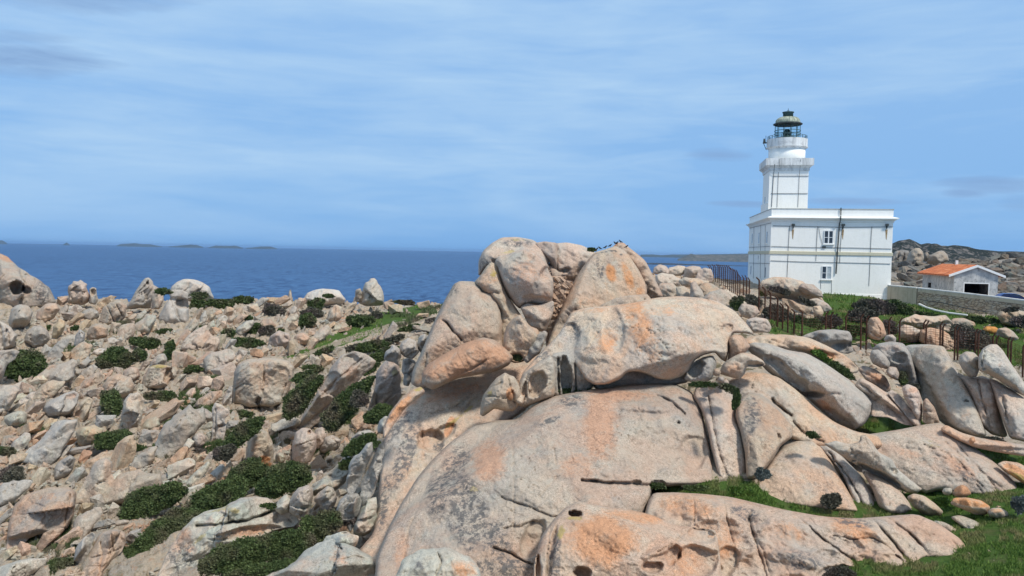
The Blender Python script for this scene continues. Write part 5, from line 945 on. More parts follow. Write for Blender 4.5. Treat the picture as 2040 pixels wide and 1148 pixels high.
# ------------------------------------------------------------------ lighthouse
def plaster(name, col, streak, k=0.5):
    m, b, p = new_mat(name); geo = b.n('ShaderNodeNewGeometry'); P = geo.outputs['Position']
    n = b.noise(P, 0.9, 6, 0.7); v = b.noise(b.mapping(P, (2.2, 2.2, 0.22)), 1.0, 5, 0.65); g = b.noise(P, 9, 4, 0.7)
    c = b.mix(b.math('MULTIPLY', b.mapr(v, 0.48, 0.72), k), (*col, 1), (*streak, 1))
    c = b.mix(b.math('MULTIPLY', b.mapr(n, 0.52, 0.72), k * 0.7), c, (*streak, 1))
    c = b.mix(1.0, c, b.ramp(g, [(0.3, 0.93), (0.6, 1.02)]), 'MULTIPLY')
    b.link(c, p.inputs['Base Color']); p.inputs['Roughness'].default_value = 0.9; p.inputs['Specular IOR Level'].default_value = 0.15
    b.link(b.bump(b.math('ADD', n, b.math('MULTIPLY', g, 0.4)), 0.4, 0.05), p.inputs['Normal']); return m
M['wall'] = plaster('white_plaster', (0.90, 0.895, 0.855), (0.74, 0.73, 0.66), 0.28)
M['band'] = plaster('ochre_band', (0.62, 0.58, 0.44), (0.52, 0.50, 0.38), 0.8)
M['chip'] = plaster('worn_plaster', (0.76, 0.77, 0.76), (0.30, 0.31, 0.31), 0.9)
M['capst'] = plaster('grey_coping', (0.50, 0.50, 0.46), (0.30, 0.30, 0.27), 0.8)
M['pipe'] = simple('dark_pipe', (0.05, 0.06, 0.06), 0.6)
M['cable'] = simple('cable', (0.10, 0.105, 0.11), 0.8)
M['frame'] = simple('white_frame', (0.75, 0.77, 0.78), 0.5, 0.05)
M['glassd'] = simple('window_pane', (0.03, 0.04, 0.05), 0.15, 0.1, spec=0.6)
M['curtain'] = simple('curtain', (0.42, 0.48, 0.52), 0.8, 0.15, 6)
M['rust'] = simple('rust_stain', (0.34, 0.24, 0.13), 0.9, 0.3, 5)
M['rustpost'] = simple('rusty_iron', (0.08, 0.038, 0.025), 0.85, 0.35, 6, spec=0.2)
M['green'] = simple('green_metal', (0.055, 0.10, 0.095), 0.6, 0.25, 3)
M['lens'] = simple('lens_glass', (0.03, 0.06, 0.065), 0.12, 0.2, spec=0.8)
m, b, p = new_mat('copper_dome'); geo = b.n('ShaderNodeNewGeometry'); P = geo.outputs['Position']; v = b.noise(b.mapping(P, (3.5, 3.5, 0.4)), 1.0, 5, 0.7)
b.link(b.ramp(v, [(0.35, (0.15, 0.18, 0.16)), (0.5, (0.27, 0.30, 0.23)), (0.62, (0.44, 0.47, 0.37))]), p.inputs['Base Color']); p.inputs['Roughness'].default_value = 0.7; M['dome'] = m
m, b, p = new_mat('lantern_glass'); p.inputs['Base Color'].default_value = (0.75, 0.88, 0.9, 1); p.inputs['Roughness'].default_value = 0.04
p.inputs['Transmission Weight'].default_value = 1.0; p.inputs['IOR'].default_value = 1.02; M['glass'] = m
TH = R(11.0); O0 = at(1532.0, 575, 94.0); ZB = O0.z - 1.6
root = empty('lighthouse', (O0.x, O0.y, ZB), -TH)
tag(root, 'white two-storey lighthouse building with a square tower and green-domed lantern', 'lighthouse')
RM = Matrix.Translation((O0.x, O0.y, ZB)) @ Matrix.Rotation(-TH, 4, 'Z'); RMi = RM.inverted()
def loc_on(px, py, v=0.0):
    """photo pixel -> (u, v, z) on the plane v of the lighthouse frame"""
    d = Vector(rays(np.array(float(px)), np.array(float(py))).tolist()); o = RMi @ Vector((0, 0, 0)); dl = RMi.to_3x3() @ d
    t = (v - o.y) / dl.y; return o + dl * t
def loc_side(px, py, u=0.0):
    d = Vector(rays(np.array(float(px)), np.array(float(py))).tolist()); o = RMi @ Vector((0, 0, 0)); dl = RMi.to_3x3() @ d
    t = (u - o.x) / dl.x; return o + dl * t
W_ = loc_on(1777, 500).x; DP = loc_side(1492.5, 470).y
zp = loc_on(1540, 415).z; zc1 = loc_on(1540, 433).z; zc0 = loc_on(1540, 442).z; zb1 = loc_on(1535, 499.5).z; zb0 = loc_on(1535, 506.5).z
print('LH', W_, DP, zp, zc1, zc0, zb1, zb0, ZB)
mb = MB(); mb.rect_loft(0, W_, 0, DP, [(0.10, 0), (0.06, 1.2), (0.03, 1.25), (0, zb0), (0, zc0)]); mb.build('main_wall', M['wall'], root)
mb = MB(); mb.rect_loft(0, W_, 0, DP, [(0.03, zb0 + .003), (0.10, zb0 + 0.04), (0.10, zb1 - 0.04), (0.03, zb1)]); mb.build('string_course', M['band'], root)
mb = MB(); mb.rect_loft(0, W_, 0, DP, [(0.02, zc0), (0.08, zc0 + 0.06), (0.08, zc0 + 0.16), (0.36, zc1 - 0.14), (0.52, zc1 - 0.10), (0.52, zc1), (0.30, zc1 + 0.08), (0.05, zc1 + 0.14)]); mb.build('cornice', M['wall'], root)
mb = MB(); mb.rect_loft(0, W_, 0, DP, [(0.0, zc1 + 0.143), (0.0, zp - 0.1)]); mb.build('parapet', M['wall'], root)
mb = MB(); mb.rect_loft(0, W_, 0, DP, [(0.05, zp - 0.098), (0.05, zp)]); mb.build('coping', M['capst'], root)
# tower
tv = 5.0; a = loc_on(1530.5, 414, tv); c = loc_on(1608.5, 414, tv); tu0, tu1 = a.x, c.x; td = loc_side(1518.5, 380, tu0).y - tv
zt1 = loc_on(1570, 316, tv).z; zt0 = loc_on(1570, 332, tv).z; zt00 = loc_on(1570, 341, tv).z
td = max(3.8, min(td, 6.0)); print('tower', tu0, tu1, td, zt1)
mb = MB(); mb.rect_loft(tu0, tu1, tv, tv + td, [(0.02, zp - 0.5), (0, zt00 - 1.2), (0, zt0)]); mb.build('tower_shaft', M['wall'], root)
mb = MB(); mb.rect_loft(tu0, tu1, tv, tv + td, [(0.01, zt00), (0.10, zt00 + 0.05), (0.10, zt00 + 0.35), (0.42, zt0 + 0.1), (0.52, zt0 + 0.14), (0.52, zt1)]); mb.build('tower_cornice', M['chip'], root)
mb = MB(); mb.box(-0.02, tu0 - .02, tv + 0.5, tv + td - .5, zp + .003, zp + 1.0); mb.build('stair_block', M['wall'], root)
cu, cv = (tu0 + tu1) / 2, tv + td / 2
def tz(py): return loc_on(1570, py, cv).z
k = loc_on(1609.5, 286, cv).x - loc_on(1527, 286, cv).x; rg = k / 2
cu = (loc_on(1609.5, 286, cv).x + loc_on(1527, 286, cv).x) / 2
rd_ = (loc_on(1604, 305, cv).x - loc_on(1531, 305, cv).x) / 2
mb = MB(); mb.lathe([(rd_, zt1 - 0.3), (rd_, tz(297))], cu, cv, 56); mb.build('drum', M['wall'], root, True)
mb = MB(); mb.lathe([(rd_ + .01, tz(299)), (rg - 0.12, tz(296.5)), (rg, tz(295.5)), (rg, tz(294)), (rg - .05, tz(293.8)), (rg - .05, tz(279)), (rg - .3, tz(278.8))], cu, cv, 56); mb.build('gallery', M['chip'], root)
mb = MB()
for q in range(22):
    an = 2 * math.pi * q / 22; x, y = cu + (rg - 0.15) * math.cos(an), cv + (rg - 0.15) * math.sin(an)
    mb.tube([(x, y, tz(279)), (x, y, tz(272.5))], 0.035, 5)
for py in (272.8, 276): mb.lathe([(rg - 0.17, tz(py)), (rg - 0.13, tz(py)), (rg - 0.13, tz(py) + .05), (rg - 0.17, tz(py) + .05), (rg - 0.17, tz(py))], cu, cv, 44, False)
mb.build('railing', M['green'], root)
rl = (loc_on(1596, 262, cv).x - loc_on(1545, 262, cv).x) / 2
lan = MB(); lan.lathe([(rl + .06, tz(279)), (rl + .06, tz(275.5))], cu, cv, 40)
lo = lan.build('lantern', M['green'], root)
mb = MB(); mb.lathe([(rl - 0.02, tz(275.4)), (rl - .02, tz(250))], cu, cv, 40, False); mb.build('glazing', M['glass'], lo, True)
for q in range(12):
    mb = MB(); an = 2 * math.pi * (q + .3) / 12; x, y = cu + rl * math.cos(an), cv + rl * math.sin(an)
    mb.tube([(x, y, tz(275.6)), (x, y, tz(249.5))], 0.035, 5); mb.build('glazing_bar', M['green'], lo)
mb = MB()
for py in (262, 268): mb.lathe([(rl, tz(py)), (rl + .05, tz(py)), (rl + .05, tz(py) + .07), (rl, tz(py) + .07), (rl, tz(py))], cu, cv, 40, False)
mb.build('glazing_ring', M['green'], lo)
mb = MB(); zl = tz(266.5); mb.lathe([(0.05, tz(275.5)), (0.30, tz(275)), (0.30, tz(272)), (0.42, zl - .35), (0.55, zl), (0.42, zl + .4), (0.2, zl + .55), (.02, zl + .57)], cu - 0.05, cv, 20); mb.build('lens', M['lens'], lo, True)
re_ = rl + 0.22
mb = MB(); mb.lathe([(rl + .02, tz(250)), (re_, tz(248.8)), (re_ + .02, tz(247.5)), (re_ - .1, tz(246.5)), (rl, tz(246))], cu, cv, 40); mb.build('dome_eave', M['pipe'], lo, True)
mb = MB(); z0, z1 = tz(246.6), tz(233.5); mb.lathe([(rl * 1.0, z0)] + [(rl * (0.98 * math.cos(t) ** 0.75 * 0.72 + 0.27), z0 + (z1 - z0) * math.sin(t)) for t in [i * math.pi / 2 / 9 for i in range(1, 10)]], cu, cv, 40)
dm = mb.build('dome', M['dome'], lo, True)
mb = MB()
for q in range(16):
    an = 2 * math.pi * q / 16; pts = [(cu + (rr_ + .02) * math.cos(an), cv + (rr_ + .02) * math.sin(an), zz) for rr_, zz in [(rl * (0.98 * math.cos(t) ** 0.75 * 0.72 + 0.27), z0 + (z1 - z0) * math.sin(t)) for t in [i * math.pi / 2 / 6 for i in range(1, 6)]]]
    mb.tube(pts, 0.03, 4)
mb.build('dome_rib', M['dome'], dm)
rv = 0.64
mb = MB(); mb.lathe([(rv, z1 - .1), (rv, tz(226)), (rv + .1, tz(225)), (rv + .1, tz(223.6)), (rv - .1, tz(223))], cu, cv, 24); mb.build('ventilator', M['green'], lo, True)
mb = MB(); mb.tube([(cu, cv, tz(223.3)), (cu, cv, tz(215.5))], [0.05, 0.015], 5); mb.tube([(cu - .25, cv, tz(223.2)), (cu, cv, tz(219))], .02, 4); mb.tube([(cu + .25, cv, tz(223.2)), (cu, cv, tz(219))], .02, 4); mb.build('lightning_rod', M['pipe'], lo)
# small beacon bracket on the gallery, left
q0 = loc_on(1527, 287, cv); q1 = loc_on(1520, 285, cv)
mb = MB(); mb.box(q1.x, q0.x, cv - .3, cv + .3, q1.z - .05, q1.z + .05); mb.tube([(q1.x + .05, cv, q1.z), (q0.x, cv, q0.z - .8)], .04, 5)
mb.tube([(q1.x + .15, cv, q1.z), (q1.x + .15, cv, q1.z + .55)], [.16, .1], 8); mb.tube([(q0.x - .1, cv, q1.z), (q0.x - .1, cv, q1.z + .95)], .03, 4); mb.build('beacon_bracket', M['pipe'], root)
# windows
def window(x0, y0, x1, y1, dark=(1, 1), par=root):
    A_ = loc_on(x0, y1); B_ = loc_on(x1, y0); u0, u1, z0, z1 = A_.x, B_.x, A_.z, B_.z; um = (u0 + u1) / 2; zm = z0 + (z1 - z0) * .48
    f = MB(); t = .09
    f.box(u0, u1, -.10, .0, z1 - t, z1); f.box(u0, u1, -.10, .0, z0, z0 + t)
    f.box(u0, u0 + t, -.10, 0, z0 + t, z1 - t); f.box(u1 - t, u1, -.10, 0, z0 + t, z1 - t); f.box(um - .07, um + .07, -.10, 0, z0 + t, z1 - t)
    f.box(u0 + t, um - .07, -.08, 0, zm - .03, zm + .03); f.box(um + .07, u1 - t, -.08, 0, zm - .03, zm + .03)
    wo = f.build('window', M['frame'], par)
    for i, (a0, a1) in enumerate(((u0 + t, um - .07), (um + .07, u1 - t))):
        g = MB(); g.box(a0, a1, -.045, -.006, z0 + t, z1 - t); g.build('pane', M['glassd'] if dark[i] else M['curtain'], wo)
    s = MB(); s.box(u0 - .12, u1 + .12, -.20, 0, z0 - .12, z0 - .004); s.build('sill', M['wall'], wo)
window(1640.5, 459.5, 1660.5, 486.0, (1, 1)); window(1636, 530.5, 1657, 556.5, (1, 0))
def swindow(px, y0, y1, w=0.85):
    A_ = loc_side(px, y1); B_ = loc_side(px, y0); z0, z1 = A_.z, B_.z; v = A_.y
    f = MB(); f.box(-.03, 0.0, v - w / 2, v + w / 2, z0, z1); wo = f.build('window', M['frame'], root)
    g = MB(); g.box(-.05, -.031, v - w / 2 + .1, v + w / 2 - .1, z0 + .1, z1 - .1); g.build('pane', M['glassd'], wo)
    s = MB(); s.box(-.16, 0, v - w / 2 - .1, v + w / 2 + .1, z0 - .12, z0 - .004); s.build('sill', M['wall'], wo)
for px, y0, y1, w_ in ((1498.5, 465, 486, .9), (1512, 463, 486, .9), (1528, 461, 485, .9), (1496, 529, 548, .7), (1524.5, 532, 554, .9), (1511, 508, 519, .35)): swindow(px, y0, y1, w_)
f = MB(); A_ = loc_side(1524, 400, tu0); f.box(tu0 - .03, tu0, A_.y - .3, A_.y + .3, A_.z - .8, A_.z + .5); f.build('window', M['glassd'], root)
# cables and joints drawn on the plaster as real thin conduits
def run(pts, r=.035, mat='cable', name='cable', v=-.05, side=False):
    mb = MB(); P_ = []
    for (x, y) in pts:
        q = loc_side(x, y, v) if side else loc_on(x, y, v); P_.append(tuple(q))
    mb.tube(P_, r * .75, 5); return mb.build(name, M[mat], root)
run([(1540, 450), (1640, 452), (1676, 453), (1779, 452)]); run([(1537, 491), (1600, 493), (1700, 494), (1776, 496)]); run([(1535, 519.5), (1600, 522), (1700, 524), (1774, 526)])
for x in (1573, 1629, 1737): run([(x, 451), (x - 2.5, 493), (x - 3.5, 520)] + ([(x - 6, 570)] if x != 1629 else []), .03)
run([(1631, 452), (1634, 470), (1639, 488)], .025); run([(1678, 452), (1674.5, 490), (1673, 523)], .03)
run([(1635, 558), (1635, 576)], .025); run([(1656.5, 558), (1656.5, 584)], .025)
for x in (1502, 1515.5, 1524.5): run([(x, 449), (x - .5, 500), (x - 1, 555)], .03, v=-.06, side=True)
run([(1537, 444), (1493, 455)], .03, v=-.06, side=True); run([(1535, 491), (1492, 493)], .03, v=-.06, side=True); run([(1533, 525), (1492, 524)], .03, v=-.06, side=True)
# parapet pipe and downpipe
run([(1675.5, 414), (1675, 429)], .09, 'pipe', 'downpipe', -.15)
dp = MB(); dp.tube([tuple(loc_on(1675.2, 430, -.62)), tuple(loc_on(1674, 440, -.55)), tuple(loc_on(1672.5, 446, -.14))], .07, 6); dp.tube([tuple(loc_on(1672.5, 446, -.14)), tuple(loc_on(1668.5, 500, -.18)), tuple(loc_on(1665.5, 545.5, -.16))], .075, 6); dp.build('downpipe', M['pipe'], root)
for x in (1580, 1679.5, 1766.5):
    q = loc_on(x, 447); f = MB(); f.box(q.x - .17, q.x + .17, -.30, -.0, q.z - .22, q.z + .05); f.box(q.x - .05, q.x + .05, -.15, -.0, q.z - .55, q.z - .223)
    sp_ = f.build('water_spout', M['pipe'], root)
    s = MB(); s.add([(q.x - .14, -.006, q.z - .63), (q.x + .14, -.006, q.z - .63), (q.x + .05, -.006, q.z - 1.9), (q.x - .04, -.006, q.z - 1.7)], [(0, 3, 2, 1)]); s.build('rust_streak', M['rust'], sp_)
for ln in ([(1540, 351), (1611, 351)], [(1536, 386), (1609, 386)]):
    mb = MB(); mb.tube([tuple(loc_on(x, y, tv - .05)) for x, y in ln], .03, 5); mb.build('cable', M['cable'], root)
for ln in ([(1543.5, 327), (1541, 350), (1537, 413)], [(1551, 343), (1548, 413)], [(1595, 318), (1592.5, 350), (1589.5, 413)], [(1553, 317), (1552.5, 333)]):
    mb = MB(); off = tv - .6 if ln[0][1] < 330 and ln[-1][1] < 340 else tv - .06
    P_ = [tuple(loc_on(x, y, tv - .58 if y < 334 else tv - .06)) for x, y in ln]; mb.tube(P_, .022 if ln[0][0] != 1543.5 else .035, 5); mb.build('cable', M['cable'], root)
f = MB(); q = loc_on(1643, 493); f.box(q.x - .3, q.x + .1, -.12, 0, q.z - .1, q.z + .15); f.build('junction_box', M['pipe'], root)
# ------------------------------------------------------------------ garage
m, b, p = new_mat('old_render'); geo = b.n('ShaderNodeNewGeometry'); P = geo.outputs['Position']
v = b.noise(b.mapping(P, (1.2, 1.2, 0.35)), 1.0, 6, 0.7); n = b.noise(P, 2.5, 5, 0.7)
c = b.mix(b.mapr(v, 0.42, 0.62), (0.52, 0.53, 0.53), (0.34, 0.36, 0.38)); c = b.mix(b.math('MULTIPLY', b.mapr(n, 0.52, 0.64), 0.7), c, (0.15, 0.17, 0.18))
b.link(c, p.inputs['Base Color']); p.inputs['Roughness'].default_value = 0.9; M['render'] = m
m, b, p = new_mat('roof_tiles'); tcn = b.n('ShaderNodeTexCoord'); O = tcn.outputs['Object']
n = b.noise(O, 1.5, 4, 0.6); sx_ = b.n('ShaderNodeSeparateXYZ'); b.link(O, sx_.inputs[0]); e1 = b.math('ABSOLUTE', b.math('SUBTRACT', b.math('FRACT', b.math('MULTIPLY', sx_.outputs[0], 2.2)), 0.5)); e2 = b.math('ABSOLUTE', b.math('SUBTRACT', b.math('FRACT', b.math('MULTIPLY', sx_.outputs[1], 2.0)), 0.5))
tc_ = b.ramp(n, [(0.3, (0.36, 0.10, 0.04)), (0.5, (0.56, 0.165, 0.06)), (0.7, (0.66, 0.29, 0.15))]); tc_ = b.mix(b.math('MULTIPLY', b.mapr(e1, 0.36, 0.48), 0.6), tc_, (0.16, 0.05, 0.025)); tc_ = b.mix(b.math('MULTIPLY', b.mapr(e2, 0.38, 0.49), 0.45), tc_, (0.20, 0.06, 0.03)); b.link(tc_, p.inputs['Base Color']); p.inputs['Roughness'].default_value = 0.8; M['tiles'] = m  # dark lines paint in the shade of tile valleys and courses
M['dark'] = simple('dark_interior', (0.012, 0.012, 0.014), 0.9, 0.2, 3, spec=0.05)  # near-black colour standing for the shade inside the garage
g0 = at(1899.5, 590, 102.0); TG = math.atan2(2.4, 12.0)
Gm = Matrix.Translation((g0.x, g0.y, g0.z)) @ Matrix.Rotation(-TG, 4, 'Z'); Gi = Gm.inverted()
def gon(px, py, v=0.0, u=None):
    d = Vector(rays(np.array(float(px)), np.array(float(py))).tolist()); o = Gi @ Vector((0, 0, 0)); dl = Gi.to_3x3() @ d
    t = (v - o.y) / dl.y if u is None else (u - o.x) / dl.x
    return o + dl * t
gr_ = empty('garage', tuple(g0), -TG); tag(gr_, 'grey rendered garage with an orange tiled roof and dark open doorway, behind the stone wall', 'garage')
GW = gon(1988, 570).x; GD = min(gon(1838, 560, u=0.0).y, 15.0); ez = gon(1899, 546).z; az = gon(1944, 531).z; print('garage', GW, GD, ez, az)
gm = GW / 2
dx0, dx1 = gon(1921, 575).x, gon(1969, 575).x; dz = gon(1945, 565.5).z
mb = MB(); T_ = .25
# gable wall round the doorway
def slab(mb, poly, y0, y1):
    n = len(poly); V = [(x, y0, z) for x, z in poly] + [(x, y1, z) for x, z in poly]
    mb.add(V, [tuple(range(n)), tuple(reversed(range(n, 2 * n)))] + [((i + 1) % n, i, n + i, n + (i + 1) % n) for i in range(n)])
slab(mb, [(0, -1), (dx0, -1), (dx0, dz), (0, dz)], 0, T_); slab(mb, [(dx1, -1), (GW, -1), (GW, dz), (dx1, dz)], 0, T_)
slab(mb, [(0, dz), (GW, dz), (GW, ez), (gm, az), (0, ez)], 0, T_)
mb.box(0, T_, T_, GD, -1, ez); mb.box(GW - T_, GW, T_, GD, -1, ez); mb.box(T_, GW - T_, GD - T_, GD, -1, ez)
mb.build('wall', M['render'], gr_)
mb = MB(); mb.box(dx0 - .1, dx1 + .1, 3.5, 3.6, -1, dz + .2); mb.build('interior', M['dark'], gr_)  # near-black sheet added behind the doorway in place of the unlit inside
mb = MB(); mb.box(dx0 - .12, dx0, -.03, T_ - .02, -1, dz); mb.box(dx1, dx1 + .12, -.03, T_ - .02, -1, dz); mb.box(dx0 - .12, dx1 + .12, -.03, -.002, dz, dz + .14); mb.build('door_frame', M['frame'], gr_)
q = gon(1852, 568, u=0.0); mb = MB(); mb.box(-.02, 0, q.y - .6, q.y + .6, q.z - .35, q.z + .35); mb.build('window', M['dark'], gr_)
oh = .75
for sgn in (0, 1):
    mb = MB(); xe = -oh if sgn == 0 else GW + oh; ze = ez - oh * (az - ez) / gm
    nn = 30; L0, L1 = -.35, GD + .35
    for j in range(nn):      # pan tiles as rounded ribs running down the slope
        y0 = L0 + (L1 - L0) * j / nn; y1 = L0 + (L1 - L0) * (j + 1) / nn; ym = (y0 + y1) / 2
        V = []
        for (x, z) in ((xe, ze + .12), (gm, az + .12)): V += [(x, y0, z), (x, y0 + (ym - y0) * .5, z + .06), (x, ym, z + .10), (x, ym + (y1 - ym) * .5, z + .06), (x, y1, z)]
        mb.add(V, [(i, i + 1, i + 6, i + 5) if sgn == 0 else (i, i + 5, i + 6, i + 1) for i in range(4)])
    mb.build('roof_slope', M['tiles'], gr_)
    mb = MB(); V = [(xe, -.38, ze - .1), (gm, -.38, az - .1), (gm, -.38, az + .2), (xe, -.38, ze + .2)]; V += [(x, -.2, z) for x, y, z in V]
    mb.add(V, [(0, 1, 2, 3), (7, 6, 5, 4), (0, 4, 5, 1), (3, 2, 6, 7), (0, 3, 7, 4), (1, 5, 6, 2)]); mb.build('barge_board', M['frame'], gr_)
    mb = MB(); V = [(xe, -.3, ze - .02), (gm, -.3, az - .02), (gm, L1, az - .02), (xe, L1, ze - .02)]; mb.add(V + [(x, y, z + .1) for x, y, z in V], [(0, 3, 2, 1), (4, 5, 6, 7), (0, 1, 5, 4), (2, 3, 7, 6), (1, 2, 6, 5), (3, 0, 4, 7)]); mb.build('roof_deck', M['tiles'], gr_)
mb = MB(); mb.box(gm - .15, gm + .15, GD * .55, GD * .55 + .3, az, az + .75); mb.build('chimney', M['frame'], gr_)
# ------------------------------------------------------------------ stone wall
m, b, p = new_mat('rubble_masonry'); geo = b.n('ShaderNodeNewGeometry'); P = geo.outputs['Position']
Pm = b.mapping(P, (1, 1, 1.7)); vd = b.voro(Pm, 2.3, 'DISTANCE_TO_EDGE'); x = b.n('ShaderNodeTexVoronoi'); b.link(Pm, x.inputs[0]); x.inputs['Scale'].default_value = 2.3
s_ = b.n('ShaderNodeSeparateColor'); b.link(x.outputs['Color'], s_.inputs[0])
c = b.ramp(s_.outputs[0], [(0, (0.34, 0.25, 0.17)), (0.5, (0.48, 0.375, 0.26)), (1, (0.42, 0.34, 0.26))])
c = b.mix(b.mapr(vd, 0.02, 0.07, 1, 0), c, (0.22, 0.18, 0.14)); n = b.noise(P, 1.2, 5, 0.7); c = b.mix(b.math('MULTIPLY', b.mapr(n, 0.5, 0.62), 0.75), c, (0.50, 0.45, 0.37))
b.link(c, p.inputs['Base Color']); p.inputs['Roughness'].default_value = 0.95; b.link(b.bump(b.mapr(vd, 0, 0.12), 0.9, 0.12), p.inputs['Normal']); M['masonry'] = m
M['oldplaster'] = plaster('old_plaster', (0.56, 0.475, 0.355), (0.38, 0.31, 0.22), 0.9)
M['limew'] = simple('limewash', (0.72, 0.71, 0.68), 0.9, 0.15, 2)
def wallrun(tops, bots, Ys, thick=.5):
    T3 = [at(x, y, Y) for (x, y), Y in zip(tops, Ys)]; V = []
    zb = [at(x, y, Y).z for (x, y), Y in zip(bots, Ys)]
    return T3, zb
T3, zb = wallrun([(1774, 568), (1832, 573)], [(1774, 600), (1832, 608)], [91.0, 87.5])
T4, zb4 = wallrun([(1832, 573), (1900, 580.5), (1970, 588.5), (2040, 597), (2200, 618)], [(1832, 606), (1900, 620), (1970, 632), (2040, 640), (2200, 650)], [87.5, 85.0, 82.5, 80.0, 75.0])
wr = empty('stone_wall', tuple(Vector((T4[0].x, T4[0].y, zb4[0])))); tag(wr, 'long rubble stone wall with a whitewashed coping running right from the lighthouse', 'wall')
wo = Vector((T4[0].x, T4[0].y, zb4[0]))
def wallmesh(name, T, zb, z_off0, z_off1, th, mat, bottoms=True):
    V = []; n = len(T)
    for i, p_ in enumerate(T):
        d = (T[min(i + 1, n - 1)] - T[max(i - 1, 0)]); nn_ = Vector((d.y, -d.x, 0)).normalized() * th / 2
        c0 = Vector((p_.x, p_.y, 0)) + Vector((0, th / 2, 0))
        zt = p_.z + z_off1; zz = (zb[i] - .6) if bottoms else p_.z + z_off0
        for s in (1, -1): V += [(c0 + nn_ * s) + Vector((0, 0, zz)) - wo, (c0 + nn_ * s) + Vector((0, 0, zt)) - wo]
    Fs = []
    for i in range(n - 1):
        a_, e = i * 4, i * 4 + 4
        Fs += [(a_, e, e + 1, a_ + 1), (a_ + 3, e + 3, e + 2, a_ + 2), (a_ + 1, e + 1, e + 3, a_ + 3), (a_, a_ + 2, e + 2, e)]
    Fs += [(0, 1, 3, 2), ((n - 1) * 4, (n - 1) * 4 + 2, (n - 1) * 4 + 3, (n - 1) * 4 + 1)]
    mesh_obj(name, [tuple(v) for v in V], Fs, M[mat], wr, False)
wallmesh('masonry', T4, zb4, 0, -.5, .5, 'masonry'); wallmesh('render_strip', T4, zb4, -.5, -.12, .48, 'oldplaster', False); wallmesh('coping', T4, zb4, -.12, 0, .6, 'limew', False)
wallmesh('plastered_pier', T3, [z + .0 for z in zb], -1.6, -.12, .54, 'oldplaster'); wallmesh('coping', T3, zb, -.117, .003, .62, 'limew', False)
mb = MB(); mb.tube([tuple(at(x, y, Y)) for x, y, Y in ((1831, 606, 86.0), (1845, 612.5, 84.8), (1865, 618.5, 83.4), (1890, 623.5, 82.0), (1927, 628, 80.2))], .11, 6)
tag(mb.build('water_pipe', M['limew']), 'white pipe curving down along the foot of the stone wall', 'pipe')
mb = MB(); mb.tube([tuple(at(x, y, Y)) for x, y, Y in ((1833, 597, 86.3), (1880, 604, 84.5), (1920, 613, 82.9), (1966, 622, 80.6))], .05, 5)
tag(mb.build('cable', M['pipe']), 'dark cable sagging across the face of the stone wall', 'cable')
# ------------------------------------------------------------------ fence
POSTS = [(1413, 528, 560, 100, 1), (1417, 529, 560.5, 99, 1), (1421.5, 527, 561, 98, 1), (1425.5, 528, 562, 97, 1), (1430, 527, 562.5, 96, 1), (1433, 527, 563, 95.5, 1), (1437, 528, 564, 95, 1), (1441, 528, 564.5, 94, 1), (1445, 528, 566, 93, 1), (1449.5, 528.5, 568, 92, 1), (1454, 530, 571, 91, 1), (1458, 534, 574, 90, 1), (1461.5, 535, 577, 89, 1), (1465, 537, 580, 88, 1), (1469, 538, 584, 86.5, 1), (1474, 547, 586, 84, 1), (1481, 549, 588, 82, 1), (1487, 549, 589, 80, 1), (1493, 553, 589, 78, 1),
 (1512, 553, 613, 72, 1), (1524, 572, 618, 70.5, 1), (1534.5, 579, 630, 69, 1), (1549, 590, 650, 66.5, 1), (1559, 604, 658, 65.5, 1), (1569.5, 605, 662, 64.8, 1), (1582, 616, 664, 64.5, 1), (1598, 617, 667, 64, 1),
 (1645, 620, 662, 64.5, 0), (1655, 622, 662, 67.5, 0), (1685, 624, 672, 65.5, 0), (1715, 626, 680, 65.0, 0), (1726, 629, 682, 65.6, 0), (1771, 631, 682, 66.5, 0), (1792, 634, 685, 66.8, 0), (1840, 637, 678, 67.5, 0), (1845, 640, 679, 66.6, 0), (1873, 641, 688, 66.4, 0), (1878, 645, 688, 65.6, 0), (1902, 648, 700, 64.8, 0), (1908, 652, 699, 64.0, 0), (1943, 655, 704, 63.5, 0), (1949, 658, 705, 62.8, 0), (1978, 664, 692, 63.4, 0), (1985, 668, 692, 62.6, 0), (2008, 671, 712, 61.8, 0), (2014, 674, 712, 61.0, 0), (2038, 684, 732, 60.0, 0), (2070, 690, 745, 58.5, 0)]
fr_ = empty('fence', tuple(at(1598, 667, 64.0))); tag(fr_, 'rusty iron fence of leaning-topped posts and wire mesh climbing past the lighthouse', 'fence')
fo = Vector(fr_.location)
tops = []; basesv = []
for (x, yt, yb, Y, lf) in POSTS:
    bt = at(x, yb, Y); tp = at(x + (0.5 if lf else 0.5), yt + (5 if lf else 7), Y); hgt = tp.z - bt.z
    arm = at(x + (-5 if lf else 5.5), yt, Y - .1)
    if x < 1500: arm = at(x - 3, yt, Y - .1)
    w_ = .055 if x < 1500 else .075
    mb = MB(); mb.tube([bt - fo - Vector((0, 0, .8)), tp - fo], w_, 5); mb.tube([tp - fo - Vector((0, 0, .02)), arm - fo], w_ * .9, 5); mb.build('post', M['rustpost'], fr_)
    tops.append(tp); basesv.append(bt)
mb = MB(); mv = []
for i in range(len(POSTS) - 1):
    if POSTS[i][0] == 1493:
        mb.build('wire_mesh', M['rustpost'], fr_); mb = MB(); continue
    if (tops[i] - tops[i + 1]).length > 9: pass
    for t in np.linspace(0.02, 0.98, 9):
        a_ = basesv[i].lerp(tops[i], t) - fo; c_ = basesv[i + 1].lerp(tops[i + 1], t) - fo; mb.tube([a_, c_], .015, 3)
    d_ = (basesv[i + 1] - basesv[i]).length; nv = max(2, int(d_ / .35))
    for k_ in range(1, nv):
        s_ = k_ / nv; mb.tube([basesv[i].lerp(basesv[i + 1], s_) - fo, tops[i].lerp(tops[i + 1], s_) - fo], .011, 3)
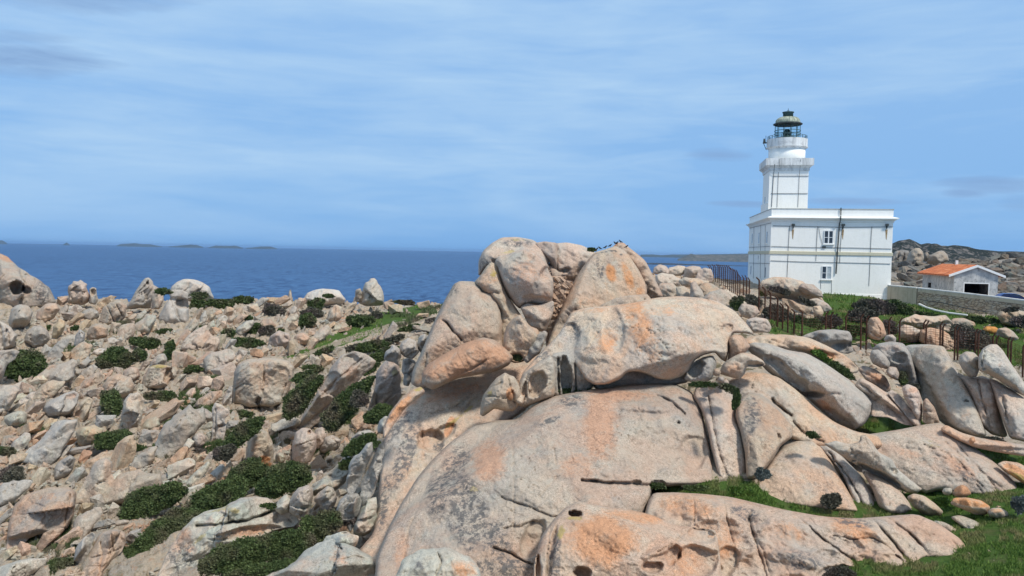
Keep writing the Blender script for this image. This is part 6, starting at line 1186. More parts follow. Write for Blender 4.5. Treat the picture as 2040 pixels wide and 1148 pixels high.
mb.build('wire_mesh', M['rustpost'], fr_)
# ------------------------------------------------------------------ parked car beyond the wall
M['carpaint'] = simple('blue_paint', (0.03, 0.09, 0.30), 0.25, 0.05, 2, spec=0.6); M['tyre'] = simple('tyre_rubber', (0.02, 0.02, 0.02), 0.9)
cc = at(2006, 596, 98.0); cr = empty('parked_car', (cc.x, cc.y, cc.z - .8), R(-8)); tag(cr, 'dark blue car parked beyond the stone wall, only its roof showing', 'car')
body = [(-2.1, .35), (-2.1, .8), (-1.95, .95), (-1.3, 1.02), (-.75, 1.48), (-.3, 1.56), (.7, 1.54), (1.2, 1.42), (1.85, 1.0), (2.1, .9), (2.15, .4)]
mb = MB(); n = len(body); V = []
for (yy, k2) in ((-.85, .97), (-.6, 1.0), (.6, 1.0), (.85, .97)):
    V += [(x, yy * (1 if z < 1.05 else .82), z * k2) for x, z in body]
mb.add(V, [(i + r_ * n, (i + 1) % n + r_ * n, (i + 1) % n + (r_ + 1) * n, i + (r_ + 1) * n) for r_ in range(3) for i in range(n)] + [tuple(range(n)), tuple(reversed(range(3 * n, 4 * n)))])
mb.build('body', M['carpaint'], cr, True)
for s in (-1, 1):
    mb = MB(); mb.add([(-1.1, s * .80, 1.05), (1.4, s * .80, 1.05), (1.0, s * .735, 1.38), (-.65, s * .735, 1.38)], [(0, 1, 2, 3)]); mb.build('side_window', M['glassd'], cr)
for x in (-1.3, 1.35):
    for s in (-1, 1):
        mb = MB(); pr = []; 
        for k_ in range(16):
            an = k_ * math.pi / 8; pr.append((x + .32 * math.cos(an), .32 + .32 * math.sin(an)))
        slab(mb, pr, s * .86 - .1, s * .86 + .1); mb.build('wheel', M['tyre'], cr)
# ------------------------------------------------------------------ birds on the right summit
M['bird'] = simple('black_feathers', (0.012, 0.012, 0.015), 0.6, 0.1, 3)
def bird(px, py, Y, lab, face=1):
    p0 = at(px, py + 1.6, Y); r = empty('bird', tuple(p0)); tag(r, lab, 'bird', 'small black birds perched on the right summit')
    mb = MB(); f = face
    mb.tube([(-.17 * f, 0, .045), (-.07 * f, 0, .075), (.0, 0, .11), (.055 * f, 0, .155), (.075 * f, 0, .185)], [.012, .035, .052, .038, .022], 8)
    mb.tube([(.04 * f, 0, .17), (.075 * f, 0, .19), (.11 * f, 0, .188)], [.02, .03, .012], 8)
    bo = mb.build('body', M['bird'], r, True)
    for s in (-1, 1):
        mb = MB(); mb.tube([(-.15 * f, s * .03, .06), (-.05 * f, s * .05, .09), (.03 * f, s * .045, .13)], [.006, .025, .012], 6); mb.build('wing', M['bird'], r, True)
        mb = MB(); mb.tube([(0, s * .02, -.02), (0.0, s * .02, .09)], .006, 4); mb.build('leg', M['bird'], r)
    mb = MB(); mb.tube([(.10 * f, 0, .188), (.145 * f, 0, .184)], [.009, .002], 5); mb.build('beak', M['bird'], r)
for px, py, lab, f_ in ((1188.8, 498, 'black bird lowest on the left shoulder of the right summit, nearest the little bush', 1), (1195, 496, 'black bird second from the bush on the shoulder of the right summit', -1), (1206, 494, 'black bird alone midway up the shoulder of the right summit', 1), (1215.5, 491, 'black bird fourth up the shoulder, just left of the peak stones', 1),
                        (1225.5, 486, 'black bird on the reddish stones left of the very peak', -1), (1228.8, 485.5, 'black bird pressed close to the peak stone of the right summit', 1), (1236, 482.8, 'black bird topmost of all, right on the tip of the right summit', -1), (1248, 493, 'black bird on the slope just right of the tip of the right summit', 1)):
    bird(px, py, 51.0, lab, f_)
# ------------------------------------------------------------------ shrubs
def blob(cx, cy, rx, ry, an=0, seed=0, wob=0.2, n=22):
    rs = np.random.RandomState(seed); ph = rs.rand(4) * 6.28; out = []
    for i in range(n):
        t = 2 * math.pi * i / n; r = 1 + wob * (math.sin(2 * t + ph[0]) * .35 + math.sin(3 * t + ph[1]) * .4 + math.sin(5 * t + ph[2]) * .3 + math.sin(8 * t + ph[3]) * .25)
        x, y = rx * r * math.cos(t), ry * r * math.sin(t); a = R(an)
        out.append((cx + x * math.cos(a) - y * math.sin(a), cy + x * math.sin(a) + y * math.cos(a)))
    return out
SHR = []
def leaves(gx, gy, fr, inn, count, size, off, seed):
    rs = np.random.RandomState(seed); js, is_ = np.nonzero(inn[1:-1, 1:-1]); js += 1; is_ += 1
    if not len(js): return None
    k = rs.randint(len(js), size=count); j, i = js[k], is_[k]
    W0 = atn(gx, gy, fr); P = W0[j, i]; A_ = W0[j, i + 1]; B_ = W0[j + 1, i]; C_ = W0[j, i - 1]
    n = np.cross(A_ - C_, B_ - P); n /= np.linalg.norm(n, axis=1)[:, None] + 1e-9
    n = np.where(((n * P).sum(1) > 0)[:, None], -n, n)
    P = P + (A_ - C_) * (rs.rand(count, 1) - .5) + (B_ - P) * (rs.rand(count, 1) - .5) * 1.5
    cl = 0.5 + 0.8 * fbm(P, off * 2.6, 3)
    P = P + n * ((rs.rand(count) ** 0.8) * off * (0.25 + 1.2 * np.clip(cl, 0, 1.3)))[:, None]
    d = n * 0.6 + rs.normal(size=(count, 3)) * .6 + np.array([0, 0, .5]); d /= np.linalg.norm(d, axis=1)[:, None]
    t = np.cross(d, rs.normal(size=(count, 3))); t /= np.linalg.norm(t, axis=1)[:, None]
    s = size * (0.6 + 0.9 * rs.rand(count))[:, None]
    V = np.stack([P - t * s * .5, P + d * s * .9 - t * s * .1, P + t * s * .5, P - d * s * .25], 1).reshape(-1, 3)
    Fc = np.arange(count * 4).reshape(-1, 4)
    pn = fbm(P, max(off * 3.2, .8), 3)
    a = np.stack([np.clip(rs.rand(count) * .9 + pn * .3, 0, 1), np.clip(0.35 + fbm(P + 31, max(off * 5, 1.2), 2) * .5, 0, 1), rs.rand(count)], -1)
    return V, Fc, np.repeat(a, 4, 0)
def S(cx, cy, rx, ry, an, lab, D=None, mat='leaf', T=None, wob=.25, dens=1.0, group=None, cat='shrub', name='shrub'):
    sd = int(cx * 3 + cy * 7) % 991
    poly = blob(cx, cy, rx, ry, an, sd, wob)
    yb = max(p[1] for p in poly)
    if D is None: D = gY(cx, min(yb, 1140) - 2)
    T = T if T is not None else min(rx, ry) * D / F * (.3 if 'cushion plant' in lab else .58)
    wob = wob * 2.1
    if cy > 1100 and False: pass
    h = 3 if rx > 25 else 2
    o, (gx, gy, fr, inn) = relief('branches', poly, D, T * .85, rc=0.010 * (D / 50), h=h, nz=.35, ns=.6, seed=sd, mat='twig', cut=0, label=None, cat=None)
    for k in ('label', 'category'):
        if k in o: del o[k]
    r = empty('shrub' if name == 'shrub' else name, tuple(o.location)); tag(r, lab, cat, group)
    loc = Vector(o.location); o.parent = r; o.location = (0, 0, 0)
    area = math.pi * rx * ry; cnt = int(area * 2.0 * dens * (1 if rx > 14 else 2)); sz = D / F * 2.6 * (1 if D > 45 else 1.15)
    L_ = leaves(gx, gy, fr, inn, max(cnt, 150), sz, max(T * .28, D / F * 2.5), sd)
    if L_:
        V, Fc, A = L_; f_ = mesh_obj('foliage', V, Fc, M[mat], r, False, origin=tuple(loc), attrs={'stain': A}); f_.location = (0, 0, 0)
    SHR.append(poly)
    return r
GS = 'dark shrubs dotted over the left slope'
for a in [
 (50, 730, 42, 33, -15, 'big round dark shrub by the left edge, under the tall smooth slab'),
 (228, 716, 38, 21, -8, 'wide dark green shrub right of the white flat stone'), (274, 709, 19, 13, 0, 'small dark shrub joined to the right end of the wide one'),
 (290, 683, 36, 11, 5, 'flat dark shrub above the whitish angular rock'), (338, 698, 9, 22, 10, 'narrow dark shrub hanging right of the whitish angular rock'),
 (326, 581, 16, 7, 0, 'small shrub on the skyline between leaning spike and white boulder'), (398, 589, 18, 7, 0, 'dark shrub at the foot of the white skyline boulder'),
 (394, 606, 17, 13, 0, 'dark shrub immediately right of the mushroom-shaped rock'), (440, 605, 30, 11, -3, 'long dark shrub right of the mushroom-shaped rock'), (484, 598, 20, 9, -5, 'rounded shrub ending the long dark row near the skyline'),
 (545, 618, 24, 11, 3, 'grey-green shrub alone beneath the skyline'), (612, 640, 14, 17, 35, 'drooping dark shrub above the turf strip'), (630, 606, 17, 12, 0, 'dark shrub under the bleached skyline crest'), (621, 624, 21, 11, 0, 'greyish shrub just below the one under the bleached crest'),
 (506, 655, 19, 10, -5, 'dark shrub upper left of the pale smooth outcrop'), (532, 660, 20, 11, 0, 'grey-brown shrub beside the pale smooth outcrop'), (492, 684, 35, 12, 4, 'wide low dark shrub above the square-topped boulder'),
 (495, 634, 9, 6, 0, 'tiny shrub high on the left slope'), (456, 664, 15, 9, 0, 'small shrub left of the pale smooth outcrop'), (438, 612, 10, 5, 0, 'low sprig under the long dark shrub'),
 (716, 640, 28, 14, 0, 'rounded green shrub beside the turf path'), (747, 630, 18, 8, -8, 'reddish-brown shrub right of the rounded green one'), (806, 603, 26, 5, 5, 'flat shrub on the skyline right of the cap-stone boulder'), (655, 590, 14, 4, 0, 'thin shrub below the bleached crest'),
 (386, 736, 20, 8, 0, 'dark shrub beside the bare footpath'), (325, 661, 18, 6, -10, 'small flat shrub below the mushroom-shaped rock'), (403, 652, 8, 3, 0, 'speck of a shrub in the rubble below the mushroom-shaped rock'), (418, 678, 9, 5, 0, 'small reddish shrub in the pink rubble'),
 (222, 805, 20, 33, -12, 'tall dark blue-green shrub in a cleft of the left field'), (224, 876, 40, 19, -8, 'spiky dark shrub right of the yellowish boulder'), (322, 790, 33, 12, 4, 'dark shrub below the overhanging boulder'), (272, 893, 22, 9, 10, 'flat dark shrub among the lower left rubble'),
 (300, 1000, 70, 31, -28, 'large domed shrub above the cracked pink slab'), (25, 952, 26, 24, -50, 'grey-green shrub at the left edge, lower down'), (12, 900, 22, 10, 0, 'dark shrub cut by the left edge'),
 (110, 1132, 46, 16, -18, 'dark shrub at the bottom by the cracked slab'), (620, 735, 24, 8, 0, 'green shrub right of the square-topped boulder'), (645, 700, 24, 6, -18, 'low shrub lying along the turf path'), (740, 690, 40, 10, -14, 'dark green shrub mass left of the cracked leaning slab'),
 (765, 706, 34, 12, -20, 'dark shrub just below the mass left of the leaning slab'), (738, 735, 20, 9, -30, 'shrub draped over the top of the long diagonal boulder'), (700, 695, 24, 7, -14, 'brownish low shrub above the long diagonal boulder'), (815, 655, 24, 7, -12, 'small shrub near the upper turf'), (860, 640, 16, 6, -15, 'low brown shrub left of the leaning slab foot'),
 (784, 676, 24, 7, -14, 'grey-brown shrub between path and outcrop'), (478, 826, 30, 9, 6, 'dark shrub below the square-topped boulder'), (560, 660, 8, 5, 0, 'tuft on the pink heap of rock'), (358, 778, 14, 8, 0, 'dull shrub right of the overhanging boulder'), (150, 655, 8, 6, 0, 'little green shrub in the upper left field'), (98, 652, 6, 4, 0, 'tiny tuft below the caves'),
 (398, 900, 16, 7, 0, 'grey-green shrub under the kite-shaped boulder')]:
    S(*a, group=GS, mat='leaf_grey' if any(k in a[5] for k in ('grey', 'brown', 'dull')) else 'leaf')
GQ = 'shrubs filling the diagonal gully'
for a in [
 (600, 790, 52, 24, -52, 'dark green shrub strip between the square-topped and the long diagonal boulder', 58), (605, 752, 24, 12, -20, 'shrub at the upper end of the strip by the square-topped boulder', 62), (690, 806, 66, 25, -44, 'large sloping green shrub right of the long diagonal boulder', 50), (716, 795, 20, 16, 0, 'grey twiggy patch of shrub inside the large sloping green one', 48.6),
 (756, 826, 30, 19, -25, 'dark shrub at the foot of the pinkish column', 47), (480, 868, 58, 18, -38, 'sloping dark shrub between the white pillar and the orange-patched block', 50), (448, 902, 24, 16, -30, 'purple-grey twiggy shrub below the white pillar', 48.5), (486, 952, 56, 27, -42, 'upper shrub of the long dark gully strip', 46), (424, 1004, 70, 36, -38, 'second shrub down the long dark gully strip', 44), (345, 1064, 76, 38, -40, 'third shrub down the long dark gully strip, above the flat-topped boulder', 42.5), (262, 1126, 84, 38, -38, 'lowest shrub of the long dark gully strip', 41),
 (566, 956, 58, 30, -18, 'broad green shrub above the flat-topped boulder', 44.5), (720, 888, 40, 18, -20, 'dark shrub at the left edge of the dome', 42), (700, 925, 26, 12, 0, 'small shrub beneath the whitish boulder by the dome', 42),
 (470, 1112, 68, 34, -10, 'left part of the dark shrub mass in front of the flat-topped boulder', 35.5), (565, 1090, 66, 34, -8, 'middle part of the dark shrub mass in front of the flat-topped boulder', 36), (636, 1052, 44, 30, -25, 'right part of the dark shrub mass in front of the flat-topped boulder', 37.5), (540, 1140, 90, 22, -8, 'nearest part of the dark shrub mass at the bottom edge', 34), (536, 1008, 16, 6, 5, 'small sprig growing on the flat-topped boulder', 37.2), (680, 1030, 34, 18, 0, 'shrub under the upright grey fins', 38.5)]:
    S(*a[:6], D=a[6], group=GQ, mat='leaf_grey' if 'grey' in a[5] else 'leaf')
GR = 'plants of the right-hand slope'
for a in [
 (1745, 612, 44, 17, 0, 'grey-brown bush mass below the right end of the lighthouse', 82, 'leaf_grey'), (1800, 622, 44, 16, 22, 'dark green bush mass at the foot of the plastered pier', 82, 'leaf'), (1718, 628, 34, 13, 0, 'twiggy brown bush under the bush mass', 77, 'leaf_grey'), (1856, 632, 32, 9, 15, 'low green bush along the wall foot', 79, 'leaf'),
 (1552, 628, 32, 17, 30, 'brown thicket behind the climbing fence', 70, 'leaf_grey'), (1500, 602, 22, 12, 20, 'brown thicket at the fence corner below the lighthouse', 76, 'leaf_grey'), (1600, 645, 34, 16, 10, 'dark green bush behind the fence', 70, 'leaf'), (1650, 640, 28, 13, 0, 'grey twiggy bush behind the fence', 72, 'leaf_grey'),
 (1935, 682, 50, 28, 36, 'large dull bush behind the right-hand fence posts', 67.5, 'leaf_grey'), (1700, 660, 30, 12, 0, 'dark green bush beneath the second fence span', 69, 'leaf'), (1765, 655, 22, 16, 0, 'grey bush behind the fence, left of the large pinkish boulder', 70, 'leaf_grey'),
 (1960, 640, 44, 8, 8, 'low grey-green bush at the foot of the stone wall', 77, 'leaf'), (2014, 617, 20, 5, -5, 'dark cushion on the brown rock before the wall', 74, 'leaf_grey'), (2035, 640, 22, 12, 0, 'reddish twiggy bush at the right edge by the wall', 73, 'leaf_grey'),
 (1552, 579, 28, 6, 17, 'dark mat of plants on the broad sloping boulder', 79.5, 'leaf_grey'), (1608, 602, 22, 5, 24, 'second dark mat along the edge of the broad sloping boulder', 75, 'leaf_grey'), (1468, 604, 12, 15, 30, 'dark bush in the notch beside the peaked yellowish boulder', 63, 'leaf'), (1522, 584, 12, 5, 0, 'yellow-green tuft by the lighthouse corner', 84, 'grass'),
 (1640, 712, 38, 7, 35, 'green strip of plants behind the humped slab', 47.5, 'grass'), (1676, 738, 34, 9, 30, 'dark green strip of plants continuing down behind the humped slab', 46, 'leaf'), (1795, 752, 16, 10, 40, 'green tuft between pink blocks', 46, 'leaf'),
 (1519, 945, 17, 12, 20, 'silvery cushion plant in the hollow of the fan-shaped face', 35.6, 'leaf_blue'), (1656, 998, 20, 16, -15, 'brown-black cushion plant at the foot of the fan-shaped face', 35.2, 'leaf_grey'), (2032, 1004, 18, 16, 10, 'silver-blue cushion shrub in the turf at the right edge', 33.2, 'leaf_blue'),
 (1140, 779, 36, 7, -7, 'blue-green plants in the shade under the whale-shaped boulder', 42.8, 'leaf'), (1400, 766, 32, 6, 4, 'low plants under the right end of the whale-shaped boulder', 40.4, 'leaf'), (1466, 796, 7, 24, 8, 'green plants wedged between the two columns', 37.0, 'leaf'), (1452, 774, 20, 7, 20, 'dark plants above the two columns', 39.6, 'leaf'),
 (1618, 866, 16, 5, 12, 'sprigs in the joint above the row of ribs', 37.6, 'leaf'), (1179, 498, 9, 4, 8, 'tiny black-green bush in the notch between the summits', 52.6, 'leaf'), (1672, 1142, 32, 12, 0, 'dark bush at the bottom edge under the pink slab', 28.6, 'leaf_grey'), (1030, 714, 15, 6, 10, 'plants in the gap beside the orange boulder', 45.0, 'leaf'), (1872, 1000, 20, 8, 0, 'lush tuft by the almond-shaped stone', 35.6, 'grass'),
 (1308, 968, 20, 6, 6, 'blue-green clump at the left end of the turf strip', 35.4, 'leaf'), (1385, 972, 26, 7, 4, 'leafy clump along the turf strip below the dome', 35.3, 'leaf'), (1475, 980, 30, 8, 10, 'yellow-green clump along the turf strip', 35.2, 'grass'), (1818, 770, 12, 6, 0, 'small grey sprig at the big leaning slab', 44, 'leaf_grey'), (1978, 876, 26, 6, 12, 'purplish scrub under the big leaning slab', 40.6, 'leaf_grey')]:
    S(*a[:6], D=a[6], mat=a[7], group=GR, T=None)
# ------------------------------------------------------------------ loose rocks
def protorock(seed, npt=16, sub=0, stretch=(1.5, 1.0, .8)):
    """a broken block: hull of a jittered box with chipped corners"""
    rs = np.random.RandomState(seed); bm = bmesh.new()
    for cx in (-1, 1):
        for cy in (-1, 1):
            for cz in (-1, 1):
                v = np.array([cx, cy, cz]) * .72 + rs.normal(size=3) * .20
                bm.verts.new(v * np.array(stretch))
                if rs.rand() < .6: bm.verts.new((v * np.array([1, .55, .7]) + np.array([cx * .16, 0, 0])) * np.array(stretch))
    r = bmesh.ops.convex_hull(bm, input=bm.verts); bmesh.ops.delete(bm, geom=[g for g in r['geom_interior'] if isinstance(g, bmesh.types.BMVert)], context='VERTS')
    if sub:
        bmesh.ops.dissolve_limit(bm, angle_limit=R(16), verts=bm.verts, edges=bm.edges)
        bmesh.ops.bevel(bm, geom=list(bm.edges), offset=.035, segments=1, affect='EDGES', profile=.6)
        bmesh.ops.triangulate(bm, faces=bm.faces[:])
        for _ in range(2): bmesh.ops.subdivide_edges(bm, edges=[e for e in bm.edges if e.calc_length() > .22], cuts=1); bmesh.ops.triangulate(bm, faces=bm.faces[:])
        co = np.array([v.co[:] for v in bm.verts]); n = fbm(co + seed * 7, .7, 4) * .10
        F1_, F2_, id_ = worley2(np.stack([co[:, 0] * .7 + co[:, 1] * .3 + seed, co[:, 2] * 2.2 + co[:, 1]], -1)); n = n + id_ * .05 - np.clip(1 - (F2_ - F1_) * 6, 0, 1) * .06
        for v, k in zip(bm.verts, n): v.co *= 1 + k
    bm.verts.ensure_lookup_table(); bmesh.ops.recalc_face_normals(bm, faces=bm.faces[:])
    V = np.array([v.co[:] for v in bm.verts]); Fc = [[v.index for v in f.verts] for f in bm.faces]; bm.free()
    return V, Fc
MATS = ['granite_far', 'granite_pink', 'granite_grey', 'granite_far', 'granite_lichen']
protos = []
for i in range(15):
    st = [(1.7, .9, .7), (1.2, 1, .9), (2.1, .9, .55), (1.1, 1, 1)][i % 4]
    V, Fc = protorock(100 + i, 14 + i % 7, 1, st)
    me_o = mesh_obj('rock', V, Fc, M[MATS[i % 5]], smooth=False); protos.append(me_o.data); bpy.data.objects.remove(me_o)
occ = np.zeros((1148, 2040), bool); YY, XX = np.mgrid[0:1148, 0:2040]
def mark(poly, sh=0):
    poly = np.array(poly); x0, y0 = np.floor(poly.min(0)).astype(int); x1, y1 = np.ceil(poly.max(0)).astype(int)
    x0, y0, x1, y1 = max(x0, 0), max(y0, 0), min(x1, 2039), min(y1, 1147)
    if x1 <= x0 or y1 <= y0: return
    occ[y0:y1, x0:x1] |= inpoly(XX[y0:y1, x0:x1] + .5, YY[y0:y1, x0:x1] + .5, poly)
LM = []
for o in list(COL.objects):
    if o.type == 'MESH' and o.get('category') in ('boulder', 'rock', 'stone') or o.get('category') == 'shrub':
        src = o if o.type == 'MESH' else next((c for c in o.children if c.name.startswith('branches')), None)
        if src is None: continue
        n = len(src.data.vertices); co = np.empty(n * 3, np.float32); src.data.vertices.foreach_get('co', co); co = co.reshape(-1, 3) + np.array(o.location)
        px, py = proj(co); q = (px > 0) & (px < 2040) & (py > 0) & (py < 1148)
        h_ = 3
        for dx in range(-1, 3):
            for dy in range(-1, 3): occ[np.clip(py[q].astype(int) + dy, 0, 1147), np.clip(px[q].astype(int) + dx, 0, 2039)] = True
        if q.any() and o.get('category') != 'stone' and px.mean() < 900: LM.append((px.mean(), py.mean(), o['label']))
LM = [(x, y, l) for x, y, l in LM]
SKYL = np.array([(0, 600), (100, 605), (140, 596), (240, 602), (300, 600), (340, 590), (430, 594), (520, 602), (600, 598), (700, 597), (780, 602), (870, 606)])
inG = np.zeros_like(occ)
for p_ in GRASS + PATH: inG |= inpoly(XX + .5, YY + .5, p_)
LEFTP = [(-10, 590), (870, 604), (850, 660), (815, 760), (770, 860), (745, 1060), (690, 1150), (-10, 1150)]
leftreg = inpoly(XX + .5, YY + .5, [(-10, 570), (870, 590)] + LEFTP[2:]) & (YY > np.interp(XX, SKYL[:, 0], SKYL[:, 1]) - 4)
def inside_any(x, y): return occ[int(y), int(x)]
# jointed bedrock breaking the left slope: slabs dipping the same way, each with its own outline
rs = np.random.RandomState(77); OUT = []; OLB = set(); t = 0
def free(poly, lim):
    p_ = np.array(poly); xi = np.clip(p_[:, 0].astype(int), 0, 2039); yi = np.clip(p_[:, 1].astype(int), 0, 1147)
    return (occ[yi, xi] | inG[yi, xi] | ~leftreg[yi, xi]).mean() < lim
while len(OUT) < 62 and t < 6000:
    t += 1; x = rs.uniform(-5, 830); y = rs.uniform(606, 1140) if len(OUT) > 12 else rs.uniform(604, 640)
    f_ = np.interp(y, [600, 700, 850, 1140], [.34, .5, .85, 1.15]); rx_ = (rs.uniform(55, 92) if len(OUT) > 12 and len(OUT) < 30 and t < 2500 else rs.uniform(28, 60)) * f_; ry_ = rx_ * rs.uniform(.34, .6); an = rs.normal(-44, 11)
    pl = blob(x, y, rx_, ry_, an, int(rs.randint(900)), .30, 12)
    if not free(pl, .22) or not free([(x, y)], .5): continue
    bt = max(p_[1] for p_ in pl); Y = gY(x, min(bt, 1146) - 2, -1)
    if Y < 20: continue
    mt = ['granite_far', 'granite_far', 'granite_pink', 'granite_grey', 'granite_lichen'][int(rs.randint(5))]
    tn = {'granite_far': 'tan', 'granite_pink': 'pinkish', 'granite_grey': 'grey', 'granite_lichen': 'pale'}[mt]
    lm = min(LM, key=lambda l: (l[0] - x) ** 2 + (l[1] - y) ** 2)
    sz = 'large' if rx_ > 46 else ('long' if ry_ < rx_ * .45 else 'jagged')
    lab = ' '.join(f"{sz} {tn} bedrock slab {['right of', 'above and right of', 'above', 'above and left of', 'left of', 'below and left of', 'below', 'below and right of'][int((math.degrees(math.atan2(-(y - lm[1]), x - lm[0])) % 360 + 22.5) // 45) % 8]} {' '.join(lm[2].split(',')[0].split()[:8])}".split()[:16])
    B(pl, Y + .25, ry_ * Y / F * .8, lab, name='granite_rock', cat='rock', group='bedrock slabs breaking the left slope', h=1.8 if y < 800 else 2.4, rc=.012 * Y / 40, mat=mt, jag=1.6 * f_ + .4, blocks=int(rs.randint(2, 6)), poly_=int(rs.randint(8, 16)), flat=.85, nz=.1, seed=int(rs.randint(900)), col=tuple(rs.uniform(.93, 1.1) * np.array([1, .99, .97])), cut=1)
    while lab in OLB: lab = ('another ' if not lab.startswith('another') else 'and ') + lab; lab = ' '.join(lab.split()[:16])
    OLB.add(lab)
    COL.objects[-1]['label'] = lab
    OUT.append((x, y)); mark(blob(x, y, rx_ * .8, ry_ * .8, an, 1, 0))
rs = np.random.RandomState(5); chosen = []
tries = 0
RADS = [36, 30, 25, 21, 18, 16, 14.5, 13, 12]
for ri, rad in enumerate(RADS):
    need = [2, 5, 10, 20, 28, 36, 44, 46, 46][ri]; got = 0; t = 0
    while got < need and t < 6000:
        t += 1; x = rs.uniform(4, 860); y = rs.uniform(592, 1144) if (rs.rand() > .28 or rad > 17) else rs.uniform(590, 610)
        if not leftreg[int(y), int(x)] or occ[int(y), int(x)] or (inG[int(y), int(x)]): continue
        near = 120 if rad > 12 else 0
        if rad > 17 and y < 670: continue
        if rad > 25 and y < 760: continue
        a = rad * .5; ok = True
        for dx, dy in ((a, 0), (-a, 0), (0, a), (0, -a)):
            xx, yy = int(np.clip(x + dx, 0, 2039)), int(np.clip(y + dy, 0, 1147))
            if occ[yy, xx]: ok = False
        if not ok: continue
        chosen.append((x, y, rad)); got += 1
        mark(blob(x, y, rad * .85, rad * .5, -40, 1, 0))
WH = ['tan', 'pale', 'pinkish', 'cream', 'grey']
def wherefrom(x, y, lm):
    dx, dy = x - lm[0], y - lm[1]; a = math.degrees(math.atan2(-dy, dx)) % 360
    return ['right of', 'above and right of', 'above', 'above and left of', 'left of', 'below and left of', 'below', 'below and right of'][int((a + 22.5) // 45) % 8]
used = {}
cand = []
for (x, y, rad) in chosen:
    Y = gY(x, y + rad * .4 + 4, -1)
    if Y < 20: continue
    cand.append((x, y, rad, Y))
COLS = {'tan': (1.0, .96, .88), 'pale': (1.12, 1.12, 1.1), 'pinkish': (1.05, .92, .84), 'cream': (1.12, 1.04, .92), 'grey': (.92, .95, .98)}
SHORT = {}
def short(l):
    l = l.split(',')[0]; w_ = l.split()
    return ' '.join(w_[:9])
cnt = {}
for i, (x, y, rad, Y) in enumerate(cand):
    k = int(rs.randint(15)); o = bpy.data.objects.new('rock', protos[k]); COL.objects.link(o)
    s = rad * Y / F * .72; P_ = at(x, y, Y + s * .55); o.location = P_
    o.rotation_euler = (rs.uniform(-.5, .5), -R(rs.normal(42, 20)), rs.uniform(-.6, .6)); o.scale = (s, s * rs.uniform(.8, 1.1), s * rs.uniform(.75, 1.1))
    wn = WH[int(rs.randint(5))]; c_ = COLS[wn]; o.color = (*c_, 1)
    lm = min(LM, key=lambda l: (l[0] - x) ** 2 + (l[1] - y) ** 2)
    sh = ['slab-like', 'blocky', 'elongated', 'rounded'][k % 4]; pl = short(lm[2])
    key = (wn, sh, wherefrom(x, y, lm), pl); cnt[key] = cnt.get(key, 0) + 1
    ordn = ['', 'second ', 'third ', 'fourth ', 'fifth '][min(cnt[key] - 1, 4)]
    lab = f"{ordn}{wn} {sh} rock {key[2]} {pl}"
    tag(o, ' '.join(lab.split()[:16]), 'rock', 'loose angular rocks on the left slope')
# rubble: thousands of small stones as one mass
lowp = [protorock(300 + i, 11, 0, [(1.6, 1, .7), (1.2, 1, .9), (2.0, .8, .5)][i % 3]) for i in range(10)]
def rubble(name, pts, mat, label, seed, tilt=40, tw=25):
    rs = np.random.RandomState(seed); VV = []; FF = []; base = 0
    for (x, y, z, s) in pts:
        V, Fc = lowp[rs.randint(10)]
        E = np.array(Euler((rs.uniform(-.6, .6), -R(rs.normal(tilt, tw)), rs.uniform(-3, 3) if rs.rand() < .4 else rs.uniform(-.5, .5))).to_matrix())
        W = (V * np.array([s, s * rs.uniform(.7, 1), s * rs.uniform(.6, 1)])) @ E.T + np.array([x, y, z])
        VV.append(W); FF += [[i + base for i in f] for f in Fc]; base += len(V)
    o = mesh_obj(name, np.vstack(VV), FF, M[mat], smooth=False); tag(o, label, 'rubble', kind='stuff'); return o
rub = {0: [], 1: [], 2: []}
N = 30000
xs = rs.uniform(0, 875, N); ys = rs.uniform(600, 1148, N)
km = leftreg[ys.astype(int), xs.astype(int)] & ~(occ[ys.astype(int), xs.astype(int)]) & (~inG[ys.astype(int), xs.astype(int)] | (rs.rand(N) < .06))
xs, ys = xs[km], ys[km]; Yt = zterr(xs, ys)
zone = fbm(np.stack([xs, ys, xs * 0], -1), 70, 3); 
for x, y, Y, zn in zip(xs, ys, Yt, zone):
    if np.isnan(Y) or Y < 25: continue
    r_ = 1.8 + 6.0 * rs.rand() ** 2.2; 
    if y < 680: r_ *= .8
    p_ = at(x, y, Y - .05); k = 1 if zn > .18 else (2 if zn < -.25 else 0)
    rub[k].append((p_.x, p_.y, p_.z, r_ * Y / F))
rubble('rubble', rub[0], 'granite_far', 'countless small tan stones littering the left slope', 1)
rubble('rubble', rub[1], 'granite_pink', 'countless small pinkish stones in patches of the left slope', 2)
if rub[2]: rubble('rubble', rub[2], 'granite_lichen', 'countless small pale stones in patches of the left slope', 3)
